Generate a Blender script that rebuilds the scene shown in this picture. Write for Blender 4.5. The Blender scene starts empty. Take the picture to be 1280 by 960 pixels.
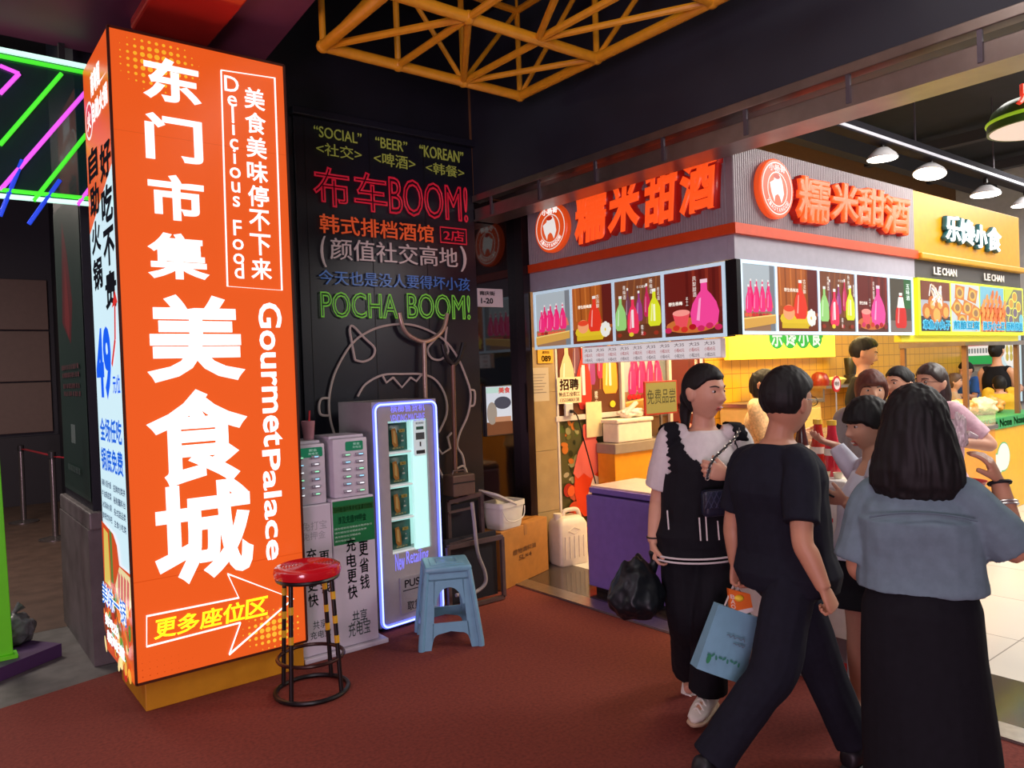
import bpy, bmesh, math, random
from mathutils import Vector, Matrix, noise
random.seed(7)
PI = math.pi
SC = bpy.context.scene
COL = SC.collection
V = Vector

# ------------------------------------------------------------------ camera
FPX = 951.27
CAM = V((0, 0, 1.6))
CR = V((0.78475457, -0.61875359, -0.03611444))
CU = V((0.03785024, -0.01031669, 0.99923017))
CF = V((0.61864984, 0.78551738, -0.0153239))
cd = bpy.data.cameras.new('camera')
cd.sensor_width = 36.0
cd.lens = FPX / 1280 * 36
cd.clip_start = 0.05
co = bpy.data.objects.new('camera', cd)
COL.objects.link(co)
M = Matrix.Identity(4)
for i in range(3):
    M[i][0], M[i][1], M[i][2], M[i][3] = CR[i], CU[i], -CF[i], CAM[i]
co.matrix_world = M
SC.camera = co

# ------------------------------------------------------------------ colour management, world, lights
vs = SC.view_settings
SC.display_settings.display_device = 'sRGB'
vs.view_transform = 'Standard'
vs.look = 'None'
vs.exposure = 0.0
vs.gamma = 1.0
vs.use_curve_mapping = False
SC.cycles.use_denoising = True
SC.cycles.max_bounces = 6
w = bpy.data.worlds.new('world')
SC.world = w
w.use_nodes = True
w.node_tree.nodes['Background'].inputs[0].default_value = (0.55, 0.6, 0.8, 1)
w.node_tree.nodes['Background'].inputs[1].default_value = 0.09


def area(name, loc, size, power, color, target=None, sy=None):
    l = bpy.data.lights.new(name, 'AREA')
    l.shape = 'RECTANGLE'
    l.size = size
    l.size_y = sy or size
    l.energy = power
    l.color = color
    o = bpy.data.objects.new(name, l)
    o.location = loc
    d = V(target) - V(loc) if target else V((0, 0, -1))
    o.rotation_euler = d.to_track_quat('-Z', 'Y').to_euler()
    COL.objects.link(o)
    return o


# food hall ceiling lights, stall lights, the dim lights of the passage, and added fills
area('hall_light', (7.0, 0.8, 3.7), 3.0, 170, (1.0, 0.96, 0.9))
area('hall_light', (10.5, 1.5, 3.7), 3.0, 190, (1.0, 0.97, 0.93))
area('aisle_light', (5.4, 0.4, 3.5), 1.2, 90, (1.0, 0.95, 0.9), (5.6, 2.6, 2.2))
area('stall_light', (5.0, 3.7, 2.7), 0.9, 80, (1.0, 0.7, 0.36))
area('snack_stall_light', (7.2, 3.8, 2.75), 1.2, 130, (1.0, 0.72, 0.28))
area('passage_light', (1.6, 1.0, 4.0), 1.6, 42, (1.0, 0.93, 0.9))
area('passage_light', (-0.8, 2.4, 3.4), 1.2, 24, (1.0, 0.75, 0.85))
area('street_light', (-1.5, -2.5, 3.6), 2.0, 66, (0.92, 0.95, 1.0), (2.2, 3.0, 1.2))
area('added_pink_fill', (-4.0, -2.5, 0.8), 2.0, 260, (1.0, 0.66, 0.86), (1.2, 3.4, 3.5))  # added pink fill behind the camera, aimed up to brighten the soffit
area('left_hall_light', (-0.5, 8.0, 3.8), 1.5, 120, (1.0, 0.86, 0.75))
area('left_hall_light', (-2.0, 5.6, 3.3), 0.8, 30, (0.9, 0.95, 0.95), (0.8, 5.4, 1.4))  # added lamp, aimed at the pillar poster to brighten it


# ------------------------------------------------------------------ pixel -> place helpers (1280x960 photo)
def ray(px, py):
    return CF + CR * ((px - 640) / FPX) - CU * ((py - 480) / FPX)


def onx(px, py, x):
    d = ray(px, py); return CAM + d * (x / d.x)


def ony(px, py, y):
    d = ray(px, py); return CAM + d * (y / d.y)


def onz(px, py, z=0.0):
    d = ray(px, py); return CAM + d * ((z - 1.6) / d.z)


def atd(px, py, dep):
    return CAM + ray(px, py) * dep


# ------------------------------------------------------------------ materials
def lin(c):
    r = []
    for v in c[:3]:
        v = v / 255.0 if max(c[:3]) > 1.0 or isinstance(v, int) else v
        r.append(v / 12.92 if v <= 0.04045 else ((v + 0.055) / 1.055) ** 2.4)
    return tuple(r)


MATS = {}


def mat(name, rgb, rough=0.5, metal=0.0, emit=0.0, var=0.05, scale=18.0, bump=0.0, spec=0.5, trans=0.0, coat=0.0, alpha=1.0, ecol=None):
    """procedural principled material; rgb in 0-255 sRGB, noise varies colour and roughness slightly"""
    if name in MATS:
        return MATS[name]
    m = bpy.data.materials.new(name)
    m.use_nodes = True
    nt = m.node_tree
    b = nt.nodes['Principled BSDF']
    c = lin(rgb)
    b.inputs['Metallic'].default_value = metal
    b.inputs['Roughness'].default_value = rough
    b.inputs['Specular IOR Level'].default_value = spec
    b.inputs['Transmission Weight'].default_value = trans
    b.inputs['Coat Weight'].default_value = coat
    b.inputs['Alpha'].default_value = alpha
    tc = nt.nodes.new('ShaderNodeTexCoord')
    nz = nt.nodes.new('ShaderNodeTexNoise')
    nz.inputs['Scale'].default_value = scale
    nz.inputs['Detail'].default_value = 4
    nt.links.new(tc.outputs['Object'], nz.inputs['Vector'])
    rp = nt.nodes.new('ShaderNodeValToRGB')
    rp.color_ramp.elements[0].position = 0.3
    rp.color_ramp.elements[1].position = 0.7
    rp.color_ramp.elements[0].color = tuple(x * (1 - var) for x in c) + (1,)
    rp.color_ramp.elements[1].color = tuple(min(1, x * (1 + var)) for x in c) + (1,)
    nt.links.new(nz.outputs['Fac'], rp.inputs['Fac'])
    nt.links.new(rp.outputs['Color'], b.inputs['Base Color'])
    if bump:
        bp = nt.nodes.new('ShaderNodeBump')
        bp.inputs['Strength'].default_value = bump
        bp.inputs['Distance'].default_value = 0.01
        nt.links.new(nz.outputs['Fac'], bp.inputs['Height'])
        nt.links.new(bp.outputs['Normal'], b.inputs['Normal'])
    if emit:
        b.inputs['Emission Color'].default_value = (lin(ecol) if ecol else c) + (1,)
        b.inputs['Emission Strength'].default_value = emit
    MATS[name] = m
    return m


def print_mat(name, emit=0.0, rough=0.4):
    """printed picture: colour comes from the artwork's own colour attribute; emit>0 for backlit prints"""
    if name in MATS:
        return MATS[name]
    m = bpy.data.materials.new(name)
    m.use_nodes = True
    nt = m.node_tree
    b = nt.nodes['Principled BSDF']
    a = nt.nodes.new('ShaderNodeAttribute')
    a.attribute_name = 'ink'
    b.inputs['Roughness'].default_value = rough
    if emit:
        mx = nt.nodes.new('ShaderNodeMixRGB')
        mx.blend_type = 'MULTIPLY'
        mx.inputs[0].default_value = 1
        mx.inputs[2].default_value = (0.25, 0.25, 0.25, 1)
        nt.links.new(a.outputs['Color'], mx.inputs[1])
        nt.links.new(mx.outputs[0], b.inputs['Base Color'])
        nt.links.new(a.outputs['Color'], b.inputs['Emission Color'])
        b.inputs['Emission Strength'].default_value = emit
    else:
        nt.links.new(a.outputs['Color'], b.inputs['Base Color'])
    MATS[name] = m
    return m


# ------------------------------------------------------------------ object helpers
def link(o, parent=None):
    COL.objects.link(o)
    if parent is not None:
        o.parent = parent
    return o


def tag(o, label=None, cat=None, group=None, kind=None):
    if label: o['label'] = label
    if cat: o['category'] = cat
    if group: o['group'] = group
    if kind: o['kind'] = kind
    return o


def thing(name, label, cat, loc=(0, 0, 0), rotz=0.0, group=None):
    o = bpy.data.objects.new(name, None)
    o.empty_display_size = 0.1
    o.location = loc
    o.rotation_euler = (0, 0, rotz)
    link(o)
    return tag(o, label, cat, group)


def dup(root, loc=None, rotz=None, label=None, group=None):
    r = root.copy(); COL.objects.link(r)
    if loc is not None: r.location = loc
    if rotz is not None: r.rotation_euler = (0, 0, rotz)
    if label: r['label'] = label
    if group: r['group'] = group
    for ch in list(root.children):
        c = ch.copy(); COL.objects.link(c); c.parent = r
        for g in list(ch.children):
            d = g.copy(); COL.objects.link(d); d.parent = c
    return r


def frame_of(d, up=(0, 0, 1)):
    d = V(d).normalized()
    up = V(up)
    if abs(d.dot(up.normalized())) > 0.97:
        up = V((1, 0, 0)) if abs(d.x) < 0.9 else V((0, 1, 0))
    x = up.cross(d).normalized()
    y = d.cross(x)
    return x, y


def catmull(pts, rads, sub):
    P, R = [], []
    n = len(pts)
    for i in range(n - 1):
        p0, p1, p2, p3 = pts[max(i - 1, 0)], pts[i], pts[i + 1], pts[min(i + 2, n - 1)]
        r0, r1, r2, r3 = rads[max(i - 1, 0)], rads[i], rads[i + 1], rads[min(i + 2, n - 1)]
        for k in range(sub):
            t = k / sub
            f = lambda a, b, c, d: 0.5 * ((2 * b) + (c - a) * t + (2 * a - 5 * b + 4 * c - d) * t * t + (3 * b - a - 3 * c + d) * t ** 3)
            P.append(f(p0, p1, p2, p3)); R.append(f(r0, r1, r2, r3))
    P.append(pts[-1].copy()); R.append(rads[-1])
    return P, R


class MB:
    """collects shapes; build() links them as ONE mesh object"""

    def __init__(s):
        s.bm = bmesh.new()

    def _merge(s, t, m=None):
        if m is not None:
            t.transform(m)
        me = bpy.data.meshes.new('t')
        t.to_mesh(me); t.free()
        s.bm.from_mesh(me)
        bpy.data.meshes.remove(me)

    def box(s, c, size, rz=0.0, bev=0.0, rx=0.0, ry=0.0, seg=2):
        t = bmesh.new()
        bmesh.ops.create_cube(t, size=1.0)
        t.transform(Matrix.Diagonal((size[0], size[1], size[2], 1)))
        if bev:
            bmesh.ops.bevel(t, geom=t.edges[:], offset=min(bev, min(size) * 0.49), segments=seg, profile=0.5, affect='EDGES')
        m = Matrix.Translation(c) @ Matrix.Rotation(rz, 4, 'Z') @ Matrix.Rotation(ry, 4, 'Y') @ Matrix.Rotation(rx, 4, 'X')
        s._merge(t, m); return s

    def bx(s, x0, x1, y0, y1, z0, z1, bev=0.0):
        return s.box(((x0 + x1) / 2, (y0 + y1) / 2, (z0 + z1) / 2), (abs(x1 - x0), abs(y1 - y0), abs(z1 - z0)), 0, bev)

    def loft(s, rings, cap=True, closed=False):
        bm = s.bm
        vr = [[bm.verts.new(p) for p in r] for r in rings]
        n = len(rings[0])
        for i in range(len(vr) - (0 if closed else 1)):
            a, b = vr[i], vr[(i + 1) % len(vr)]
            for k in range(n):
                bm.faces.new((a[k], a[(k + 1) % n], b[(k + 1) % n], b[k]))
        if cap and not closed:
            bm.faces.new(list(reversed(vr[0])))
            bm.faces.new(vr[-1])
        return s

    def tube(s, pts, r, n=8, sub=0, closed=False, flat=1.0, up=(0, 0, 1)):
        pts = [V(p) for p in pts]
        rads = list(r) if hasattr(r, '__len__') else [r] * len(pts)
        if sub:
            if closed:
                pts = pts + [pts[0]]; rads = rads + [rads[0]]
            pts, rads = catmull(pts, rads, sub)
            if closed:
                pts.pop(); rads.pop()
        rings = []
        N = len(pts)
        x = None
        for i in range(N):
            if closed:
                d = pts[(i + 1) % N] - pts[i - 1]
            else:
                d = pts[min(i + 1, N - 1)] - pts[max(i - 1, 0)]
            if d.length < 1e-9: d = V((0, 0, 1))
            d.normalize()
            if x is None:
                x, y = frame_of(d, up)
            else:
                x = (x - d * x.dot(d))
                if x.length < 1e-6: x, y = frame_of(d, up)
                x.normalize(); y = d.cross(x)
            rr = rads[i]
            rings.append([pts[i] + x * (rr * math.cos(2 * PI * k / n)) + y * (rr * flat * math.sin(2 * PI * k / n)) for k in range(n)])
        return s.loft(rings, True, closed)

    def bar(s, a, b, wd, ht=None, up=(0, 0, 1), bev=0.0):
        a, b = V(a), V(b)
        d = b - a
        x, y = frame_of(d, up)
        t = bmesh.new()
        bmesh.ops.create_cube(t, size=1.0)
        t.transform(Matrix.Diagonal((wd, ht or wd, d.length, 1)))
        if bev:
            bmesh.ops.bevel(t, geom=t.edges[:], offset=bev, segments=2, profile=0.5, affect='EDGES')
        m = Matrix.Identity(4)
        z = d.normalized(); c = (a + b) / 2
        for i in range(3):
            m[i][0], m[i][1], m[i][2], m[i][3] = x[i], y[i], z[i], c[i]
        s._merge(t, m); return s

    def lathe(s, prof, c=(0, 0, 0), n=24, axis=None, a=1.0, b=1.0):
        c = V(c)
        if axis is None:
            X, Y, Z = V((1, 0, 0)), V((0, 1, 0)), V((0, 0, 1))
        else:
            Z = V(axis).normalized(); X, Y = frame_of(Z)
        rings = [[c + Z * z + X * (r * a * math.cos(2 * PI * k / n)) + Y * (r * b * math.sin(2 * PI * k / n)) for k in range(n)] for r, z in prof]
        return s.loft(rings, True)

    def ell(s, c, r, n=16, X=None, Y=None, Z=None):
        t = bmesh.new()
        bmesh.ops.create_uvsphere(t, u_segments=n, v_segments=max(6, n // 2), radius=1.0)
        X = V(X) if X is not None else V((1, 0, 0)); Y = V(Y) if Y is not None else V((0, 1, 0)); Z = V(Z) if Z is not None else V((0, 0, 1))
        m = Matrix.Identity(4)
        for i in range(3):
            m[i][0], m[i][1], m[i][2], m[i][3] = X[i] * r[0], Y[i] * r[1], Z[i] * r[2], c[i]
        s._merge(t, m); return s

    def prism(s, pts2, o, U, W, d0, d1):
        """polygon pts2 (u,v) on plane o+u*U+v*W, extruded along the normal from d0 to d1"""
        o, U, W = V(o), V(U), V(W)
        N = U.cross(W).normalized()
        t = bmesh.new()
        a = [t.verts.new(o + U * p[0] + W * p[1] + N * d0) for p in pts2]
        b = [t.verts.new(o + U * p[0] + W * p[1] + N * d1) for p in pts2]
        n = len(pts2)
        t.faces.new(list(reversed(a))); t.faces.new(b)
        for i in range(n):
            t.faces.new((a[i], a[(i + 1) % n], b[(i + 1) % n], b[i]))
        bmesh.ops.recalc_face_normals(t, faces=t.faces[:])
        s._merge(t); return s

    def mesh(s, me, m):
        t = bmesh.new(); t.from_mesh(me)
        s._merge(t, m); return s

    def build(s, name, m, parent=None, smooth=False, local=None, kind=None, label=None):
        me = bpy.data.meshes.new(name)
        if local is not None:
            s.bm.transform(Matrix.Translation(-V(local)))
        bmesh.ops.recalc_face_normals(s.bm, faces=s.bm.faces[:])
        s.bm.to_mesh(me); s.bm.free()
        me.materials.append(m)
        if smooth:
            me.polygons.foreach_set('use_smooth', [True] * len(me.polygons))
            if smooth != 'all':
                try: me.set_sharp_from_angle(angle=math.radians(40))
                except Exception: pass
        o = bpy.data.objects.new(name, me)
        link(o, parent)
        if kind: o['kind'] = kind
        if label: o['label'] = label
        return o


# ------------------------------------------------------------------ text
TXT = {}


def text_mesh(s, bold=0.0, extrude=0.0, outline=0.0, spacing=1.0):
    """mesh of a line of writing with its bounds; bold widens the strokes, outline gives tubes along the contour"""
    key = (s, bold, extrude, outline, spacing)
    if key in TXT:
        return TXT[key]
    cu = bpy.data.curves.new('txt', 'FONT')
    cu.body = s
    cu.size = 1.0
    cu.resolution_u = 3
    cu.space_character = spacing
    if outline:
        cu.fill_mode = 'NONE'; cu.bevel_depth = outline; cu.bevel_resolution = 1
    else:
        cu.extrude = extrude; cu.bevel_depth = bold; cu.bevel_resolution = 1 if bold else 0
    o = bpy.data.objects.new('txt', cu)
    COL.objects.link(o)
    dg = bpy.context.evaluated_depsgraph_get()
    me = bpy.data.meshes.new_from_object(o.evaluated_get(dg))
    bpy.data.objects.remove(o); bpy.data.curves.remove(cu)
    if len(me.vertices):
        xs = [v.co.x for v in me.vertices]; ys = [v.co.y for v in me.vertices]
        bb = (min(xs), max(xs), min(ys), max(ys))
    else:
        bb = (0, 1, 0, 1)
    TXT[key] = (me, bb)
    return TXT[key]


def text_matrix(bb, o, U, W, u0, v0, u1, v1, depth=0.0, zscale=1.0, shear=0.0, rot=0.0):
    """fit the bounds into the box u0..u1, v0..v1 of plane o,U,W"""
    o, U, W = V(o), V(U), V(W)
    N = U.cross(W)
    sx = (u1 - u0) / (bb[1] - bb[0]); sy = (v1 - v0) / (bb[3] - bb[2])
    A = Matrix(((sx, shear * sy, 0, u0 - bb[0] * sx - shear * sy * bb[2]), (0, sy, 0, v0 - bb[2] * sy), (0, 0, zscale, depth), (0, 0, 0, 1)))
    if rot:
        cx, cy = (u0 + u1) / 2, (v0 + v1) / 2
        A = Matrix.Translation((cx, cy, 0)) @ Matrix.Rotation(rot, 4, 'Z') @ Matrix.Translation((-cx, -cy, 0)) @ A
    m = Matrix.Identity(4)
    for i in range(3):
        m[i][0], m[i][1], m[i][2], m[i][3] = U[i], W[i], N[i], o[i]
    return m @ A


class Prt:
    """a flat printed picture: thin layered ink shapes with their own colours, one mesh"""

    def __init__(s, o, U, W=(0, 0, 1)):
        s.o, s.U, s.W = V(o), V(U), V(W)
        s.N = s.U.cross(s.W).normalized()
        s.v, s.f, s.c = [], [], []
        s.k = 0

    def poly(s, pts, col, up=True):
        if up: s.k += 1
        d = s.k * 0.00025
        b = len(s.v)
        s.v += [s.o + s.U * p[0] + s.W * p[1] + s.N * d for p in pts]
        area2 = sum(pts[i][0] * pts[(i + 1) % len(pts)][1] - pts[(i + 1) % len(pts)][0] * pts[i][1] for i in range(len(pts)))
        idx = list(range(b, b + len(pts)))
        s.f.append(idx if area2 > 0 else idx[::-1]); s.c.append(lin(col))
        return s

    def rect(s, u0, v0, u1, v1, col):
        return s.poly([(u0, v0), (u1, v0), (u1, v1), (u0, v1)], col)

    def rrect(s, u0, v0, u1, v1, r, col):
        p = []
        for cx, cy, a0 in ((u1 - r, v0 + r, -90), (u1 - r, v1 - r, 0), (u0 + r, v1 - r, 90), (u0 + r, v0 + r, 180)):
            for k in range(5):
                a = math.radians(a0 + k * 22.5); p.append((cx + r * math.cos(a), cy + r * math.sin(a)))
        return s.poly(p, col)

    def ellipse(s, cu, cv, a, b, col, rot=0.0, n=18):
        return s.poly([(cu + a * math.cos(t) * math.cos(rot) - b * math.sin(t) * math.sin(rot), cv + a * math.cos(t) * math.sin(rot) + b * math.sin(t) * math.cos(rot)) for t in [2 * PI * k / n for k in range(n)]], col)

    def line(s, pts, wd, col):
        s.k += 1
        for (a, b) in zip(pts[:-1], pts[1:]):
            dx, dy = b[0] - a[0], b[1] - a[1]
            l = math.hypot(dx, dy) or 1
            nx, ny = -dy / l * wd / 2, dx / l * wd / 2
            s.poly([(a[0] + nx, a[1] + ny), (a[0] - nx, a[1] - ny), (b[0] - nx, b[1] - ny), (b[0] + nx, b[1] + ny)], col, up=False)
        return s

    def bottle(s, cu, v0, w, h, col, cap=(235, 235, 230), neck=0.3, fat=1.0):
        """bottle silhouette with base at v0"""
        prof = [(0.36, 0), (0.5, 0.08), (0.5 * fat, 0.3), (0.46, 0.5), (0.28, 0.66), (0.13, 0.76), (0.12, 0.93)]
        pts = [(cu + x * w, v0 + y * h) for x, y in prof] + [(cu - x * w, v0 + y * h) for x, y in reversed(prof)]
        s.poly(pts, col)
        hi = tuple(min(255, int(c * 0.5 + 128)) for c in col)
        s.poly([(cu - 0.32 * w, v0 + 0.15 * h), (cu - 0.2 * w, v0 + 0.13 * h), (cu - 0.12 * w, v0 + 0.62 * h), (cu - 0.2 * w, v0 + 0.6 * h)], hi)
        s.rect(cu - 0.14 * w, v0 + 0.92 * h, cu + 0.14 * w, v0 + h, cap)
        return s

    def text(s, t, u0, v0, u1, v1, col, bold=0.0, rot=0.0, shear=0.0):
        me, bb = text_mesh(t, bold)
        s.k += 1
        m = text_matrix(bb, s.o, s.U, s.W, u0, v0, u1, v1, s.k * 0.00025, 0.0, shear, rot)
        b = len(s.v)
        s.v += [m @ v.co for v in me.vertices]
        for p in me.polygons:
            if bold and abs(p.normal.z) < 0.5 and False:
                continue
            s.f.append([b + i for i in p.vertices]); s.c.append(lin(col))
        return s

    def vtext(s, t, u0, v0, u1, v1, col, bold=0.0, sx=1.0):
        """a column of characters read downwards"""
        n = len(t); hh = (v1 - v0) / n
        for i, ch in enumerate(t):
            if ch == ' ': continue
            s.text(ch, u0, v1 - (i + 1) * hh + hh * 0.06, u1, v1 - i * hh - hh * 0.06, col, bold)
            s.k -= 1
        s.k += 1
        return s

    def build(s, name, m, parent=None, local=None, label=None):
        me = bpy.data.meshes.new(name)
        l = V(local) if local is not None else V((0, 0, 0))
        me.from_pydata([tuple(p - l) for p in s.v], [], s.f)
        at = me.attributes.new('ink', 'FLOAT_COLOR', 'FACE')
        flat = []
        for c in s.c: flat += [c[0], c[1], c[2], 1.0]
        at.data.foreach_set('color', flat)
        me.materials.append(m)
        o = bpy.data.objects.new(name, me)
        link(o, parent)
        if label: o['label'] = label
        return o


def lettering(name, items, o, U, W, m, parent=None, local=None, depth=0.002, extrude=0.0, bold=0.0, outline=0.0, shear=0.0, label=None):
    """raised letters: items = (text, u0, v0, u1, v1) fitted on plane o,U,W; one mesh"""
    mb = MB()
    for it in items:
        me, bb = text_mesh(it[0], bold, extrude, outline)
        sc = (it[4] - it[2]) / (bb[3] - bb[2])
        mb.mesh(me, text_matrix(bb, o, U, W, it[1], it[2], it[3], it[4], depth, sc, shear, it[5] if len(it) > 5 else 0.0))
    return mb.build(name, m, parent, local=local, label=label)


def column_items(t, u0, v0, u1, v1, gap=0.06):
    n = len(t); hh = (v1 - v0) / n
    return [(ch, u0, v1 - (i + 1) * hh + hh * gap, u1, v1 - i * hh - hh * gap) for i, ch in enumerate(t) if ch != ' ']


X1, Y1, Z1 = V((1, 0, 0)), V((0, 1, 0)), V((0, 0, 1))
NY = V((0, -1, 0))

# ================================================================== THE SETTING
carpet = mat('carpet_red', (116, 52, 43), 0.85, var=0.22, scale=60, bump=0.25, spec=0.25)
graymix = mat('concrete_floor', (92, 88, 86), 0.6, var=0.25, scale=9)
brownfl = mat('brown_floor', (88, 68, 58), 0.5, var=0.25, scale=6)
granite = mat('dark_granite', (66, 56, 50), 0.12, var=0.35, scale=70, spec=0.6)
steel = mat('brushed_steel', (165, 160, 156), 0.28, 0.9, var=0.1, scale=30)
steel_warm = mat('steel_warm', (150, 138, 130), 0.3, 0.85, var=0.12, scale=8)
darkwall = mat('dark_wall', (26, 27, 36), 0.45, var=0.15, scale=5)
blackgloss = mat('black_glass_panel', (9, 9, 12), 0.06, var=0.05, spec=0.7)
darkceil = mat('dark_ceiling', (24, 26, 34), 0.75, var=0.25, scale=4)
purple = mat('purple_soffit', (112, 56, 84), 0.5, var=0.1, scale=4)


def tile_mat(name, rgb, line, size, rough=0.2, upright=False):
    m = bpy.data.materials.new(name); m.use_nodes = True
    nt = m.node_tree; b = nt.nodes['Principled BSDF']
    tc = nt.nodes.new('ShaderNodeTexCoord')
    br = nt.nodes.new('ShaderNodeTexBrick')
    br.offset = 0.0
    br.inputs['Scale'].default_value = 1.0
    br.inputs['Mortar Size'].default_value = 0.004
    br.inputs['Brick Width'].default_value = size
    br.inputs['Row Height'].default_value = size
    c = lin(rgb)
    br.inputs['Color1'].default_value = c + (1,)
    br.inputs['Color2'].default_value = tuple(x * 0.94 for x in c) + (1,)
    br.inputs['Mortar'].default_value = lin(line) + (1,)
    mp = nt.nodes.new('ShaderNodeMapping')
    if upright: mp.inputs['Rotation'].default_value = (PI / 2, 0, 0)
    nt.links.new(tc.outputs['Object'], mp.inputs['Vector'])
    nt.links.new(mp.outputs['Vector'], br.inputs['Vector'])
    nt.links.new(br.outputs['Color'], b.inputs['Base Color'])
    b.inputs['Roughness'].default_value = rough
    return m


whitetile = tile_mat('white_floor_tile', (214, 208, 198), (150, 144, 138), 0.8, 0.22)


def struct(name, mb, m, smooth=False):
    o = mb.build(name, m, None, smooth)
    o['kind'] = 'structure'
    return o


def slab(name, pts, z0, z1, m):
    mb = MB(); mb.prism(pts, (0, 0, 0), X1, Y1, z0, z1)
    return struct(name, mb, m)


# floors (their tops at z = 0)
slab('floor', [(-6, -4), (3.5, -4), (3.5, 5.05), (2.0, 5.05), (1.05, 4.8), (-0.6, 4.42), (-6, 3.1)], -0.1, 0.0, carpet)
slab('floor', [(-6, 3.1), (-0.6, 4.42), (1.05, 4.8), (1.05, 5.9), (-6, 5.9)], -0.1, -0.002, graymix)
slab('floor', [(-6, 5.9), (2.5, 5.9), (2.5, 13), (-6, 13)], -0.1, -0.001, brownfl)
slab('floor', [(3.66, -4), (4.2, -4), (4.2, 4.9), (3.66, 4.9)], -0.1, 0.0, granite)
slab('floor', [(4.2, -4), (14, -4), (14, 9), (4.2, 9)], -0.1, 0.0, whitetile)
mb = MB()
mb.bx(3.5, 3.66, -4, 4.9, -0.1, 0.006, 0.0)
mb.bx(3.505, 3.525, -4, 4.9, 0.006, 0.012)
struct('trim_1', mb, steel)

# wall with the neon sign, the black glass beside it and the wall running on behind the stalls
mb = MB(); mb.bx(1.62, 3.5, 4.87, 5.05, 0, 4.3)
struct('wall_neon', mb, darkwall)
mb = MB(); mb.bx(3.5, 3.93, 4.86, 5.05, 0, 2.98)
struct('wall_glass', mb, blackgloss)
mb = MB(); mb.bx(3.5, 4.0, 4.84, 5.05, 2.98, 4.3)
mb.bx(3.93, 14, 4.87, 5.05, 0, 3.2); mb.bx(4.0, 14, 4.9, 5.05, 3.2, 4.3)
struct('wall_back', mb, mat('stall_back_wall', (120, 84, 52), 0.6))
# metal jamb where the black glass ends
mb = MB()
mb.bx(3.90, 3.955, 4.76, 4.87, 0, 2.9, 0.004); mb.bx(3.965, 3.99, 4.78, 4.87, 0, 2.9, 0.004)
struct('trim_2', mb, mat('dark_jamb_metal', (58, 48, 52), 0.25, 0.8))
# wide pillar behind the light box
mb = MB(); mb.bx(0.80, 1.62, 5.0, 6.0, 0.0, 4.3)
struct('wall_pillar', mb, darkwall)
mb = MB(); mb.prism([(0.0, 0.0), (1.12, 0.0), (1.1, 0.78), (0.02, 0.78)], (0.76, 6.04, 0), NY, Z1, -0.9, 0.0)
mb.bx(0.765, 1.64, 4.92, 6.03, 0.78, 0.88, 0.01)
struct('wall_pillar_base', mb, mat('worn_stone', (92, 84, 84), 0.5, var=0.3, scale=6))
# left hall back wall, dark wainscot
mb = MB(); mb.bx(-6, 2.5, 12.6, 12.8, 0, 4.3); mb.bx(1.62, 1.75, 5.05, 12.6, 0, 4.3); mb.bx(-6.1, -6, -4, 12.8, 0, 4.3)
struct('wall_left_hall', mb, mat('left_hall_wall', (40, 38, 46), 0.6))
mb = MB(); mb.bx(-6, 1.62, 12.5, 12.6, 0, 0.95)
struct('baseboard_left_hall', mb, mat('left_hall_wainscot', (34, 30, 34), 0.5))
# ceilings
mb = MB(); mb.bx(-6, 14, -4, 13, 4.3, 4.4)
struct('ceiling', mb, darkceil)
mb = MB(); mb.prism([(-6, -1.0), (1.62, -1.0), (1.64, 3.3), (1.74, 4.86), (-6, 4.86)], (0, 0, 0), X1, Y1, 3.5, 3.72)
struct('ceiling', mb, purple)
# big dark bulkhead above the shop front, steel header under it and the gap with its brackets
mb = MB(); mb.bx(3.5, 3.95, -4, 4.84, 2.985, 4.3)
struct('wall_bulkhead', mb, mat('bulkhead_paint', (38, 40, 50), 0.55, var=0.12, scale=3))
mb = MB(); mb.bx(3.48, 3.56, -4, 4.84, 2.935, 2.985, 0.004)
struct('trim_3', mb, steel_warm)
mb = MB(); mb.bx(3.5, 3.72, -4, 4.84, 2.79, 2.885, 0.006); mb.bx(3.49, 3.51, -4, 4.84, 2.785, 2.80)
struct('trim_4', mb, steel_warm)
mb = MB()
y = 4.6
while y > -3.5:
    mb.bx(3.485, 3.5, y, y + 0.02, 2.80, 2.985); y -= 0.56
struct('trim_5', mb, mat('bracket_grey', (96, 88, 96), 0.4, 0.6))
# far end of the food hall
mb = MB(); mb.bx(12.6, 12.8, -4, 9, 0, 4.3)
struct('wall_far', mb, mat('far_wall', (176, 178, 180), 0.6))
# dark trusses and duct under the food hall ceiling
mb = MB()
for yy in (-1.5, 0.6, 4.3):
    mb.bx(4.2, 12.5, yy, yy + 0.14, 3.9, 4.1)
for xx in (5.4, 7.6, 9.8, 11.6):
    mb.bx(xx, xx + 0.12, -3.5, 4.9, 4.1, 4.22)
struct('trim_6', mb, mat('ceiling_beam_paint', (44, 44, 52), 0.6))

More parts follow.
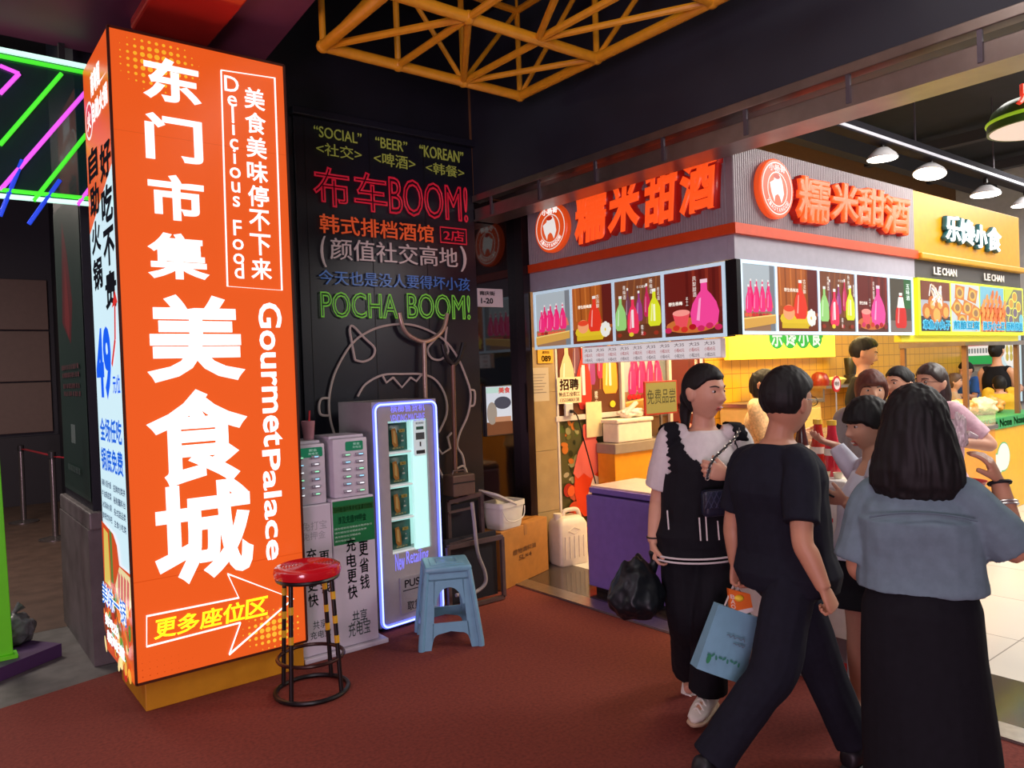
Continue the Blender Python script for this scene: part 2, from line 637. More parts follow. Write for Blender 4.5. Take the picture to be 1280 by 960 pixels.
# ================================================================== YELLOW SPACE FRAME
t = thing('space_frame', 'yellow painted steel tube space frame hanging under the dark ceiling', 'truss', (2.5, 3.85, 3.4))
L0 = V((2.5, 3.85, 3.4))
yel = mat('yellow_paint', (226, 158, 32), 0.35, var=0.08)
xs = [1.815, 2.278, 2.737, 3.184]
yA, yB_, yC, yD = 3.85, 3.14, 2.33, 1.6
z0, z1 = 3.4, 3.95
mb = MB()
for yy in (yA, yB_, yC, yD):
    mb.tube([(xs[0], yy, z0), (xs[3], yy, z0)], 0.03, 10)
for xx in (xs[0], xs[3]):
    mb.tube([(xx, yA, z0), (xx, yD, z0)], 0.03, 10)
mb.build('bottom_chord', yel, t, True, L0)
mb = MB()
for yy, y2 in ((yA, yB_), (yB_, yC), (yC, yD)):
    mb.tube([(xs[1], y2, z0), (xs[0], yy, z0)], 0.02, 8)
    mb.tube([(xs[1], y2, z0), (xs[1], yy, z0)], 0.02, 8)
    mb.tube([(xs[1], y2, z0), (xs[2], yy, z0)], 0.02, 8)
    mb.tube([(xs[2], yy, z0), (xs[2] + 0.02, y2, z0)], 0.02, 8)
    mb.tube([(xs[2], yy, z0), (xs[3], y2, z0)], 0.018, 8)
mb.build('bracing', yel, t, True, L0)
for xx, yy in [(q, yA) for q in xs] + [(xs[3], q) for q in (yB_, yC, yD)]:
    MB().tube([(xx, yy, z0), (xx, yy, z1)], 0.018, 8).build('upright', yel, t, True, L0)
mb = MB()
mb.tube([(xs[1], yA, z1), (xs[2], yA, z0)], 0.015, 8)
mb.tube([(xs[2], yA, z0), (xs[3], yA, z1)], 0.015, 8)
mb.tube([(xs[0], yA, z0), (xs[1], yA, z1)], 0.015, 8)
mb.tube([(xs[3], yA, z0), (xs[3], yB_, z1)], 0.015, 8)
mb.tube([(xs[3], yB_, z0), (xs[3], yC, z1)], 0.015, 8)
mb.tube([(xs[3], yC, z0), (xs[3], yD, z1)], 0.015, 8)
mb.build('diagonal', yel, t, True, L0)
mb = MB()
for yy in (yA, yB_, yC, yD):
    mb.tube([(xs[0], yy, z1), (xs[3], yy, z1)], 0.022, 8)
for xx in (xs[0], xs[3]):
    mb.tube([(xx, yA, z1), (xx, yD, z1)], 0.022, 8)
for xx, yy in ((xs[0], yA), (xs[3], yA), (xs[0], yD), (xs[3], yD)):
    mb.tube([(xx, yy, z1), (xx, yy, 4.31)], 0.01, 6)
mb.build('top_chord', yel, t, True, L0)
for xx, yy in [(q, yA) for q in xs] + [(q, r) for r in (yB_, yC) for q in (xs[1], xs[3])]:
    MB().ell((xx, yy, z0), (0.038, 0.038, 0.036), 12).build('node', yel, t, True, L0)

# red glossy panel under the purple soffit
o = MB().bx(0.955, 1.345, 3.0, 4.29, 3.44, 3.5, 0.012).build('ceiling_panel', mat('red_gloss', (206, 52, 42), 0.12, var=0.15, scale=3, spec=0.7, coat=0.5), None)
tag(o, 'glossy red panel fixed under the purple soffit above the orange light box', 'panel')

# ================================================================== ORANGE LIGHT BOX
bx0, bx1, by0, by1, bz0, bz1 = 0.79, 1.65, 4.0, 4.66, 0.165, 3.31
BOX = thing('light_box_sign', 'tall orange backlit column sign with white lettering on a yellow plinth', 'sign', (1.22, 4.33, 0))
BL = V((1.22, 4.33, 0))
MB().bx(0.84, 1.655, 4.06, 4.6, 0.0, 0.17, 0.004).build('plinth', mat('plinth_yellow', (196, 134, 24), 0.45), BOX, local=BL)
MB().bx(bx0 + 0.004, bx1 - 0.004, by0 + 0.006, by1, bz0, bz1).build('housing', mat('housing_dark', (40, 28, 26), 0.4), BOX, local=BL)
lit = print_mat('backlit_print', 0.93, 0.3)
Pf = Prt((bx0, by0, bz0), X1)
WW, HH = bx1 - bx0, bz1 - bz0
og = (230, 90, 30)
Pf.rect(0, 0, WW, HH, og)
# panel joints and halftone dots
Pf.rect(0, HH * 0.155, WW, HH * 0.1565, (214, 78, 20))
Pf.rect(0, HH * 0.845, WW, HH * 0.846, (216, 80, 20))


def dots(P, u0, v0, nx, ny, du, fn, col):
    P.k += 1
    for i in range(nx):
        for j in range(ny):
            r = fn(i / (nx - 1), j / (ny - 1)) * du * 0.5
            if r > 0.0012:
                u, v = u0 + i * du, v0 + j * du
                P.poly([(u + r * math.cos(2 * PI * k / 8), v + r * math.sin(2 * PI * k / 8)) for k in range(8)], col, up=False)


dots(Pf, 0.05, HH - 0.30, 16, 9, 0.033, lambda a, b: 0.85 * max(0, 1 - ((a - 0.35) / 0.42) ** 2 - ((b - 0.62) / 0.6) ** 2), (246, 176, 44))
dots(Pf, 0.45, 0.015, 12, 8, 0.033, lambda a, b: 0.9 * max(0, 1 - ((a - 0.62) / 0.5) ** 2 - ((b - 0.42) / 0.5) ** 2), (250, 186, 54))
dots(Pf, 0.03, 0.03, 14, 6, 0.033, lambda a, b: 0.22 * (1 - a) * (1 - b), (196, 70, 16))
Pf.build('front_print', lit, BOX, local=BL)
O = V((bx0, by0 - 0.001, bz0))


def BP(px, py):   # photo point on the box front -> (u, v)
    p = ony(px, py, by0); return (p.x - bx0, p.z - bz0)


whitel = mat('backlit_white', (226, 246, 246), 0.3, emit=1.05, var=0.0)
items = []
for ch, a, b in (('东', (179, 66), (250, 136)), ('门', (182, 138), (252, 208)), ('市', (186, 214), (254, 280)), ('集', (185, 288), (260, 352)),
                 ('美', (182, 366), (305, 476)), ('食', (183, 488), (310, 600)), ('城', (192, 608), (316, 716))):
    u0, v1 = BP(a[0], (a[1] + 4)); u1, v0 = BP(b[0], b[1] - 4)
    items.append((ch, u0 - 0.008, v0 - 0.012, u1 + 0.008, v1 + 0.012))
lettering('headline_lettering', items, O, X1, Z1, whitel, BOX, BL, depth=0.004, bold=0.032)
# framed slogan
mb = MB()
c = [BP(276, 88), BP(343, 98), BP(352, 363), BP(284, 358)]
mb.tube([O + X1 * u + Z1 * v + NY * 0.004 for u, v in c], 0.0085, 6, closed=True, flat=0.4)
mb.build('slogan_frame', whitel, BOX, local=BL)
u0, v1 = BP(304, 106); u1, v0 = BP(340, 352)
lettering('slogan_lettering', column_items('美食美味停不下来', u0, v0, u1, v1), O, X1, Z1, whitel, BOX, BL, depth=0.004, bold=0.018)
u0, v1 = BP(285, 100); u1, v0 = BP(305, 352)
it = []
n = 0
word = 'Delicious Food'
hh = (v1 - v0) / len(word)
for i, ch in enumerate(word):
    if ch == ' ': continue
    me, bb = text_mesh(ch, 0.008)
    cw = (bb[1] - bb[0]) * 0.115; chh = (bb[3] - bb[2]) * 0.115
    cu = (u0 + u1) / 2 - 0.004; base = v1 - (i + 0.8) * hh
    it.append((ch, cu - cw / 2, base, cu + cw / 2, base + chh))
lettering('slogan_english', it[:9], O, X1, Z1, whitel, BOX, BL, depth=0.004, bold=0.008)
lettering('slogan_english', it[9:], O, X1, Z1, whitel, BOX, BL, depth=0.004, bold=0.008)
# Gourmet Palace, turned to read downwards
for wd_, (a, b) in (('Gourmet', ((322, 378), (358, 556))), ('Palace', ((327, 563), (355, 697)))):
    me, bb = text_mesh(wd_, 0.02)
    u0, v1 = BP(*a); u1, v0 = BP(*b)
    um = (u0 + u1) / 2; vm = (v0 + v1) / 2; ln = v1 - v0; tk = (u1 - u0)
    MB().mesh(me, text_matrix(bb, O, X1, Z1, um - ln / 2, vm - tk / 2, um + ln / 2, vm + tk / 2, 0.004, 0.1, 0, -PI / 2)).build('english_lettering', whitel, BOX, local=BL)
# arrow
mb = MB()
pts = [BP(183, 770), BP(298, 747), BP(284, 717), BP(366, 748), BP(286, 818), BP(300, 778), BP(183, 808)]
mb.tube([O + X1 * u + Z1 * v + NY * 0.004 for u, v in pts], 0.011, 6, closed=True, flat=0.35)
mb.build('arrow', whitel, BOX, local=BL)
u0, v1 = BP(194, 768); u1, v0 = BP(335, 775)
it = []
for i, ch in enumerate('更多座位区'):
    a = BP(192 + i * 28.5, 800 - i * 6.4); b = BP(192 + i * 28.5 + 27, 770 - i * 6.4)
    it.append((ch, a[0], a[1], b[0], b[1]))
lettering('arrow_lettering', it, O, X1, Z1, mat('backlit_yellow', (250, 232, 30), 0.3, emit=1.0, var=0.0), BOX, BL, depth=0.004, bold=0.022, shear=0.1)
# narrow left face
Ps = Prt((bx0, by1, bz0), NY)
SW = by1 - by0
Ps.rect(0, 0, SW, HH, (206, 236, 246))
Ps.poly([(0, HH * 0.80), (SW, HH * 0.80), (SW, HH), (0, HH)], (226, 84, 24))
Ps.poly([(0, HH * 0.72), (SW, HH * 0.80), (SW, HH * 0.81), (0, HH * 0.81)], (226, 84, 24))
Ps.ellipse(0.12, HH * 0.905, 0.10, 0.10, (240, 240, 240)); Ps.ellipse(0.12, HH * 0.905, 0.085, 0.085, (214, 66, 30)); Ps.text('火', 0.07, HH * 0.905 - 0.05, 0.17, HH * 0.905 + 0.05, (240, 240, 240), 0.03)
Ps.text('南粤阁', 0.2, HH * 0.935, 0.6, HH * 0.975, (245, 245, 245), 0.03)
Ps.text('自助火锅', 0.2, HH * 0.89, 0.6, HH * 0.925, (245, 245, 245), 0.03)
Ps.vtext('自助火锅', 0.05, HH * 0.615, 0.30, HH * 0.86, (20, 20, 26), 0.04)
Ps.vtext('好吃不贵', 0.35, HH * 0.575, 0.62, HH * 0.845, (20, 20, 26), 0.04)
Ps.text('49', 0.03, HH * 0.435, 0.42, HH * 0.555, (24, 84, 206), 0.04)
Ps.line([(0.44, HH * 0.49), (0.54, HH * 0.53), (0.57, HH * 0.585)], 0.03, (214, 40, 36)); Ps.poly([(0.5, HH * 0.58), (0.63, HH * 0.585), (0.58, HH * 0.605)], (214, 40, 36))
Ps.text('元/位', 0.44, HH * 0.445, 0.61, HH * 0.475, (24, 84, 206), 0.02)
Ps.text('全场任吃', 0.06, HH * 0.365, 0.6, HH * 0.405, (30, 90, 190), 0.025)
Ps.text('锅底免费', 0.06, HH * 0.315, 0.6, HH * 0.355, (30, 90, 190), 0.025)
for k, (a, b) in enumerate((('海鲜火锅大餐', '招牌肉类拼'), ('牛油锅底菜', '秘制蘸料台'), ('冰淇淋水果', '各式甜品类'), ('鲜榨饮料吧', '主食小吃类'))):
    Ps.text(a, 0.04, HH * (0.288 - k * 0.019), 0.29, HH * (0.30 - k * 0.019), (46, 60, 90), 0.015)
    Ps.text(b, 0.34, HH * (0.286 - k * 0.019), 0.62, HH * (0.298 - k * 0.019), (46, 60, 90), 0.015)
Ps.poly([(0, 0), (SW, 0), (SW, HH * 0.17), (0.42, HH * 0.17), (0.38, HH * 0.2), (0.3, HH * 0.215), (0, HH * 0.225)], (206, 70, 26))
Ps.poly([(0.02, HH * 0.12), (0.18, HH * 0.12), (0.16, HH * 0.21), (0.05, HH * 0.215)], (216, 190, 90)); Ps.poly([(0.2, HH * 0.13), (0.26, HH * 0.13), (0.26, HH * 0.215), (0.2, HH * 0.22)], (90, 120, 50))
Ps.poly([(0.3, HH * 0.13), (0.44, HH * 0.075), (SW, HH * 0.12), (SW, HH * 0.165), (0.42, HH * 0.168)], (228, 214, 160))
for k in range(4):
    Ps.poly([(0.36 + k * 0.07, HH * 0.118), (0.40 + k * 0.07, HH * 0.105), (0.43 + k * 0.07, HH * 0.155), (0.39 + k * 0.07, HH * 0.16)], (208, 92, 96))
random.seed(3)
for k in range(60):
    cc = random.choice([(236, 170, 60), (190, 40, 30), (70, 130, 50), (250, 220, 150), (120, 50, 24), (240, 120, 50)])
    Ps.ellipse(random.uniform(0.03, 0.62), HH * random.uniform(0.006, 0.11), random.uniform(0.02, 0.06), random.uniform(0.02, 0.05), cc, random.uniform(0, 3), 10)
Ps.text('美味一锅', 0.03, HH * 0.085, 0.62, HH * 0.125, (235, 245, 255), 0.06); Ps.text('美味一锅', 0.03, HH * 0.085, 0.62, HH * 0.125, (40, 100, 190), 0.01)
Ps.text('好吃出', 0.08, HH * 0.052, 0.42, HH * 0.072, (245, 250, 255), 0.05)
Ps.text('新味道', 0.12, HH * 0.026, 0.56, HH * 0.048, (245, 250, 255), 0.05)
Ps.build('side_print', lit, BOX, local=BL)
# dark edge trims
mb = MB()
for x in (bx0, bx1):
    mb.bx(x - 0.006, x + 0.006, by0 - 0.006, by0 + 0.006, bz0, bz1)
mb.bx(bx0, bx1, by0 - 0.006, by0 + 0.006, bz0 - 0.006, bz0 + 0.006); mb.bx(bx0, bx1, by0 - 0.006, by0 + 0.006, bz1 - 0.006, bz1 + 0.006)
mb.build('edge_trim', mat('edge_trim_dark', (70, 30, 16), 0.4), BOX, local=BL)

# ================================================================== RICE WINE STALL: FASCIA
xA, yB = 4.0, 2.82
zs0, zs1, zst, zt = 2.25, 2.40, 2.465, 2.96
greyrib = mat('ribbed_grey_panel', (150, 140, 142), 0.45, var=0.06)
greyband = mat('pale_grey_band', (166, 162, 172), 0.4, var=0.05)
orstrip = mat('orange_strip', (214, 72, 26), 0.4, var=0.06)
FL = V((4.0, 3.8, 2.25)); FL2 = V((5.2, 2.82, 2.25))
FA = thing('stall_fascia', 'grey ribbed fascia with raised orange characters, half under the steel header by the black glass', 'shop sign', FL)
FA2 = thing('stall_fascia', 'grey ribbed fascia with raised orange characters next to the mustard yellow fascia', 'shop sign', FL2)
mb = MB()
n = 90
pts = []
for i in range(n):
    a = i / n * 1.929
    pts += [(a, 0.0), (a + 0.006, 0.007), (a + 0.016, 0.007)]
pts += [(1.929, 0), (1.929, -0.05), (0, -0.05)]
# left face, ribs along z; polygon in (along -y, outwards -x)
mb.prism(pts, (xA, 4.80, zst), NY, V((-1, 0, 0)), -(zt - zst), 0)
mb.build('ribbed_panel', greyrib, FA, local=FL)
mb = MB()
pts = []
for i in range(108):
    a = i / 108 * 2.42
    pts += [(a, 0.0), (a + 0.006, 0.007), (a + 0.016, 0.007)]
pts += [(2.42, 0), (2.42, -0.05), (0, -0.05)]
mb.prism(pts, (xA, yB, zst), X1, NY, -(zt - zst), 0)
mb.build('ribbed_panel', greyrib, FA2, local=FL2)
mb = MB()
mb.bx(xA - 0.035, xA + 0.05, yB + 0.051, 4.80, zs1, zst)
mb.build('orange_strip', orstrip, FA, local=FL)
mb = MB()
mb.bx(xA - 0.035, 6.42, yB - 0.035, yB + 0.05, zs1, zst)
mb.build('orange_strip', orstrip, FA2, local=FL2)
mb = MB()
mb.bx(xA, xA + 0.05, yB + 0.051, 4.80, zs0, zs1)
mb.build('lower_band', greyband, FA, local=FL)
mb = MB(); mb.bx(xA, 6.42, yB, yB + 0.05, zs0, zs1)
mb.build('lower_band', greyband, FA2, local=FL2)

glow_or = mat('lit_orange_letter', (246, 84, 30), 0.35, emit=0.85, var=0.0)
deep_or = mat('letter_return_red', (168, 26, 16), 0.4, emit=0.25, var=0.0)


def brush(name, chars, o, U, boxes, dep, FA, FL):
    """brush-style characters standing off the panel: dark red returns behind, lit orange faces in front"""
    it = [(c, b[0], b[1], b[2], b[3], b[4]) for c, b in zip(chars, boxes)]
    for q in it:
        lettering(name + '_return', [q], o, U, Z1, deep_or, FA, FL, depth=dep * 0.5, extrude=0.06, bold=0.062, shear=0.14)
        lettering(name, [(q[0], q[1] + 0.004, q[2] + 0.004, q[3] - 0.004, q[4] - 0.004, q[5])], o, U, Z1, glow_or, FA, FL, depth=dep, extrude=0.02, bold=0.05, shear=0.14)


oA = V((xA - 0.007, 4.80, zs1))


def A_(px, py):
    p = onx(px, py, 3.96); return 4.80 - p.y, p.z - zs1


def B_(px, py):
    p = ony(px, py, 2.78); return p.x - xA, p.z - zs1


bx_ = []
for a, b in (((716, 244), (760, 300)), ((757, 226), (803, 287)), ((801, 216), (848, 278)), ((845, 204), (896, 262))):
    u0, v1 = A_(*a); u1, v0 = A_(*b)
    bx_.append((u0 + .01, v0, u1, v1, 0.05))
brush('character', '糯米甜酒', oA, NY, bx_, 0.045, FA, FL)
oB = V((xA, yB - 0.007, zs1))
bx_ = []
for a, b in (((988, 216), (1032, 284)), ((1031, 224), (1069, 282)), ((1063, 230), (1102, 287)), ((1097, 240), (1132, 297))):
    u0, v1 = B_(*a); u1, v0 = B_(*b)
    bx_.append((u0, v0, u1, v1, 0.03))
brush('character', '糯米甜酒', oB, X1, bx_, 0.05, FA2, FL2)


def logo(c, U, sc, FA, FL):
    N = U.cross(Z1)
    MB().lathe([(0.0, 0.0), (0.186 * sc, 0.0), (0.19 * sc, 0.01), (0.19 * sc, 0.04), (0.182 * sc, 0.048), (0.0, 0.048)], c, 48, N).build('logo_disc', mat('logo_orange', (238, 84, 30), 0.35, emit=0.5, var=0.0), FA, True, FL)
    P = Prt(c + N * 0.049, U)
    s = sc
    P.ellipse(0, 0, 0.176 * s, 0.176 * s, (240, 90, 34), n=40)
    P.ellipse(0, 0, 0.168 * s, 0.168 * s, (252, 240, 232), n=40); P.ellipse(0, 0, 0.160 * s, 0.160 * s, (238, 84, 30), n=40)
    P.ellipse(0, -0.005 * s, 0.112 * s, 0.112 * s, (252, 240, 232), n=36); P.ellipse(0, -0.005 * s, 0.104 * s, 0.104 * s, (240, 92, 40), n=36)
    P.poly([(-0.07 * s, -0.03 * s), (-0.085 * s, 0.03 * s), (-0.04 * s, 0.05 * s), (-0.03 * s, 0.085 * s), (0.03 * s, 0.09 * s), (0.05 * s, 0.06 * s), (0.06 * s, 0.03 * s), (0.07 * s, -0.03 * s), (0.04 * s, -0.09 * s), (0.02 * s, -0.05 * s), (0.0, -0.035 * s), (-0.03 * s, -0.05 * s), (-0.04 * s, -0.09 * s)], (254, 246, 240))
    P.ellipse(-0.005 * s, 0.075 * s, 0.035 * s, 0.016 * s, (196, 50, 24))
    P.text('小杨哥', -0.09 * s, 0.105 * s, 0.09 * s, 0.152 * s, (255, 248, 244), 0.04)
    for i, ch in enumerate('XIAOYANGGE'):
        a = -PI / 2 + (i - 4.5) * 0.2
        P.text(ch, 0.136 * s * math.cos(a) - 0.012, 0.136 * s * math.sin(a) - 0.015, 0.136 * s * math.cos(a) + 0.012, 0.136 * s * math.sin(a) + 0.015, (255, 244, 238), 0.04, rot=a + PI / 2)
        P.k -= 1
    P.build('logo_print', print_mat('logo_print_lit', 0.75), FA, FL)


logo(V((3.985, 4.447, 2.71)), NY, 1.0, FA, FL)
logo(V((4.385, 2.805, 2.712)), X1, 1.0, FA2, FL2)


# ------------------------------------------------------------------ menu light boxes with bottle pictures
def pic_tray(P, u0, v0, u1, v1):
    w, h = u1 - u0, v1 - v0
    P.rect(u0, v0, u1, v1, (168, 178, 184)); P.rect(u0, v0, u1, v0 + h * 0.3, (150, 112, 84))
    P.rect(u0 + w * 0.85, v0, u1, v1, (120, 124, 130))
    P.poly([(u0 + w * .1, v0 + h * .3), (u0 + w * .95, v0 + h * .36), (u0 + w * .9, v0 + h * .5), (u0 + w * .18, v0 + h * .5)], (206, 120, 90))
    for k in range(4): P.bottle(u0 + w * (.28 + .17 * k), v0 + h * .36, w * .15, h * .42, (228, 30, 104), (220, 214, 214))
    for k in range(4): P.bottle(u0 + w * (.2 + .2 * k), v0 + h * (.27 + .01 * k), w * .18, h * .42, (236, 44, 120), (226, 220, 220))
    for k in range(8): P.ellipse(u0 + w * (.12 + .1 * k), v0 + h * .24, w * .05, h * .03, random.choice([(200, 40, 40), (150, 30, 30), (226, 90, 60)]))
    P.poly([(u0 + w * .03, v0 + h * .03), (u0 + w * .98, v0 + h * .12), (u0 + w * .98, v0 + h * .25), (u0 + w * .03, v0 + h * .18)], (212, 160, 74))
    P.line([(u0 + w * .03, v0 + h * .18), (u0 + w * .98, v0 + h * .25)], h * .02, (240, 206, 120))


def pic_bowl(P, u0, v0, u1, v1):
    w, h = u1 - u0, v1 - v0
    P.rect(u0, v0, u1, v1, (168, 86, 30))
    for k in range(7): P.line([(u0 + w * (.08 + .13 * k), v1), (u0 + w * (.1 + .125 * k), v0 + h * .4)], w * .035, (138, 66, 22) if k % 2 else (196, 110, 44))
    P.rect(u0 + w * .75, v0 + h * .3, u1, v1, (96, 26, 20)); P.rect(u0, v0, u1, v0 + h * .25, (110, 48, 22))
    P.ellipse(u0 + w * .5, v0 + h * .2, w * .44, h * .15, (222, 190, 40)); P.rect(u0 + w * .1, v0 + h * .05, u0 + w * .75, v0 + h * .13, (214, 180, 36))
    P.bottle(u0 + w * .56, v0 + h * .2, w * .3, h * .62, (226, 54, 34), (230, 224, 216), fat=1.1)
    P.ellipse(u0 + w * .27, v0 + h * .3, w * .14, h * .12, (240, 160, 110)); P.ellipse(u0 + w * .27, v0 + h * .36, w * .13, h * .05, (226, 70, 40))
    for k in range(9):
        P.ellipse(u0 + w * (.82 + .07 * math.cos(k * .7)), v0 + h * (.22 + .08 * math.sin(k * .7)), w * .06, h * .05, (232, 232, 224), k)
    P.text('野生杨梅酒', u0 + w * .16, v0 + h * .62, u0 + w * .5, v0 + h * .68, (248, 236, 220), .02)
    P.vtext('古法酿', u0 + w * .62, v0 + h * .6, u0 + w * .69, v0 + h * .84, (248, 236, 220))


def pic_five(P, u0, v0, u1, v1, bot=((150, 206, 120), (216, 222, 40), (236, 52, 90), (120, 66, 40))):
    w, h = u1 - u0, v1 - v0
    P.rect(u0, v0, u1, v1, bot[3]); P.rect(u0, v0, u1, v0 + h * .25, (98, 52, 30))
    for k in range(5): P.line([(u0 + w * (.3 + .15 * k), v1), (u0 + w * (.2 + .16 * k), v0 + h * .25)], w * .03, (146, 86, 48))
    P.bottle(u0 + w * .29, v0 + h * .35, w * .12, h * .52, (110, 60, 80)); P.bottle(u0 + w * .53, v0 + h * .3, w * .14, h * .5, (150, 60, 130)); P.bottle(u0 + w * .7, v0 + h * .36, w * .13, h * .54, (196, 40, 90))
    P.bottle(u0 + w * .13, v0 + h * .17, w * .24, h * .58, bot[0]); P.bottle(u0 + w * .85, v0 + h * .2, w * .26, h * .6, bot[1]); P.bottle(u0 + w * .4, v0 + h * .1, w * .24, h * .62, bot[2])
    P.rect(u0 + w * .37, v0 + h * .2, u0 + w * .42, v0 + h * .5, (240, 226, 226)); P.rect(u0 + w * .83, v0 + h * .28, u0 + w * .87, v0 + h * .55, (246, 246, 200))
    for k in range(4): P.ellipse(u0 + w * (.1 + .26 * k), v0 + h * .09, w * .05, h * .035, random.choice([(170, 40, 36), (222, 200, 50), (150, 50, 30)]))
    P.vtext('青梅酒', u0 + w * .2, v0 + h * .68, u0 + w * .26, v0 + h * .92, (248, 240, 230)); P.vtext('杨梅酒', u0 + w * .77, v0 + h * .72, u0 + w * .83, v0 + h * .97, (248, 240, 230)); P.vtext('桂花酒', u0 + w * .92, v0 + h * .6, u0 + w * .97, v0 + h * .82, (248, 240, 230))
    P.text('手工甜酒', u0 + w * .5, v0 + h * .84, u0 + w * .7, v0 + h * .88, (248, 240, 230)); P.vtext('糯米', u0 + w * .57, v0 + h * .06, u0 + w * .62, v0 + h * .24, (248, 240, 230))


def pic_jug(P, u0, v0, u1, v1):
    w, h = u1 - u0, v1 - v0
    P.rect(u0, v0, u1, v1, (104, 28, 22))
    for k in range(6): P.line([(u0 + w * (.4 + .11 * k), v1), (u0 + w * (.4 + .11 * k), v0 + h * .4)], w * .05, (132, 44, 30) if k % 2 else (90, 22, 18))
    P.rect(u0, v0, u1, v0 + h * .17, (84, 40, 28)); P.ellipse(u0 + w * .46, v0 + h * .16, w * .44, h * .12, (200, 110, 50))
    P.bottle(u0 + w * .68, v0 + h * .12, w * .42, h * .72, (240, 70, 150), (236, 200, 214), fat=1.12)
    P.poly([(u0 + w * .14, v0 + h * .36), (u0 + w * .2, v0 + h * .14), (u0 + w * .38, v0 + h * .14), (u0 + w * .44, v0 + h * .36)], (232, 80, 90)); P.ellipse(u0 + w * .29, v0 + h * .36, w * .15, h * .05, (246, 150, 140))
    for k in range(7): P.ellipse(u0 + w * (.06 + .14 * k), v0 + h * (.1 + .03 * (k % 2)), w * .06, h * .045, random.choice([(176, 20, 30), (206, 50, 40), (130, 20, 24), (200, 40, 90)]))
    P.text('野生杨梅', u0 + w * .08, v0 + h * .48, u0 + w * .32, v0 + h * .54, (248, 240, 230), .02); P.vtext('凤梨甜酒', u0 + w * .5, v0 + h * .58, u0 + w * .56, v0 + h * .9, (248, 240, 230)); P.vtext('手工', u0 + w * .38, v0 + h * .46, u0 + w * .42, v0 + h * .6, (248, 240, 230))


def pic_red(P, u0, v0, u1, v1):
    w, h = u1 - u0, v1 - v0
    P.rect(u0, v0, u1, v1, (74, 66, 52)); P.rect(u0 + w * .65, v0 + h * .45, u1, v1, (40, 96, 44)); P.rect(u0, v0, u1, v0 + h * .22, (120, 104, 96))
    P.bottle(u0 + w * .5, v0 + h * .08, w * .48, h * .66, (206, 30, 26), (240, 236, 230)); P.poly([(u0 + w * .34, v0 + h * .46), (u0 + w * .66, v0 + h * .46), (u0 + w * .6, v0 + h * .66), (u0 + w * .4, v0 + h * .66)], (240, 236, 226))
    P.vtext('五味酒', u0 + w * .74, v0 + h * .6, u0 + w * .9, v0 + h * .92, (240, 250, 240), .02)


menulit = print_mat('menu_backlit', 0.9, 0.3)
framelit = mat('menu_frame_lit', (196, 224, 240), 0.4, emit=0.55, var=0.0)


def menu_box(label, o, U, wdt, hgt, seps, pics, dep=0.09):
    N = U.cross(Z1)
    c = o + U * (wdt / 2)
    T = thing('menu_light_box', label, 'light box', c)
    mb = MB(); mb.prism([(0, 0), (wdt, 0), (wdt, hgt), (0, hgt)], o, U, Z1, -dep, -0.004)
    mb.build('housing', mat('menu_housing', (30, 30, 36), 0.4), T, local=c)
    mb = MB()
    b = 0.022
    for u0, v0, u1, v1 in ((0, 0, wdt, b), (0, hgt - b, wdt, hgt), (0, b, b, hgt - b), (wdt - b, b, wdt, hgt - b)):
        mb.prism([(u0, v0), (u1, v0), (u1, v1), (u0, v1)], o, U, Z1, -0.004, 0.006)
    for s_ in seps[1:-1]:
        mb.prism([(s_ - b / 2, b), (s_ + b / 2, b), (s_ + b / 2, hgt - b), (s_ - b / 2, hgt - b)], o, U, Z1, -0.004, 0.006)
    mb.build('frame', framelit, T, local=c)
    for k, f in enumerate(pics):
        P = Prt(o + N * -0.003, U)
        f(P, seps[k] + b / 2, b, seps[k + 1] - b / 2, hgt - b)
        P.build('picture', menulit, T, c)
    return T


menu_box('row of four backlit bottle pictures on the left face of the corner stall', V((3.985, 4.737, 1.775)), NY, 1.852, 0.466, [0, 0.444, 0.891, 1.35, 1.852], [pic_tray, pic_bowl, pic_five, pic_jug])
menu_box('row of five backlit bottle pictures on the right face of the corner stall', V((4.03, 2.81, 1.782)), X1, 2.32, 0.465, [0, 0.387, 0.9, 1.41, 1.91, 2.32], [pic_tray, pic_bowl, pic_five, pic_jug, pic_red], 0.06)
o = MB().bx(3.985, 4.028, 2.80, 2.88, 1.78, 2.245).build('corner_post', mat('corner_post_black', (14, 14, 18), 0.3), None)
tag(o, 'short black corner post between the two rows of bottle pictures', 'post')
# price board under the left row
T = thing('price_board', 'narrow white backlit price board hanging below the left row of bottle pictures', 'price board', (4.08, 3.62, 1.65))
TL_ = V((4.08, 3.62, 1.65))
MB().bx(4.06, 4.10, 2.98, 4.27, 1.645, 1.772, 0.004).build('board', mat('price_board_white', (206, 190, 190), 0.4, emit=0.35, var=0.0), T, local=TL_)
P = Prt((4.0575, 4.27, 1.645), NY)
P.rect(0.01, 0.006, 1.28, 0.121, (236, 224, 226))
for r in range(3):
    for k in range(10):
        P.text('小瓶%d5元' % (2 + (r + (k > 6)) % 3) if r else '大%d5' % (2 + k % 2), 0.03 + k * 0.125, 0.012 + (2 - r) * 0.037, 0.115 + k * 0.125, 0.038 + (2 - r) * 0.037, (110, 90, 96) if r != 1 else (176, 70, 76), 0.01)
        P.k -= 1
P.build('price_print', print_mat('price_lit', 0.7), T, TL_)

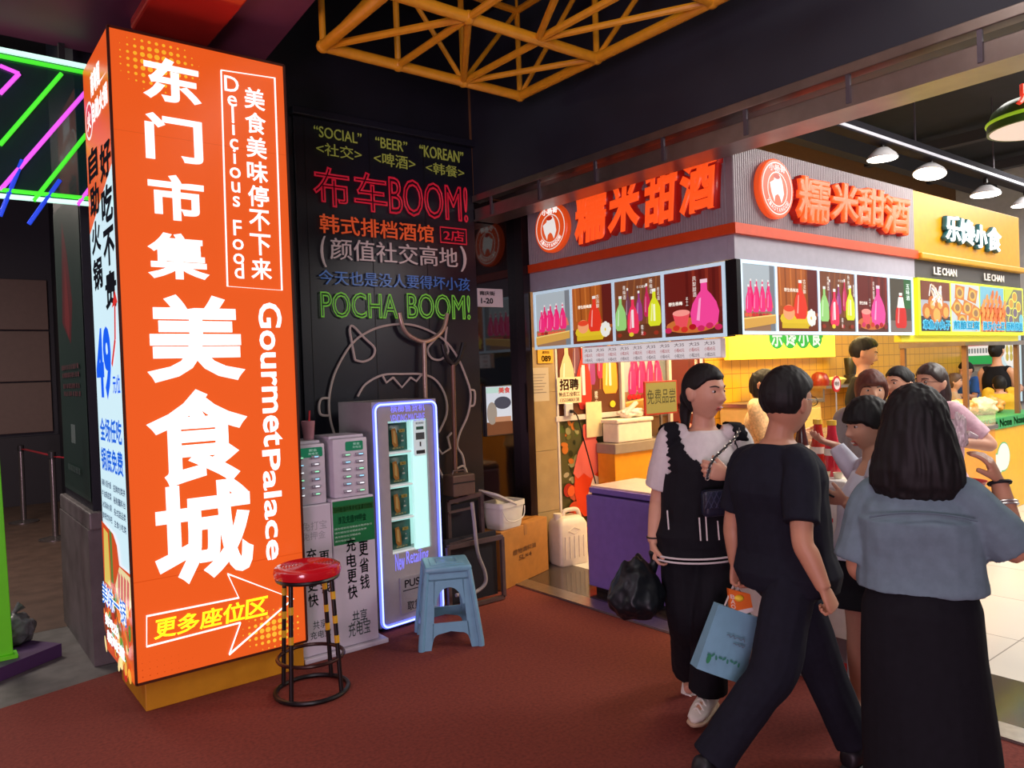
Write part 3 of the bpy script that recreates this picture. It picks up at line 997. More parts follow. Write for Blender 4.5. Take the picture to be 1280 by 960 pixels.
# ================================================================== SNACK STALL FASCIA
yg = mat('mustard_panel', (206, 146, 20), 0.38, emit=0.0, var=0.06)
FB = thing('stall_fascia', 'mustard yellow fascia with white raised characters over a charcoal band', 'shop sign', (7.55, 2.85, 2.25))
BL2 = V((7.55, 2.85, 2.25))
MB().bx(6.425, 8.73, 2.82, 2.9, 2.44, 2.96, 0.004).build('fascia_panel', yg, FB, local=BL2)
mb = MB(); mb.bx(6.425, 8.75, 2.76, 2.9, 2.40, 2.45, 0.01)
mb.build('ledge', yg, FB, local=BL2)
MB().bx(6.425, 8.73, 2.82, 2.88, 2.255, 2.40).build('charcoal_band', mat('charcoal_band', (72, 68, 66), 0.5), FB, local=BL2)
letw = mat('lit_white_letter', (240, 250, 250), 0.3, emit=0.9, var=0.0)
teal = mat('letter_return_teal', (30, 84, 90), 0.4)
oL = V((6.425, 2.815, 2.255))


def L_(px, py):
    p = ony(px, py, 2.79); return p.x - 6.425, p.z - 2.255


for ch, a, b in (('乐', (1179, 268), (1198, 304)), ('馋', (1197, 273), (1216, 308)), ('小', (1216, 280), (1231, 312)), ('食', (1231, 283), (1249, 316))):
    u0, v1 = L_(*a); u1, v0 = L_(*b)
    lettering('character_return', [(ch, u0 - .01, v0 - .01, u1 + 0.01, v1 + 0.01)], oL, X1, Z1, teal, FB, BL2, depth=0.02, extrude=0.05, bold=0.045)
    lettering('character', [(ch, u0, v0, u1, v1)], oL, X1, Z1, letw, FB, BL2, depth=0.045, extrude=0.01, bold=0.022)
for a, b in (((1169, 334), (1198, 347)), ((1232, 341), (1257, 353))):
    u0, v1 = L_(*a); u1, v0 = L_(*b)
    h = 0.065
    for wd_, f0, f1 in (('LE', 0, 0.3), ('CHAN', 0.36, 1.0)):
        lettering('band_lettering', [(wd_, u0 + (u1 - u0) * f0, 0.035, u0 + (u1 - u0) * f1, 0.035 + h)], oL, X1, Z1, mat('band_letter', (214, 208, 202), 0.4), FB, BL2, depth=0.012, extrude=0.01, bold=0.03)


def food(kind):
    def f(P, u0, v0, u1, v1):
        w, h = u1 - u0, v1 - v0
        if kind == 0:
            P.rect(u0, v0, u1, v1, (176, 176, 184)); P.rect(u0, v0 + h * .62, u1, v1, (120, 58, 34)); P.rect(u0, v0, u1, v0 + h * .3, (60, 50, 52))
            for cx, cy, s in ((.18, .4, .14), (.82, .42, .15), (.5, .36, .2), (.36, .56, .13), (.62, .58, .14)):
                P.ellipse(u0 + w * cx, v0 + h * cy, w * s, h * s * 1.1, (200, 110, 40)); P.ellipse(u0 + w * (cx + .02), v0 + h * (cy - .03), w * s * .6, h * s * .7, (240, 170, 80))
            for k in range(16):
                P.line([(u0 + w * random.uniform(.25, .75), v0 + h * random.uniform(.5, .7)), (u0 + w * random.uniform(.3, .7), v0 + h * random.uniform(.72, .95))], w * .03, random.choice([(246, 240, 230), (230, 200, 170), (250, 246, 240)]))
        elif kind == 1:
            P.rect(u0, v0, u1, v1, (200, 206, 206))
            for cx, cy in ((.3, .82), (.75, .78), (.2, .5), (.55, .5), (.85, .4), (.35, .22), (.72, .18)):
                a = random.uniform(0, 1); r = .23
                P.poly([(u0 + w * (cx + r * math.cos(a + k * PI / 2)), v0 + h * (cy + r * .9 * math.sin(a + k * PI / 2))) for k in range(4)], (206, 120, 30)); P.ellipse(u0 + w * cx, v0 + h * cy, w * .13, h * .12, (238, 176, 76)); P.ellipse(u0 + w * cx, v0 + h * cy, w * .08, h * .075, (150, 110, 70))
        elif kind == 2:
            P.rect(u0, v0, u1, v1, (120, 186, 206)); P.rect(u0, v0, u1, v0 + h * .55, (176, 70, 20))
            for r in range(8):
                for k in range(6):
                    if r > 5 and abs(k - 2.5) > (8 - r): continue
                    P.ellipse(u0 + w * (.06 + .175 * k + .06 * (r % 2)), v0 + h * (.1 + r * .105), w * .08, h * .07, random.choice([(236, 122, 36), (222, 100, 24), (246, 150, 60)]), 1.2, 10)
        else:
            P.rect(u0, v0, u1, v1, (120, 110, 90)); P.poly([(u0, v1), (u0 + w * .5, v1), (u0, v0 + h * .6)], (196, 206, 60)); P.poly([(u1, v0), (u1, v0 + h * .4), (u0 + w * .55, v0)], (70, 70, 84))
            for cx, cy in ((.55, .82), (.35, .66), (.75, .6), (.15, .5), (.55, .45), (.3, .28)):
                P.ellipse(u0 + w * cx, v0 + h * cy, w * .15, h * .13, (222, 222, 90)); P.ellipse(u0 + w * cx, v0 + h * cy, w * .12, h * .1, random.choice([(110, 90, 110), (206, 150, 40), (150, 170, 150)]))
            P.ellipse(u0 + w * .88, v0 + h * .3, w * .12, h * .12, (110, 190, 206))
        P.text(('章鱼小丸子', '煎酿豆腐', '狼牙小土豆', '肠粉捞面')[kind], u0 + w * .02, v0 + h * .02, u1 - w * .02, v0 + h * .24, (130, 220, 246), 0.075)
        P.text(('章鱼小丸子', '煎酿豆腐', '狼牙小土豆', '肠粉捞面')[kind], u0 + w * .05, v0 + h * .045, u1 - w * .05, v0 + h * .215, (20, 130, 170), 0.012)
    return f


T = thing('menu_light_box', 'row of four backlit fried snack pictures framed in lime yellow', 'light box', (7.57, 2.8, 1.79))
c = V((7.57, 2.8, 1.79))
oo = V((6.425, 2.80, 1.785))
MB().prism([(0, 0), (2.3, 0), (2.3, 0.465), (0, 0.465)], oo, X1, Z1, -0.08, 0).build('housing', mat('lime_frame_lit', (206, 220, 40), 0.4, emit=0.6, var=0.0), T, local=c)
sp = [0.02, 0.60, 1.22, 1.80, 2.28]
for k in range(4):
    P = Prt(oo + NY * 0.004, X1)
    food(k)(P, sp[k] + 0.012, 0.03, sp[k + 1] - 0.012, 0.445)
    P.build('picture', menulit, T, c)
o = MB().bx(6.2, 8.7, 2.84, 2.9, 1.73, 1.785, 0.004).build('valance_rail', mat('yellow_rail', (210, 196, 40), 0.4, emit=0.25, var=0.0), None)
tag(o, 'thin yellow rail running under the fried snack pictures', 'rail')

# ================================================================== NEON WALL
yn = 4.84
NB = thing('neon_sign_board', 'black wall board carrying dim neon writing and a line-drawn neon face', 'neon sign', (2.82, 4.85, 0))
NL = V((2.82, 4.85, 0))
mb = MB(); mb.bx(2.05, 3.5, 4.845, 4.87, 0.02, 3.36, 0.003)
mb.build('board', mat('neon_board_black', (24, 26, 38), 0.35, var=0.1, scale=3), NB, local=NL)
mb = MB(); mb.bx(2.03, 3.52, 4.80, 4.87, 3.36, 3.41, 0.004)
mb.build('top_rail', mat('rail_dark', (44, 46, 58), 0.3, 0.4), NB, local=NL)
mb = MB()
for x in (2.12, 2.6, 3.05): mb.bx(x, x + 0.004, 4.842, 4.846, 0.02, 3.36)
mb.build('panel_joint', mat('joint_black', (8, 8, 12), 0.5), NB, local=NL)


def neon(name, rgb, e):
    return mat('neon_' + name, rgb, 0.35, emit=e, var=0.0)


nyel, nred, nora, nwhi, nblu, ngrn = neon('yellow', (142, 146, 66), .28), neon('red', (176, 24, 46), .5), neon('orange', (196, 76, 36), .5), neon('white', (166, 146, 146), .32), neon('blue', (50, 88, 150), .4), neon('green', (104, 172, 60), .45)
oN = V((0, yn, 0))


def N_(a, b):
    p, q = ony(a[0], a[1], yn), ony(b[0], b[1], yn)
    return p.x, q.z, q.x, p.z


def nline(t, a, b, m, bold=0.0, outline=0.0, name='neon_writing'):
    u0, v0, u1, v1 = N_(a, b)
    for i, w_ in enumerate(t.split('|')):
        n = len(t.split('|')); d = (u1 - u0) / n
        lettering(name, [(w_, u0 + i * d, v0, u0 + (i + 1) * d - (0.02 if n > 1 else 0), v1)], oN, X1, Z1, m, NB, NL, depth=0.014, bold=bold, outline=outline, extrude=0.0 if outline else 0.03)


nline('“SOCIAL”', (391, 157), (451, 181), nyel, 0.0); nline('“BEER”', (468, 171), (508, 191), nyel); nline('“KOREAN”', (523, 181), (578, 205), nyel)
nline('<社交>', (394, 177), (451, 202), nyel); nline('<啤酒>', (466, 189), (518, 214), nyel); nline('<韩餐>', (531, 202), (579, 224), nyel)
nline('布', (389, 206), (437, 262), nred, outline=0.022); nline('车', (440, 213), (484, 268), nred, outline=0.022)
nline('BOOM!', (484, 220), (584, 279), nred, outline=0.022)
nline('韩式排档酒馆', (398, 267), (541, 304), nora, 0.004)
u0, v0, u1, v1 = N_((549, 284), (582, 306))
mb = MB(); mb.tube([oN + X1 * u + Z1 * v + NY * 0.014 for u, v in ((u0, v0), (u1, v0), (u1, v1), (u0, v1))], 0.006, 6, closed=True); mb.build('neon_frame', nred, NB, local=NL)
nline('2店', (553, 287), (579, 303), nred, 0.005)
nline('(', (399, 295), (407, 334), nwhi); nline('颜值社交高地', (411, 297), (571, 335), nwhi, 0.0); nline(')', (574, 308), (582, 340), nwhi)
nline('今天也是没人要得坏小孩', (397, 337), (586, 364), nblu, 0.0)
nline('POCHA', (399, 364), (497, 399), ngrn, outline=0.022); nline('BOOM!', (507, 366), (587, 400), ngrn, outline=0.022)
# neon face outline, pale unlit tubes with a faint glow put into the material
nf = mat('neon_tube_faint_glow', (168, 152, 148), 0.35, emit=0.1, var=0.0)


def Q(pts):   # points read in a 3.556x view of the photo region starting at (360, 400)
    return [ony(360 + x / 3.556, 400 + y / 3.556, 4.825) for x, y in pts]


for nm, pts in (('face_outline', [(210, 520), (190, 450), (182, 380), (188, 310), (215, 220), (280, 110), (350, 55), (430, 26), (520, 18), (600, 36), (690, 85), (750, 160), (790, 250), (812, 330), (800, 420), (765, 500), (752, 560), (775, 600), (785, 650)]),
                ('ear', [(298, 178), (285, 110), (275, 40), (290, 28), (340, 80), (385, 125), (375, 165), (335, 185), (298, 178)]),
                ('ear', [(706, 30), (700, 95), (712, 140), (680, 175), (640, 170), (620, 130), (650, 90), (706, 30)]),
                ('mouth', [(310, 340), (345, 285), (420, 245), (510, 240), (600, 242), (660, 270), (700, 340), (705, 420), (670, 500)]),
                ('tooth', [(420, 248), (437, 278), (467, 255)]), ('tooth', [(467, 255), (506, 300), (545, 255)]), ('tooth', [(545, 255), (570, 272), (592, 245)]),
                ('cheek', [(185, 348), (150, 350), (138, 380), (145, 420), (180, 425)]), ('cheek', [(812, 310), (830, 318), (828, 375), (806, 382)]),
                ('star', [(660, 560), (685, 595), (722, 570), (710, 520), (728, 500)]),
                ('lower_line', [(660, 640), (690, 700)]), ('lower_line', [(752, 660), (782, 650), (800, 700), (806, 770)])):
    mb = MB(); mb.tube(Q(pts), 0.0085, 8, sub=4 if nm not in ('tooth', 'star') else 0)
    mb.build(nm, nf, NB, True, NL)

# small plate with the street name and stall number
T = thing('number_plate', 'small white plate numbered 1-20 on the black glass', 'sign', (3.63, 4.85, 2.2)); TLp = V((3.63, 4.85, 2.2))
MB().bx(3.505, 3.755, 4.845, 4.86, 2.125, 2.27, 0.003).build('plate', mat('plate_white', (186, 178, 184), 0.4, emit=0.08, var=0.0), T, local=TLp)
P = Prt((3.505, 4.8445, 2.125), X1)
P.text('南庆街', 0.02, 0.09, 0.17, 0.125, (40, 34, 44), 0.03); P.text('1-20', 0.03, 0.025, 0.15, 0.07, (40, 34, 44), 0.03)
P.build('plate_print', print_mat('print_matte'), T, TLp)
# glowing picture panel fixed on the black glass
T = thing('picture_panel', 'small bright screen with a food picture on the black glass by the door jamb', 'screen', (3.67, 4.84, 1.3)); TLp = V((3.67, 4.84, 1.3))
MB().bx(3.535, 3.805, 4.835, 4.86, 1.10, 1.50, 0.004).build('casing', mat('panel_casing', (30, 28, 34), 0.3), T, local=TLp)
P = Prt((3.535, 4.8345, 1.10), X1)
P.rect(0.008, 0.008, 0.262, 0.392, (206, 214, 226)); P.rect(0.008, 0.008, 0.262, 0.11, (110, 64, 40)); P.rect(0.01, 0.34, 0.2, 0.385, (180, 214, 206))
P.ellipse(0.17, 0.26, 0.085, 0.05, (60, 66, 84)); P.text('美食', 0.13, 0.335, 0.25, 0.385, (206, 60, 50), .03); P.ellipse(0.06, 0.18, 0.05, 0.09, (150, 140, 130)); P.rect(0.09, 0.11, 0.25, 0.15, (180, 130, 100))
P.build('panel_picture', print_mat('panel_lit', 0.85), T, TLp)

# anti-riot forks leaning on the wall
fork_c = mat('fork_steel', (178, 152, 140), 0.3, 0.5)
T = thing('security_fork', 'pale steel U-headed security fork leaning on the neon board', 'security fork', (2.95, 4.72, 0)); c = V((2.95, 4.72, 0))
f = [ony(x, y, 4.79) for x, y in ((499, 391), (504, 410), (514, 421), (530, 427), (545, 421), (555, 409), (559, 392))]
MB().tube(f, 0.016, 10, sub=4).build('fork_head', fork_c, T, True, c)
MB().tube([f[3], ony(537, 735, 4.72) * 1.0 - V((0, 0, ony(537, 735, 4.72).z - .01))], 0.017, 10).build('pole', fork_c, T, True, c)
T = thing('security_fork', 'dark security fork with two-pronged head and bronze pole, right of the pale one', 'security fork', (3.2, 4.74, 0)); c = V((3.2, 4.74, 0))
f = [ony(x, y, 4.79) for x, y in ((553, 430), (557, 445), (566, 455), (574, 447), (579, 429))]
MB().tube(f, 0.018, 10, sub=4).build('fork_head', mat('fork_black', (26, 26, 32), 0.4), T, True, c)
MB().tube([f[2], ony(572, 720, 4.74) - V((0, 0, ony(572, 720, 4.74).z - .01))], 0.017, 10).build('pole', mat('fork_bronze', (130, 96, 84), 0.35, 0.4), T, True, c)

# ================================================================== VENDING MACHINE
def onplane(px, py, o, n):
    d = ray(px, py); return CAM + d * ((V(o) - CAM).dot(n) / d.dot(n))


va = math.radians(6)
VU = V((math.cos(va), math.sin(va), 0)); VN = V((math.sin(va), -math.cos(va), 0))
VO = V((2.232, 4.235, 0)); VW, VH, VD = 0.505, 1.445, 0.40
VM = thing('vending_machine', 'grey vending machine edged in blue light, packets in its lit window', 'vending machine', VO + VU * VW / 2 - VN * VD / 2, va)
vgrey = mat('vending_grey', (156, 150, 150), 0.35, var=0.04)


def vbox(u0, u1, d0, d1, v0, v1, bev=0.0):      # local to the machine: u across, d back, v up
    return (u0 - VW / 2, u1 - VW / 2, d0 - VD / 2, d1 - VD / 2, v0, v1, bev)


def vp(px, py):
    p = onplane(px, py, VO, VN) - VO; return p.dot(VU), p.z


wu0, wv1 = vp(486, 527); wu1, wv0 = vp(541, 678)
wv0 = vp(512, 690)[1]
mb = MB()
mb.bx(*vbox(0, wu0, 0.012, VD, 0.03, VH)); mb.bx(*vbox(wu1, VW, 0.012, VD, 0.03, VH))
mb.bx(*vbox(wu0, wu1, 0.012, VD, 0.03, wv0)); mb.bx(*vbox(wu0, wu1, 0.012, VD, wv1, VH)); mb.bx(*vbox(wu0, wu1, 0.2, VD, wv0, wv1))
mb.build('body', vgrey, VM)
mb = MB(); mb.bx(*vbox(wu0, wu1, 0.185, 0.198, wv0, wv1))
mb.build('window_back', mat('window_lit', (196, 236, 232), 0.5, emit=0.55, var=0.0), VM)
wz = [wv0 + (wv1 - wv0) * k / 4 for k in range(4)]
for z in wz:
    MB().bx(*vbox(wu0, wu0 + (wu1 - wu0) * 0.62, 0.03, 0.185, z, z + 0.012, 0.003)).build('shelf', mat('shelf_white', (224, 236, 234), 0.4, emit=0.2), VM)
mb = MB(); mb.bx(*vbox(wu0 + (wu1 - wu0) * 0.63, wu1, 0.03, 0.05, wv0, wv1))
mb.build('light_panel', mat('light_panel_cyan', (186, 240, 232), 0.4, emit=0.7, var=0.0), VM)
mb = MB()
ru, rv0, rv1 = wu0 + (wu1 - wu0) * 0.66, wv1 - 0.24, wv1 - 0.005
mb.prism([(ru + .01, rv0), (wu1 - .02, rv0), (wu1 - .01, rv0 + .01), (wu1 - .01, rv1 - .01), (wu1 - .02, rv1), (ru + .01, rv1), (ru, rv1 - .01), (ru, rv0 + .01)], (-VW / 2, -VD / 2 + 0.03, 0), X1, Z1, 0, 0.012)
mb.build('control_panel', mat('control_white', (206, 226, 226), 0.35, emit=0.25, var=0.0), VM)
P = Prt((-VW / 2, -VD / 2 + 0.0175, 0), X1)
m_ = (ru + wu1 - .01) / 2
P.text('请扫码购买', ru + .015, rv1 - .03, wu1 - .025, rv1 - .015, (40, 60, 60), .01); P.rect(m_ - .03, rv1 - .065, m_ + .03, rv1 - .045, (40, 110, 90)); P.rect(m_ - .035, rv1 - .13, m_ + .035, rv1 - .085, (90, 96, 100)); P.rect(m_ - .006, rv1 - .175, m_ + .006, rv1 - .145, (50, 50, 56)); P.rect(m_ - .035, rv0 + .012, m_ + .035, rv0 + .035, (40, 46, 52))
P.build('control_print', print_mat('print_dim', 0.15), VM)
glow_b = mat('blue_led', (96, 110, 255), 0.3, emit=1.5, var=0.0)
glow_w = mat('blue_white_led', (176, 196, 255), 0.3, emit=1.7, var=0.0)
rr = [(0.035, 0.045), (VW - .035, 0.045)]
lp = []
for cx, cy, a0 in ((VW - .055, .075, -90), (VW - .055, VH - .06, 0), (.055, VH - .06, 90), (.055, .075, 180)):
    for k in range(6):
        a = math.radians(a0 + 18 * k); lp.append((cx + .042 * math.cos(a), cy + .042 * math.sin(a)))
P3 = lambda u, v, d: V((u - VW / 2, d - VD / 2, v))
MB().tube([P3(u, v, 0.004) for u, v in lp], 0.013, 8, closed=True).build('led_border', glow_b, VM, True)
MB().tube([P3(u, v, -0.006) for u, v in lp], 0.006, 6, closed=True).build('led_core', glow_w, VM, True)
oV = V((-VW / 2, 0.012 - VD / 2, 0))
led_t = mat('led_letter', (130, 130, 255), 0.3, emit=0.9, var=0.0)
a, b = vp(489, 506), vp(532, 513)
lettering('title_lettering', [('槟榔售货机', a[0], b[1], b[0], a[1])], oV, X1, Z1, led_t, VM, None, depth=0.003, bold=0.004)
a, b = vp(489, 519), vp(532, 525)
for w_, f0, f1 in (('VENDING', 0, .47), ('MACHINE', .51, 1)):
    lettering('title_english', [(w_, a[0] + (b[0] - a[0]) * f0, b[1], a[0] + (b[0] - a[0]) * f1, a[1])], oV, X1, Z1, led_t, VM, None, depth=0.003, bold=0.0)
a, b = vp(495, 697), vp(537, 703)
for w_, f0, f1 in (('New', 0, .27), ('Retailing', .33, 1)):
    lettering('lower_lettering', [(w_, a[0] + (b[0] - a[0]) * f0, b[1] - .005, a[0] + (b[0] - a[0]) * f1, a[1] + .02)], oV, X1, Z1, led_t, VM, None, depth=0.003, bold=0.0)
# delivery flap
a, b = vp(500, 724), vp(545, 752)
MB().bx(*vbox(a[0], a[0] + .25, 0.0, 0.014, b[1] - .02, a[1] + .005, 0.004)).build('delivery_flap', mat('flap_grey', (138, 134, 138), 0.4), VM)
P = Prt((-VW / 2, -VD / 2 - 0.0005, 0), X1)
P.text('PUSH', a[0] + .035, a[1] - .065, a[0] + .205, a[1] - .015, (30, 30, 36), .02); P.rect(a[0] + .02, a[1] - .085, a[0] + .23, a[1] - .079, (30, 30, 36)); P.text('取货口', a[0] + .05, b[1] - .005, a[0] + .21, b[1] + .055, (40, 40, 46), .01)
P.build('flap_print', print_mat('print_matte'), VM)
P = Prt((-VW / 2, 0.0115 - VD / 2, 0), X1)
a, b = vp(499, 768), vp(532, 780)
P.text('G', a[0], b[1], a[0] + .04, b[1] + .05, (40, 40, 46), .02); P.text('速客', a[0] + .05, b[1], a[0] + .15, b[1] + .05, (40, 40, 46), .02)
P.build('maker_print', print_mat('print_matte'), VM)
mb = MB()
for u in (.03, VW - .07):
    for d in (.03, .33): mb.bx(*vbox(u, u + .04, d, d + .04, 0, .032))
mb.build('base_feet', mat('feet_black', (20, 20, 22), 0.5), VM)
# packets on the shelves
Rv = Matrix.Rotation(va, 4, 'Z'); Tv = Matrix.Translation(VM.location)
desc = ['topmost', 'second from the top', 'third from the top', 'lowest']
pk0 = None
for k in range(4):
    z = wz[3 - k] + 0.013
    p = Tv @ Rv @ V((wu0 + (wu1 - wu0) * 0.34 - VW / 2, 0.09 - VD / 2, z))
    lab = 'dark green gold-lettered snack packet in the vending machine window, ' + desc[k]
    if pk0 is None:
        pk0 = thing('snack_packet', lab, 'snack packet', p, va, 'snack packets in the vending machine')
        W_, H_ = 0.19, 0.18
        rings = []
        for v, t_ in ((0, .004), (.012, .006), (.03, .018), (.08, .024), (.13, .018), (.165, .006), (.18, .004)):
            rings.append([(x, y, v) for x, y in ((-W_ / 2, 0), (-W_ / 3, -t_), (0, -t_ * 1.2), (W_ / 3, -t_), (W_ / 2, 0), (W_ / 3, t_), (0, t_ * 1.2), (-W_ / 3, t_))])
        mb = MB(); mb.loft(rings); mb.build('pouch', mat('packet_green', (26, 74, 62), 0.3, var=0.2), pk0, True)
        P = Prt((-W_ / 2 + .02, -0.031, 0), X1)
        P.poly([(.03, .05), (.045, .025), (.075, .03), (.07, .1), (.055, .15), (.025, .145)], (196, 130, 50)); P.poly([(.04, .06), (.062, .045), (.056, .13), (.04, .135)], (236, 190, 110))
        P.rect(.085, .12, .13, .14, (222, 190, 90)); P.text('口味王', .088, .122, .127, .138, (60, 50, 20), .02); P.text('和成天下', .03, .014, .12, .026, (226, 204, 120), .01); P.rect(.1, .06, .12, .07, (220, 220, 200)); P.rect(.105, .09, .112, .1, (200, 200, 190))
        P.build('front_print', print_mat('print_dim', 0.15), pk0)
    else:
        dup(pk0, p, va, lab)

# ================================================================== POWER BANK STATIONS
yp = 4.11
pb_white = mat('cabinet_white', (196, 190, 200), 0.4, var=0.04)


def PB(px, py, y=yp):
    p = ony(px, py, y); return p.x, p.z


cx0 = PB(417, 700)[0]; cx1 = PB(470, 700)[0]
ctop = PB(444, 621)[1]
cw = cx1 - cx0
SP = thing('display_pedestal', 'white pedestal with a green poster and green writing, beside the vending machine', 'pedestal', ((cx0 + cx1) / 2, yp + .17, 0))
MB().bx(-cw / 2, cw / 2, -.17, .17, .03, ctop, .006).build('cabinet', pb_white, SP)
MB().bx(-cw / 2, cw / 2 + .05, -.20, .18, 0, .028, .006).build('base_plate', pb_white, SP)
P = Prt((-cw / 2, -.1705, 0), X1)
P.rect(.004, .04, cw - .004, ctop - .012, (196, 190, 200))
g0, g1 = PB(444, 678)[1], ctop - .012
P.rect(0.005, g0, cw - .003, g1, (22, 112, 62))
P.rect(0.005, g1 - .07, cw - .003, g1 - .03, (30, 92, 40))
P.text('扫码租借共享充电宝请勿拔线', .012, g1 - .065, cw - .012, g1 - .035, (226, 206, 60), .01); P.text('涉及充值99押金', .035, g1 - .135, cw * .8, g1 - .09, (220, 240, 226), .01)
for k in range(4): P.text('请勿相信任何理由收取押金行为'[:13 - 2 * k], .012, g0 + .09 - k * .024, cw * (.93 - .14 * k), g0 + .102 - k * .024, (190, 226, 200))
def pt(ch, a, b, col, bold=.0, vert=True):
    u0, v1 = PB(*a); u1, v0 = PB(*b)
    (P.vtext if vert else P.text)(ch, u0 - cx0, v0, u1 - cx0, v1, col, bold)
pt('充电更快', (432, 672), (447, 748), (20, 92, 66), .012); pt('更省钱', (448, 676), (462, 736), (20, 92, 66), .012)
pt('共享', (440, 764), (459, 777), (50, 70, 66), 0, False); pt('充电宝', (435, 779), (463, 790), (50, 70, 66), 0, False)
P.build('pedestal_print', print_mat('print_matte'), SP)
ST = thing('power_bank_station', 'white power bank rental station on the pedestal with the green poster', 'charging station', ((cx0 + cx1) / 2, yp + .17, ctop))
sx0, sx1 = PB(409, 600)[0] - (cx0 + cx1) / 2, PB(463, 600)[0] - (cx0 + cx1) / 2
sh = PB(436, 548)[1] - ctop
MB().bx(sx0 + .05, sx1, -.15, .15, 0, sh, .012).build('housing', pb_white, ST, True)
MB().bx(sx0 + .05, sx1, -.10, .12, sh - .004, sh + .015, .006).build('top_cap', pb_white, ST)
su = lambda px: PB(px, 600)[0] - (cx0 + cx1) / 2
lit_c = [(150, 246, 190), (150, 220, 246), (240, 246, 250)]
for c_ in range(2):
    for r in range(6):
        u = su(435.5 + 16.5 * c_); v = PB(436 + 16 * c_, 569 + 9.1 * r - 1.5 * c_)[1] - ctop
        mb = MB(); mb.tube([(u - .024, -.152, v), (u + .024, -.152, v)], .011, 8, flat=.9); sl = mb.build('power_bank_slot', mat('slot_grey', (150, 148, 158), 0.4), ST, True)
        MB().box((u + .006, -.163, v + .002), (.026, .006, .006)).build('slot_light', mat('slot_light_%d' % ((r + c_) % 3), lit_c[(r + c_) % 3], .4, emit=.8, var=0), sl)
P = Prt((0, -.1515, 0), X1)
a, b = su(435), su(457)
P.rrect(a, sh - .075, b, sh - .02, .008, (26, 150, 106)); P.text('安全', a + .05, sh - .043, b - .02, sh - .028, (220, 250, 236), .02); P.text('充电宝', a + .045, sh - .062, b - .012, sh - .048, (220, 250, 236), .01)
P.build('station_label', print_mat('label_lit', 0.3), ST)
# the second, mostly hidden station beside the light box
lx0, lx1 = 1.668, cx0 - .004
lw_ = lx1 - lx0
SP2 = thing('display_pedestal', 'white pedestal with green writing squeezed against the orange light box', 'pedestal', ((lx0 + lx1) / 2, yp + .17, 0))
MB().bx(-lw_ / 2, lw_ / 2, -.17, .17, .03, ctop - .015, .006).build('cabinet', pb_white, SP2)
MB().bx(-lw_ / 2, lw_ / 2 - .002, -.20, .18, 0, .028, .006).build('base_plate', pb_white, SP2)
P = Prt((-lw_ / 2, -.1705, 0), X1)
uu = lambda px: PB(px, 700)[0] - lx0
P.rect(.004, .04, lw_ - .004, ctop - .03, (196, 190, 200))
P.text('/免打宝', .01, PB(390, 663)[1], lw_ - .03, PB(390, 652)[1], (150, 150, 156)); P.text('免押金', .025, PB(390, 675)[1], lw_ - .04, PB(390, 665)[1], (150, 150, 156))
P.vtext('充电更快', uu(383), PB(390, 760)[1], uu(396), PB(390, 684)[1], (20, 92, 66), .012); P.vtext('更省钱', uu(399), PB(390, 746)[1], uu(412), PB(390, 690)[1], (20, 92, 66), .012)
P.text('共享', uu(388), PB(390, 788)[1], uu(405), PB(390, 777)[1], (50, 70, 66)); P.text('充电宝', uu(384), PB(390, 800)[1], uu(410), PB(390, 790)[1], (50, 70, 66))
P.build('pedestal_print', print_mat('print_matte'), SP2)
ST2 = thing('power_bank_station', 'white power bank rental station close against the orange light box, under the drink cup', 'charging station', ((lx0 + lx1) / 2, yp + .17, ctop - .015))
MB().bx(-lw_ / 2, lw_ / 2 - .012, -.15, .15, 0, sh, .012).build('housing', pb_white, ST2, True)
MB().bx(-lw_ / 2 + .01, lw_ / 2 - .02, -.10, .12, sh - .004, sh + .015, .006).build('top_cap', pb_white, ST2)
for c_ in range(2):
    for r in range(6):
        u = PB(377.5 + 19 * c_, 600)[0] - (lx0 + lx1) / 2; v = PB(390, 572 + 9.4 * r)[1] - ctop + .015
        hw = .024 if c_ else .012
        mb = MB(); mb.tube([(u - hw, -.152, v), (u + hw, -.152, v)], .011, 8, flat=.9); sl = mb.build('power_bank_slot', mat('slot_grey', (150, 148, 158), 0.4), ST2, True)
        MB().box((u + .004, -.163, v + .002), (.022, .006, .006)).build('slot_light', mat('slot_light_%d' % ((r + c_) % 3), lit_c[(r + c_) % 3], .4, emit=.8, var=0), sl)
P = Prt((0, -.1515, 0), X1)
P.rrect(-lw_ / 2 + .01, sh - .075, lw_ / 2 - .03, sh - .02, .008, (26, 150, 106)); P.text('安全', -.01, sh - .043, .04, sh - .028, (220, 250, 236), .02); P.text('充电宝', -.015, sh - .062, .045, sh - .048, (220, 250, 236), .01)
P.build('station_label', print_mat('label_lit', 0.3), ST2)
# drink cup with a straw
cp = ony(386, 553, yp + .16); cp.z = ctop - .015 + sh + .016
T = thing('drink_cup', 'clear plastic cup of red drink with a straw on the rental station', 'cup', cp)
MB().lathe([(0, 0), (.03, 0), (.031, .004), (.041, .11), (.038, .11), (.03, .008), (0, .008)], (0, 0, 0), 20).build('cup', mat('cup_plastic', (206, 150, 160), 0.15, alpha=.55), T, True)
MB().lathe([(0, .01), (.027, .01), (.033, .06), (0, .06)], (0, 0, 0), 16).build('drink', mat('drink_red', (170, 60, 70), 0.2), T, True)
MB().tube([(0, 0, .02), (.012, 0, .17)], .0055, 8).build('straw', mat('straw_red', (216, 36, 50), .4), T, True)

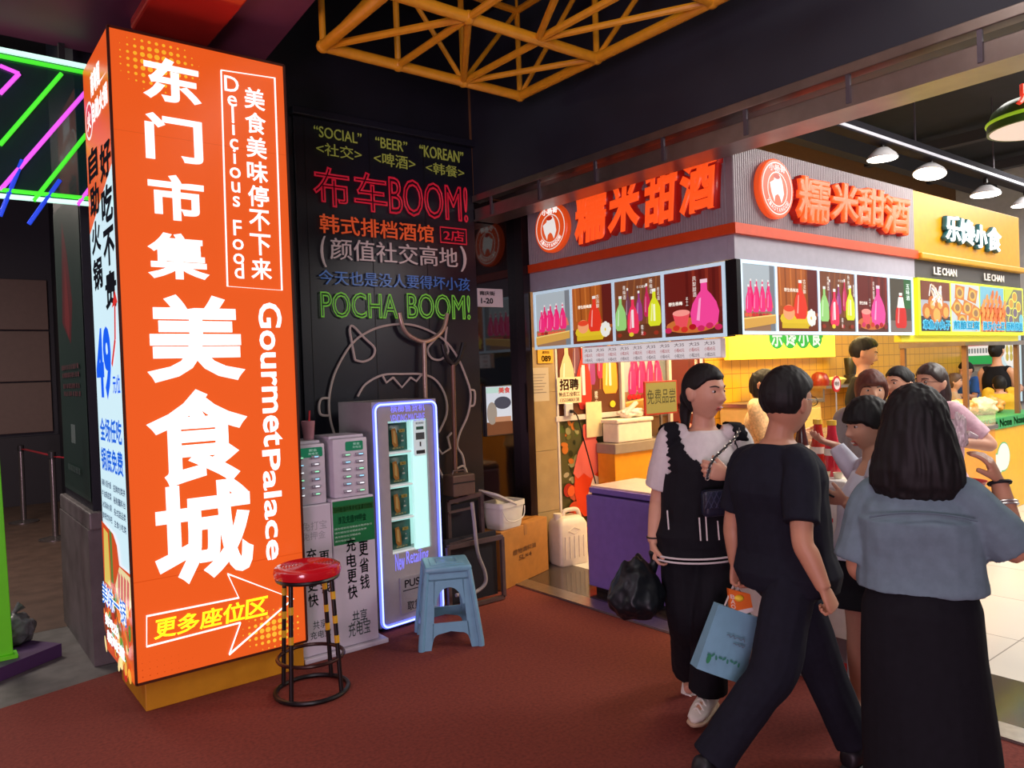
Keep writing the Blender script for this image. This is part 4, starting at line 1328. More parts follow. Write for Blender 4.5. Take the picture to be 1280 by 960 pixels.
# ================================================================== STOOLS
sc_ = V((1.555, 3.725, 0))
T = thing('bar_stool', 'tall round stool with a glossy red seat and black taped legs', 'stool', sc_)
prof = [(0, .652), (.02, .655)]
for k in range(7): prof += [(.03 + .016 * k, .658 - .0012 * k), (.038 + .016 * k, .6635 - .001 * k)]
prof += [(.15, .655), (.165, .645), (.17, .625), (.166, .605), (.155, .6), (0, .6)]
MB().lathe(prof, (0, 0, 0), 40).build('seat', mat('seat_red', (196, 22, 34), 0.18, var=.05, coat=.4), T, True)
blk = mat('stool_black', (20, 17, 18), 0.35)
tape = mat('tape_yellow', (206, 160, 30), 0.4)
MB().tube([(.15 * math.cos(a), .15 * math.sin(a), .592) for a in [2 * PI * k / 32 for k in range(32)]], .012, 8, closed=True).build('seat_ring', blk, T, True)
for k in range(4):
    a = math.radians(32 + 90 * k)
    A, B = V((.142 * math.cos(a), .142 * math.sin(a), .595)), V((.175 * math.cos(a), .175 * math.sin(a), .012))
    lg = MB().tube([A, B], .0115, 10).build('leg', blk, T, True)
    for t_ in (.12, .33, .5) if k != 2 else (.2, .45):
        MB().tube([A.lerp(B, t_), A.lerp(B, t_ + .065)], .0128, 10).build('tape_band', tape, lg, True)
MB().tube([(.165 * math.cos(a), .165 * math.sin(a), .185) for a in [2 * PI * k / 32 for k in range(32)]], .010, 8, closed=True).build('foot_ring', mat('ring_bronze', (60, 34, 30), .3, .5), T, True)
MB().tube([(.182 * math.cos(a), .182 * math.sin(a), .012) for a in [2 * PI * k / 32 for k in range(32)]], .012, 8, closed=True).build('base_ring', blk, T, True)

sb = mat('stool_blue', (112, 160, 184), 0.35, var=.05)
fa = V((2.254, 3.806, 0)); fb = V((2.575, 3.64, 0))
ang = math.atan2((fb - fa).y, (fb - fa).x)
bw = (fb - fa).length; H_ = .47; tw = .26
back = V((-math.sin(ang), math.cos(ang), 0))
T = thing('plastic_stool', 'pale blue plastic stool with arched sides standing on the red carpet', 'stool', fa.lerp(fb, .5) + back * bw / 2, ang)


def side(mb, rot):
    R = Matrix.Rotation(rot, 3, 'Z')
    o = R @ V((-bw / 2, -bw / 2, 0))
    tp = R @ V((-bw / 2, -tw / 2, H_ - .03))
    U = R @ V((1, 0, 0)); W = (tp - o) / (H_ - .03)
    ed = lambda z: (bw - tw) / 2 * z / H_
    def poly(pts): mb.prism(pts, o, U, W, -.012, 0)
    lw = .07
    for f in (lambda u: u, lambda u: bw - u):
        pts = [(f(ed(0)), 0), (f(ed(0) + lw - .008), 0), (f(ed(.07) + lw), .07), (f(ed(.4) + lw - .012), .4), (f(ed(.4)), .4)]
        poly(pts)
        arc = [(f(ed(.08) + lw - .004 + .05 * (1 - math.cos(t_))), .05 + .04 * math.sin(t_)) for t_ in [k * PI / 8 for k in range(5)]]
        poly(arc + [(f(bw / 2), .10), (f(bw / 2), .15), (f(ed(.15) + lw - .01), .15), (f(ed(.08) + lw - .01), .05)])
        arc = [(f(bw / 2 - (bw / 2 - ed(.3) - lw - .002) * math.sin(t_)), .25 + .1 * math.cos(t_)) for t_ in [k * PI / 16 for k in range(9)]]
        poly(arc + [(f(ed(.25) + lw - .01), .25), (f(ed(.4) + lw - .02), .4), (f(bw / 2), .4)])
    poly([(ed(.39), .39), (bw - ed(.39), .39), (bw - ed(H_), H_ - .02), (ed(H_), H_ - .02)])


for k in range(4):
    mb = MB(); side(mb, k * PI / 2); mb.build('side_panel', sb, T)
for k in range(4):
    a = PI / 4 + k * PI / 2
    c0 = V((math.cos(a), math.sin(a), 0)) * (bw / 2 - .006) * math.sqrt(2)
    c1 = V((math.cos(a), math.sin(a), 0)) * (tw / 2 - .004) * math.sqrt(2)
    mb = MB(); mb.tube([c0, c0 + V((0, 0, .03)), c1 + V((0, 0, H_ - .03))], [.02, .019, .016], 8); mb.build('leg', sb, T, True)
mb = MB(); mb.box((0, 0, H_ - .018), (tw + .02, tw + .02, .04), 0, .014, seg=3); mb.build('seat', sb, T, True)
mb = MB(); mb.box((0, 0, H_ + .003), (tw - .06, tw - .06, .006), 0, .003); s_ = mb.build('seat_pad', sb, T, True)
mb = MB()
for k in range(4):
    mb2 = MB(); a = k * PI / 2; mb2.tube([(math.cos(a) * .06 - math.sin(a) * .05, math.sin(a) * .06 + math.cos(a) * .05, H_ + .006), (math.cos(a) * .06 + math.sin(a) * .05, math.sin(a) * .06 - math.cos(a) * .05, H_ + .006)], .004, 6); mb2.build('seat_rib', sb, s_)
mb.bm.free()

# ================================================================== CARTON, TUB, JERRYCAN, METAL RACK
c0 = onz(629, 739); c1 = onz(686, 712)
U = (c1 - c0); L_c = U.length; U.normalize(); Bk = V((-U.y, U.x, 0))
czt = onplane(629, 665, c0, Bk).z
dep = .2
can = math.atan2(U.y, U.x)
cc = c0 + U * (L_c / 2) + Bk * dep / 2
CT = thing('cardboard_box', 'brown taped cardboard carton with faint printing below the white tub', 'box', cc, can)
card = mat('cardboard', (172, 112, 46), 0.75, var=.1, scale=14)
MB().bx(-L_c / 2, L_c / 2, -dep / 2, dep / 2, 0, czt, .004).build('carton', card, CT)
MB().bx(-L_c / 2 - .001, L_c / 2 + .001, -.012, .012, czt - .001, czt + .002).build('lid_seam', mat('cardboard_tape', (150, 94, 38), .4), CT)
MB().bx(-.02, .02, -dep / 2 - .002, 0, czt - .08, czt + .001).build('tape', mat('cardboard_tape', (150, 94, 38), .4), CT)
P = Prt((-L_c / 2, -dep / 2 - .0005, 0), X1)
P.text('植物调和油', L_c * .22, czt * .52, L_c * .72, czt * .62, (120, 70, 30), .03); P.text('5L×4', L_c * .34, czt * .4, L_c * .62, czt * .49, (120, 70, 30), .03)
P.build('carton_print', print_mat('print_matte'), CT)
# white tub with leaning lid
tp = onz(628, 648, czt + .004)
tp = c0 + U * .175 + Bk * .09; tp.z = czt + .003
plw = mat('plastic_white', (214, 208, 200), .4, var=.03)
T = thing('plastic_tub', 'white rectangular plastic tub with its lid resting slanted on top', 'tub', tp, can - .1)


def rrect_ring(a, b, z, r=.03, n=5):
    p = []
    for sx, sy, a0 in ((1, 1, 0), (-1, 1, 90), (-1, -1, 180), (1, -1, 270)):
        for k in range(n):
            t_ = math.radians(a0 + 90 * k / (n - 1)); p.append((sx * (a - r) + r * math.cos(t_), sy * (b - r) + r * math.sin(t_), z))
    return p


MB().loft([rrect_ring(.12, .08, 0), rrect_ring(.125, .085, .02), rrect_ring(.142, .10, .16), rrect_ring(.15, .106, .162), rrect_ring(.15, .106, .2), rrect_ring(.143, .1, .2), rrect_ring(.12, .08, .02)]).build('tub', plw, T, True)
mb = MB(); mb.loft([rrect_ring(.13, .1, -.008), rrect_ring(.135, .105, -.004), rrect_ring(.135, .105, .008), rrect_ring(.12, .09, .012)])
mb.bm.transform(Matrix.Translation((-.07, -.01, .235)) @ Matrix.Rotation(.42, 4, 'Y') @ Matrix.Rotation(.12, 4, 'X'))
mb.build('lid', plw, T, True)
MB().tube([(-.13, -.1, .15), (-.1, -.115, .08), (0, -.118, .055), (.1, -.115, .08), (.135, -.1, .15)], .004, 6, sub=4).build('handle', plw, T, True)
# jerrycan
jp = V((4.235, 4.70, 0))
T = thing('jerrycan', 'white ribbed plastic jerrycan standing by the tiled pillar', 'jerrycan', jp, -.15)
cream = mat('jerry_plastic', (222, 206, 180), .45, var=.05)
a, b = .14, .10
MB().loft([rrect_ring(a - .01, b - .01, 0), rrect_ring(a, b, .015), rrect_ring(a, b, .33), rrect_ring(a - .02, b - .015, .37), rrect_ring(a - .05, b - .04, .395)]).build('body', cream, T, True)
MB().tube([(-.045, 0, .385), (-.03, 0, .43), (.03, 0, .44), (.1, 0, .43), (.125, 0, .36)], .018, 10, sub=5).build('handle', cream, T, True)
MB().lathe([(0, 0), (.03, 0), (.03, .03), (.036, .03), (.036, .052), (0, .052)], (-.095, 0, .37), 18).build('cap', cream, T, True)
for k in range(5):
    mb = MB(); mb.tube([(-.09 + .045 * k, -b - .001, .06), (-.09 + .045 * k, -b - .001, .24)], .006, 6); mb.build('rib', cream, T, True)
mb = MB(); mb.tube([(0, -b - .001, .31), (.06, -b - .001, .285), (0, -b - .001, .26), (-.06, -b - .001, .285)], .004, 6, closed=True); mb.build('emblem', cream, T)
# frame rack and toolbox
rk = mat('rack_metal', (110, 92, 88), .35, .5, var=.15)
T = thing('metal_rack', 'stacked dull metal frames with dark mesh panels between vending machine and carton', 'rack', (3.02, 4.5, 0)); c = V((3.02, 4.5, 0))
q = lambda px, py, y: ony(px, py, y)
g = lambda *ps: [V(p) for p in ps]
mb = MB()
A = q(560, 628, 4.56); B = q(601, 617, 4.56); Cc = q(604, 668, 4.45)
mb.bar(A, B, .03); mb.bar(B, V((B.x, 4.56, .02)), .028); mb.bar(V((A.x, 4.56, A.z)), V((A.x, 4.56, .02)), .028)
mb.build('upper_frame', rk, T, local=c)
A2 = q(560, 692, 4.27); B2 = q(627, 664, 4.27)
B2.z = A2.z = (A2.z + B2.z) / 2
mb = MB(); mb.bar(A2, B2, .03); mb.bar(B2, V((B2.x, 4.27, 0.02)), .026); mb.bar(V((A2.x, 4.27, .02)), V((B2.x, 4.27, .02)), .026); mb.bar(A2, V((A2.x, 4.27, .02)), .026)
mb.build('lower_frame', rk, T, local=c)
mb = MB(); mb.box(((A.x + B.x) / 2, 4.6, .45), (B.x - A.x - .03, .02, .42)); mb.build('mesh_panel', mat('mesh_dark', (24, 22, 30), .6), T, local=c)
mb = MB(); mb.box(((A2.x + B2.x) / 2, 4.33, .26), (B2.x - A2.x - .03, .02, .45)); mb.build('lower_panel', mat('mesh_dark', (24, 22, 30), .6), T, local=c)
mb = MB(); mb.bar(q(560, 641, 4.5), q(592, 634, 4.5), .016); mb.bar(q(562, 680, 4.32), q(590, 672, 4.32), .012); mb.build('cross_bar', rk, T, local=c)
mb = MB(); mb.tube([q(590, 628, 4.24), q(593, 655, 4.24), q(597, 690, 4.22), q(606, 715, 4.22), q(606, 730, 4.22), q(592, 741, 4.22), q(570, 744, 4.22)], .013, 8, sub=5)
o = mb.build('drain_hose', mat('hose_grey', (150, 140, 140), .4), None, True); tag(o, 'pale grey plastic hose looping over the metal frames by the blue stool', 'hose')
T = thing('toolbox', 'small brown worn toolbox on top of the stacked metal frames', 'toolbox', ((A.x + B.x) / 2 - .05, 4.56, max(A.z, B.z) + .017)); 
MB().bx(-.09, .1, -.07, .07, 0, .15, .008).build('case', mat('toolbox_brown', (104, 82, 72), .5, .3), T); MB().tube([(-.05, 0, .15), (-.04, 0, .175), (.05, 0, .175), (.06, 0, .15)], .006, 6).build('handle', rk, T); MB().bx(-.09, .1, -.072, -.068, .09, .1).build('lid_line', mat('feet_black', (20, 20, 22), 0.5), T)

# ================================================================== LEFT HALL
T = thing('neon_glass_panel', 'hanging dark glass panel framed with green, white and pink light tubes', 'glass panel', (0.0, 4.78, 2.6)); c = V((0, 4.78, 2.6))
MB().bx(-.9, .83, 4.80, 4.812, 2.62, 3.40).build('glass', mat('tinted_glass', (30, 66, 62), .05, trans=.0, alpha=.8, spec=.8), T, local=c)
tg, tw_, tp_, tb = mat('tube_green', (70, 230, 50), .3, emit=.9, var=0), mat('tube_white', (200, 255, 235), .3, emit=1.0, var=0), mat('tube_pink', (226, 90, 236), .3, emit=.9, var=0), mat('tube_blue', (30, 70, 220), .3, emit=.7, var=0)
MB().bar((-.9, 4.79, 3.40), (.83, 4.79, 3.39), .022).build('white_tube', tw_, T, local=c); MB().bar((-.9, 4.785, 3.365), (.83, 4.785, 3.355), .018).build('green_tube', tg, T, local=c)
MB().bar((-.9, 4.79, 2.615), (.83, 4.79, 2.625), .022).build('white_tube', tw_, T, local=c); MB().bar((-.9, 4.785, 2.65), (.83, 4.785, 2.655), .018).build('green_tube', tg, T, local=c)
lf = lambda px, py: ony(px, py, 4.785)
for nm, m_, a, b in (('green_tube', tg, (0, 181), (77, 92)), ('pink_tube', tp_, (0, 238), (107, 115)), ('green_tube', tg, (42, 251), (108, 168)), ('pink_tube', tp_, (0, 82), (24, 92)), ('pink_tube', tp_, (24, 92), (0, 117)), ('pink_tube', tp_, (97, 256), (112, 236)),
                     ('blue_tube', tb, (36, 280), (75, 225)), ('blue_tube', tb, (0, 270), (28, 200))):
    MB().tube([lf(*a), lf(*b)], .011, 8).build(nm, m_, T, local=c)
# posts hanging the panel
mb = MB(); mb.bx(.70, .73, 4.80, 4.83, 3.40, 3.5); mb.bx(-.5, -.47, 4.80, 4.83, 3.40, 3.5)
for x in (.7, -.5): MB().bx(x, x + .03, 4.80, 4.83, 3.40, 3.5).build('hanger', mat('feet_black', (20, 20, 22), 0.5), T, local=c)
mb.bm.free()
# dark green poster on the pillar side, seen at a slant
P = Prt((.795, 5.98, .93), NY)
P.rect(0, 0, .96, 1.85, (44, 62, 56)); P.rect(.03, .03, .93, 1.82, (34, 54, 48))
P.poly([(.2, 1.1), (.35, 1.75), (.5, 1.5), (.62, 1.2), (.5, .95)], (92, 36, 40)); P.poly([(.3, 1.1), (.4, 1.5), (.5, 1.1), (.44, .98)], (120, 44, 46))
P.rect(.36, .32, .52, .44, (100, 112, 108))
random.seed(9)
for z_ in (.62, .67, .74, .79):
    for q_ in range(9): P.rect(.14 + .075 * q_, z_, .14 + .075 * q_ + random.uniform(.03, .06), z_ + .03, (92, 58, 60))
for q_ in range(8): P.rect(.25 + .06 * q_, .14, .25 + .06 * q_ + .035, .18, (70, 86, 80))
o = P.build('pillar_poster', print_mat('poster_matte', 0.0, .35)); tag(o, 'faded dark green poster with red graphics on the pillar side', 'poster')
# green upright and purple platform
A = onz(9, 826, .075); 
T = thing('stage_platform', 'low purple platform board at the left edge carrying the green upright', 'platform', (0.2, 5.35, 0))
p4 = [onz(0, 852, 0), onz(72, 822, 0)]
d = (p4[1] - p4[0]).normalized(); n_ = V((-d.y, d.x, 0))
a = p4[0] - d * .6; b = p4[1] + d * .03
mb = MB(); mb.prism([(a.x, a.y), (b.x, b.y), (b.x + n_.x * .5, b.y + n_.y * .5), (a.x + n_.x * .5, a.y + n_.y * .5)], (0, 0, 0), X1, Y1, .0, .075)
mb.build('board', mat('platform_purple', (76, 48, 90), .5), T, local=(0.2, 5.35, 0))
g0 = a.lerp(b, .72) + n_ * .12; g0.z = .076
T = thing('green_upright', 'bright green flat post leaning slightly at the left edge of the picture', 'post', g0)
top = atd(-14, 480, (g0 - CAM).dot(CF)) - g0
top = -CR * .035; top.z = 1.55
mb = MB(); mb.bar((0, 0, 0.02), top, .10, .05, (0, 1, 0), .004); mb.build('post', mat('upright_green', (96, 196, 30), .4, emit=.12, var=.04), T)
MB().bx(-.07, .07, -.05, .05, 0, .02).build('foot_plate', mat('upright_green', (96, 196, 30), .4), T)
# tied bag on the platform
bp = a.lerp(b, .93) + n_ * .3; bp.z = .076
T = thing('tied_bag', 'knotted grey translucent plastic bag lying on the purple platform', 'bag', bp)


def lump(r, n, seed, amp, tie=True):
    t = bmesh.new(); bmesh.ops.create_icosphere(t, subdivisions=4, radius=1)
    for v in t.verts:
        d = v.co.normalized(); k = 1 + amp * noise.noise(d * 2.2 + V((seed, 0, 0))) + amp * .5 * noise.noise(d * 6 + V((0, seed, 0)))
        v.co = V((d.x * r[0] * k, d.y * r[1] * k, d.z * r[2] * k))
        if v.co.z < -r[2] * .75: v.co.z = -r[2] * .75
    return t


t = lump((.11, .11, .10), 4, 3.1, .25); t.transform(Matrix.Translation((0, 0, .075)))
mb = MB(); mb._merge(t); mb.build('bag_body', mat('bag_grey', (120, 120, 124), .3, var=.3, scale=8), T, 'all')
mb = MB(); mb.tube([(0, 0, .16), (.01, 0, .185), (.05, .01, .22)], [.02, .012, .03], 8, sub=3); mb.tube([(0, 0, .165), (-.02, 0, .185), (-.05, .01, .205)], [.015, .012, .028], 8, sub=3); mb.build('knot', mat('bag_grey', (120, 120, 124), .3), T, True)
# stanchions with a red belt
stm = mat('stanchion_steel', (130, 122, 120), .25, .8)
s1, s2 = V((1.0, 10.9, 0)), V((1.14, 9.4, 0))
S1 = thing('stanchion', 'steel queue post with red belt, farther back in the dim hall', 'stanchion', s1, 0, 'queue posts in the dim hall')
MB().lathe([(0, 0), (.16, 0), (.16, .012), (.03, .035), (0, .035)], (0, 0, 0), 24).build('base', stm, S1, True)
MB().tube([(0, 0, .03), (0, 0, .88)], .03, 14).build('pole', stm, S1, True); MB().lathe([(0, .86), (.036, .86), (.036, .93), (0, .95)], (0, 0, 0), 16).build('cap', mat('stanchion_cap', (40, 38, 40), .4), S1, True)
dup(S1, s2, label='steel queue post holding the red belt, nearer of the two posts')
mb = MB(); mb.bar(s1 + V((.02, -.04, .89)), s2 + V((0, .045, .89)), .004, .05, (1, 0, 0)); mb.bar(s2 + V((.03, -.03, .88)), V((1.5, 8.6, .84)), .004, .05, (1, 0, 0))
o = mb.build('barrier_belt', mat('belt_red', (150, 30, 44), .5)); tag(o, 'red fabric barrier belt strung between the steel queue posts', 'belt')
# pale wall panels in the left hall
for k in range(3):
    z = 1.0 + k * .72
    o = MB().bx(.55, 1.55, 12.54, 12.6, z, z + .70, .006).build('trim_wall_panel', mat('beige_panel', (110, 88, 78), .5), None); o['kind'] = 'structure'
o = MB().bx(.2, .55, 12.55, 12.595, .96, 1.2).build('notice', mat('notice_grey', (150, 146, 156), .5), None); tag(o, 'small pale notice on the dark wall behind the queue posts', 'notice')

# ================================================================== INSIDE THE STALLS
tilem = mat('pillar_tile', (168, 142, 98), .45, var=.12, scale=8)
zz = [0, .42, .93, 1.42, 1.80]
for k in range(4):
    o = MB().bx(4.0, 4.285, 4.845, 4.868, zz[k] + .003, zz[k + 1], .002).build('trim_wall_tile', tilem); o['kind'] = 'structure'
T = thing('number_plate', 'yellow plate numbered 089 at the top of the tiled pillar', 'sign', (4.17, 4.84, 1.72)); c = V((4.17, 4.84, 1.72))
MB().bx(4.09, 4.26, 4.835, 4.844, 1.665, 1.785, .002).build('plate', mat('plate_yellow', (226, 170, 50), .4), T, local=c)
P = Prt((4.09, 4.8345, 1.665), X1); P.text('089', .04, .015, .145, .065, (50, 34, 20), .03); P.text('南庆街', .05, .08, .13, .105, (50, 34, 20), .01); P.build('plate_print', print_mat('print_matte'), T, c)
P = Prt((4.01, 4.844, 1.35), X1); P.rect(0, 0, .2, .28, (190, 176, 150))
for k in range(7): P.rect(.03, .22 - k * .025, .17 - .02 * (k % 3), .226 - k * .025, (130, 120, 110))
o = P.build('paper_notice', print_mat('print_matte')); tag(o, 'pale printed paper notice taped on the tiled pillar', 'notice')


def wallpic(name, label, cat, a, b, fn, y=4.86, emit=.0, extra=0.0):
    p, q_ = ony(a[0], a[1], y), ony(b[0], b[1], y)
    P = Prt((p.x, y, q_.z), X1)
    fn(P, 0, 0, q_.x - p.x, p.z - q_.z + extra)
    o = P.build(name, print_mat('wall_print_%d' % int(emit * 100), emit)); return tag(o, label, cat)


def produce(P, u0, v0, u1, v1):
    w, h = u1 - u0, v1 - v0
    P.rect(u0, v0, u1, v1, (70, 66, 30)); P.rect(u0, v0 + h * .55, u1, v1, (84, 82, 44))
    random.seed(11)
    for k in range(110):
        a_ = random.uniform(0, 3); P.ellipse(u0 + w * random.uniform(.06, .94), v0 + h * random.uniform(.56, .96), w * random.uniform(.02, .07), h * random.uniform(.012, .03), random.choice([(76, 92, 38), (150, 146, 96), (110, 112, 52), (196, 112, 40), (46, 52, 24), (178, 166, 130), (60, 70, 34)]), a_, 10); P.k -= 1 if k % 3 else 0
    for k in range(90):
        P.ellipse(u0 + w * random.uniform(.06, .94), v0 + h * random.uniform(.04, .54), w * random.uniform(.03, .085), h * random.uniform(.02, .045), random.choice([(206, 66, 30), (226, 96, 40), (170, 40, 26), (236, 130, 60), (84, 90, 40), (60, 50, 24), (190, 80, 50)]), random.uniform(0, 3), 12); P.k -= 1 if k % 3 else 0
    jx, jy = -.08, .17
    P.poly([(w * (x + jx), h * (y + jy)) for x, y in ((.33, .2), (.42, .14), (.66, .14), (.78, .22), (.84, .36), (.8, .48), (.66, .56), (.42, .56), (.3, .46), (.28, .32))], (222, 62, 24))
    P.poly([(w * (x + jx), h * (y + jy)) for x, y in ((.27, .44), (.34, .4), (.44, .43), (.55, .39), (.68, .43), (.78, .4), (.84, .46), (.72, .6), (.64, .66), (.46, .66), (.36, .58))], (230, 110, 96))
    P.rrect(w * .37, h * .82, w * .59, h * .93, .02, (232, 96, 84)); P.line([(w * .72, h * .69), (w * .84, h * .67), (w * .84, h * .57), (w * .74, h * .49)], w * .05, (206, 90, 40))
    P.poly([(w * .38, h * .41), (w * .5, h * .38), (w * .64, h * .55), (w * .52, h * .58)], (238, 222, 196)); P.text('甜酒', w * .46, h * .44, w * .56, h * .51, (120, 60, 40), .01)


wallpic('wall_picture', 'printed bottle picture beside the tiled pillar, behind the hiring notice', 'picture', (697, 437), (774, 515), lambda *a: pic_five(*a, bot=((214, 196, 150), (236, 160, 50), (206, 50, 36), (110, 34, 26))), extra=.3)
wallpic('wall_picture', 'printed picture of pink bottles on a tray behind the free tasting sign', 'picture', (778, 452), (834, 519), pic_tray, extra=.3)
wallpic('wall_picture', 'printed picture of a red wine jar among fruit and leaves, low on the stall wall', 'picture', (697, 520), (779, 690), produce)
wallpic('wall_picture', 'printed deep red picture on the stall wall behind the walking woman', 'picture', (838, 452), (900, 600), pic_jug, extra=.3)
mb = MB()
for a, b in (((776, 437), (776, 530)), ((836, 452), (836, 530))):
    p, q_ = ony(a[0], a[1], 4.85), ony(b[0], b[1], 4.85); mb.bx(p.x - .02, p.x + .02, 4.835, 4.868, q_.z, p.z + .3, .003)
p, q_ = ony(697, 518, 4.85), ony(836, 516, 4.85); zf = (p.z + q_.z) / 2
mb.bx(p.x - .03, q_.x, 4.835, 4.868, zf - .025, zf + .02, .003); mb.bx(4.288, 4.31, 4.84, 4.868, .02, 1.9)
o = mb.build('trim_picture_frame', mat('frame_cream', (216, 206, 192), .4)); o['kind'] = 'structure'
p, q_ = ony(696, 472, 4.83), ony(727, 503, 4.83)
P = Prt((p.x, 4.83, q_.z), X1); w_, h_ = q_.x - p.x, p.z - q_.z
P.rect(0, 0, w_, h_, (236, 212, 170)); P.text('招聘', w_ * .1, h_ * .5, w_ * .9, h_ * .94, (190, 50, 30), .03); P.text('钟点工/全职工', w_ * .06, h_ * .26, w_ * .94, h_ * .44, (90, 50, 30), .02); P.text('13533800138', w_ * .1, h_ * .06, w_ * .9, h_ * .2, (170, 80, 50), .01)
tag(P.build('hiring_notice', print_mat('print_matte')), 'cream hiring notice with red characters on the bottle picture', 'notice')
p, q_ = ony(732, 503, 4.83), ony(753, 545, 4.83)
o = MB().bx(p.x, q_.x, 4.828, 4.832, q_.z, p.z).build('blank_card', mat('card_cream', (232, 212, 160), .5)); tag(o, 'blank cream card fixed over the stall wall frame', 'card')
p = ony(710, 512, 4.83)
T = thing('wall_socket', 'white wall socket with a black plug under the hiring notice', 'socket', p)
MB().bx(-.045, .045, -.02, .004, -.055, .055, .006).build('plate', plw, T); MB().bx(-.005, .03, -.05, -.02, -.03, 0, .006).build('plug', blk, T)
mb = MB(); mb.tube([(.012, -.04, -.015), (.06, -.05, -.06), (.12, -.05, -.25), (.2, -.05, -.5), (.25, -.05, -.66)], .006, 8, sub=4); mb.build('cord', blk, T, True)
# orange counter with grey top
T = thing('stall_counter', 'orange counter with a grey edged top at the back of the corner stall', 'counter', (5.3, 4.7, 0)); c = V((5.3, 4.7, 0))
cx_ = ony(753, 575, 4.6).x + .16
MB().bx(cx_ + .01, 6.2, 4.62, 4.83, 0, .86, .004).build('front', mat('counter_orange', (226, 150, 34), .4), T, local=c); MB().bx(cx_, 6.24, 4.60, 4.835, .86, .95, .008).build('top', mat('counter_grey', (150, 136, 122), .3), T, local=c)
# styrofoam boxes on it
T = thing('foam_box', 'white styrofoam box with bags on its lid on the orange counter', 'box', (5.0, 4.70, .952))
MB().bx(-.22, .22, -.09, .10, 0, .17, .012).build('box', mat('foam_white', (232, 220, 198), .7, var=.05), T); MB().bx(-.235, .235, -.10, .11, .17, .205, .01).build('lid', mat('foam_white', (232, 220, 198), .7, var=.05), T)
mb = MB(); mb.bar((-.06, -.02, .24), (.09, -.03, .34), .04, .03, bev=.006); mb.build('rolled_bag', plw, T)
t = lump((.13, .08, .05), 4, 1.3, .3); t.transform(Matrix.Translation((.06, .02, .245))); mb = MB(); mb._merge(t); mb.build('plastic_bag', mat('bag_clear', (226, 214, 200), .3), T, 'all')
# free tasting sign
p, q_ = ony(806, 477, 4.66), ony(848, 516, 4.66)
T = thing('tasting_sign', 'red framed yellow-green free tasting sign on a short stand', 'sign', ((p.x + q_.x) / 2, 4.67, .952)); c = V(T.location)
w_, h_ = q_.x - p.x, p.z - q_.z
MB().bx(p.x, q_.x, 4.665, 4.685, q_.z, p.z, .004).build('frame', mat('frame_red', (150, 36, 30), .4), T, local=c)
P = Prt((p.x, 4.6645, q_.z), X1); P.rect(.015, .015, w_ - .015, h_ - .015, (206, 196, 112)); P.text('免费品尝', .03, h_ * .32, w_ - .03, h_ * .76, (60, 60, 40)); P.build('sign_print', print_mat('print_dim', .15), T, c)
mb = MB(); mb.bx((p.x + q_.x) / 2 - .012, (p.x + q_.x) / 2 + .012, 4.67, 4.69, .955, q_.z + .02); mb.bx((p.x + q_.x) / 2 - .06, (p.x + q_.x) / 2 + .06, 4.63, 4.73, .952, .962); mb.build('stand', steel, T, local=c)
# purple chest freezer
T = thing('chest_freezer', 'purple chest freezer with a pale lid at the stall front', 'freezer', (4.08, 3.63, 0)); c = V((4.08, 3.63, 0))
fp = mat('freezer_purple', (124, 100, 170), .35, var=.06)
MB().bx(3.79, 4.32, 3.27, 4.0, .04, .70, .012).build('body', fp, T, local=c); MB().bx(3.84, 4.32, 3.28, 3.99, .70, .735, .006).build('rim', mat('rim_dark', (70, 52, 100), .4), T, local=c)
MB().bx(3.84, 4.31, 3.28, 3.985, .735, .762, .008).build('lid', mat('freezer_lid', (226, 196, 178), .2), T, local=c); MB().bx(3.815, 3.84, 3.28, 3.99, .71, .75, .006).build('handle_rail', fp, T, local=c)
mb = MB(); mb.bx(3.84, 4.3, 3.3, 3.97, 0, .045); mb.build('base', mat('feet_black', (20, 20, 22), 0.5), T, local=c)
# white front counter
T = thing('front_counter', 'white lit counter end with red characters on a grey base, at the passage', 'counter', (3.92, 2.33, 0)); c = V((3.92, 2.33, 0))
MB().bx(3.62, 4.24, 1.96, 2.68, .2, .96, .006).build('panel', mat('counter_white', (236, 232, 226), .4), T, local=c)
MB().bx(3.60, 4.26, 1.94, 2.70, .96, 1.0, .006).build('top', mat('counter_white', (236, 232, 226), .4), T, local=c)
MB().bx(3.64, 4.22, 1.98, 2.66, 0, .2).build('base', mat('base_grey_metal', (132, 122, 132), .3, .4), T, local=c)
P = Prt((3.6195, 2.68, .2), NY); P.text('甜酒', .2, .35, .66, .62, (206, 34, 50), .0); P.rect(.1, .2, .62, .204, (220, 200, 196)); P.build('counter_print', print_mat('print_matte'), T, c)
P = Prt((3.6395, 2.66, .0), NY); P.rect(0, .0, .68, .075, (196, 36, 40)); P.poly([(.3, 0), (.45, 0), (.38, .075), (.3, .075)], (206, 196, 40)); P.poly([(0, 0), (.2, 0), (.26, .075), (0, .075)], (222, 170, 50)); P.ellipse(.53, .04, .03, .014, (246, 226, 220), .4); P.ellipse(.57, .035, .02, .012, (246, 226, 220), -.5); P.build('base_sticker', print_mat('print_matte'), T, c)
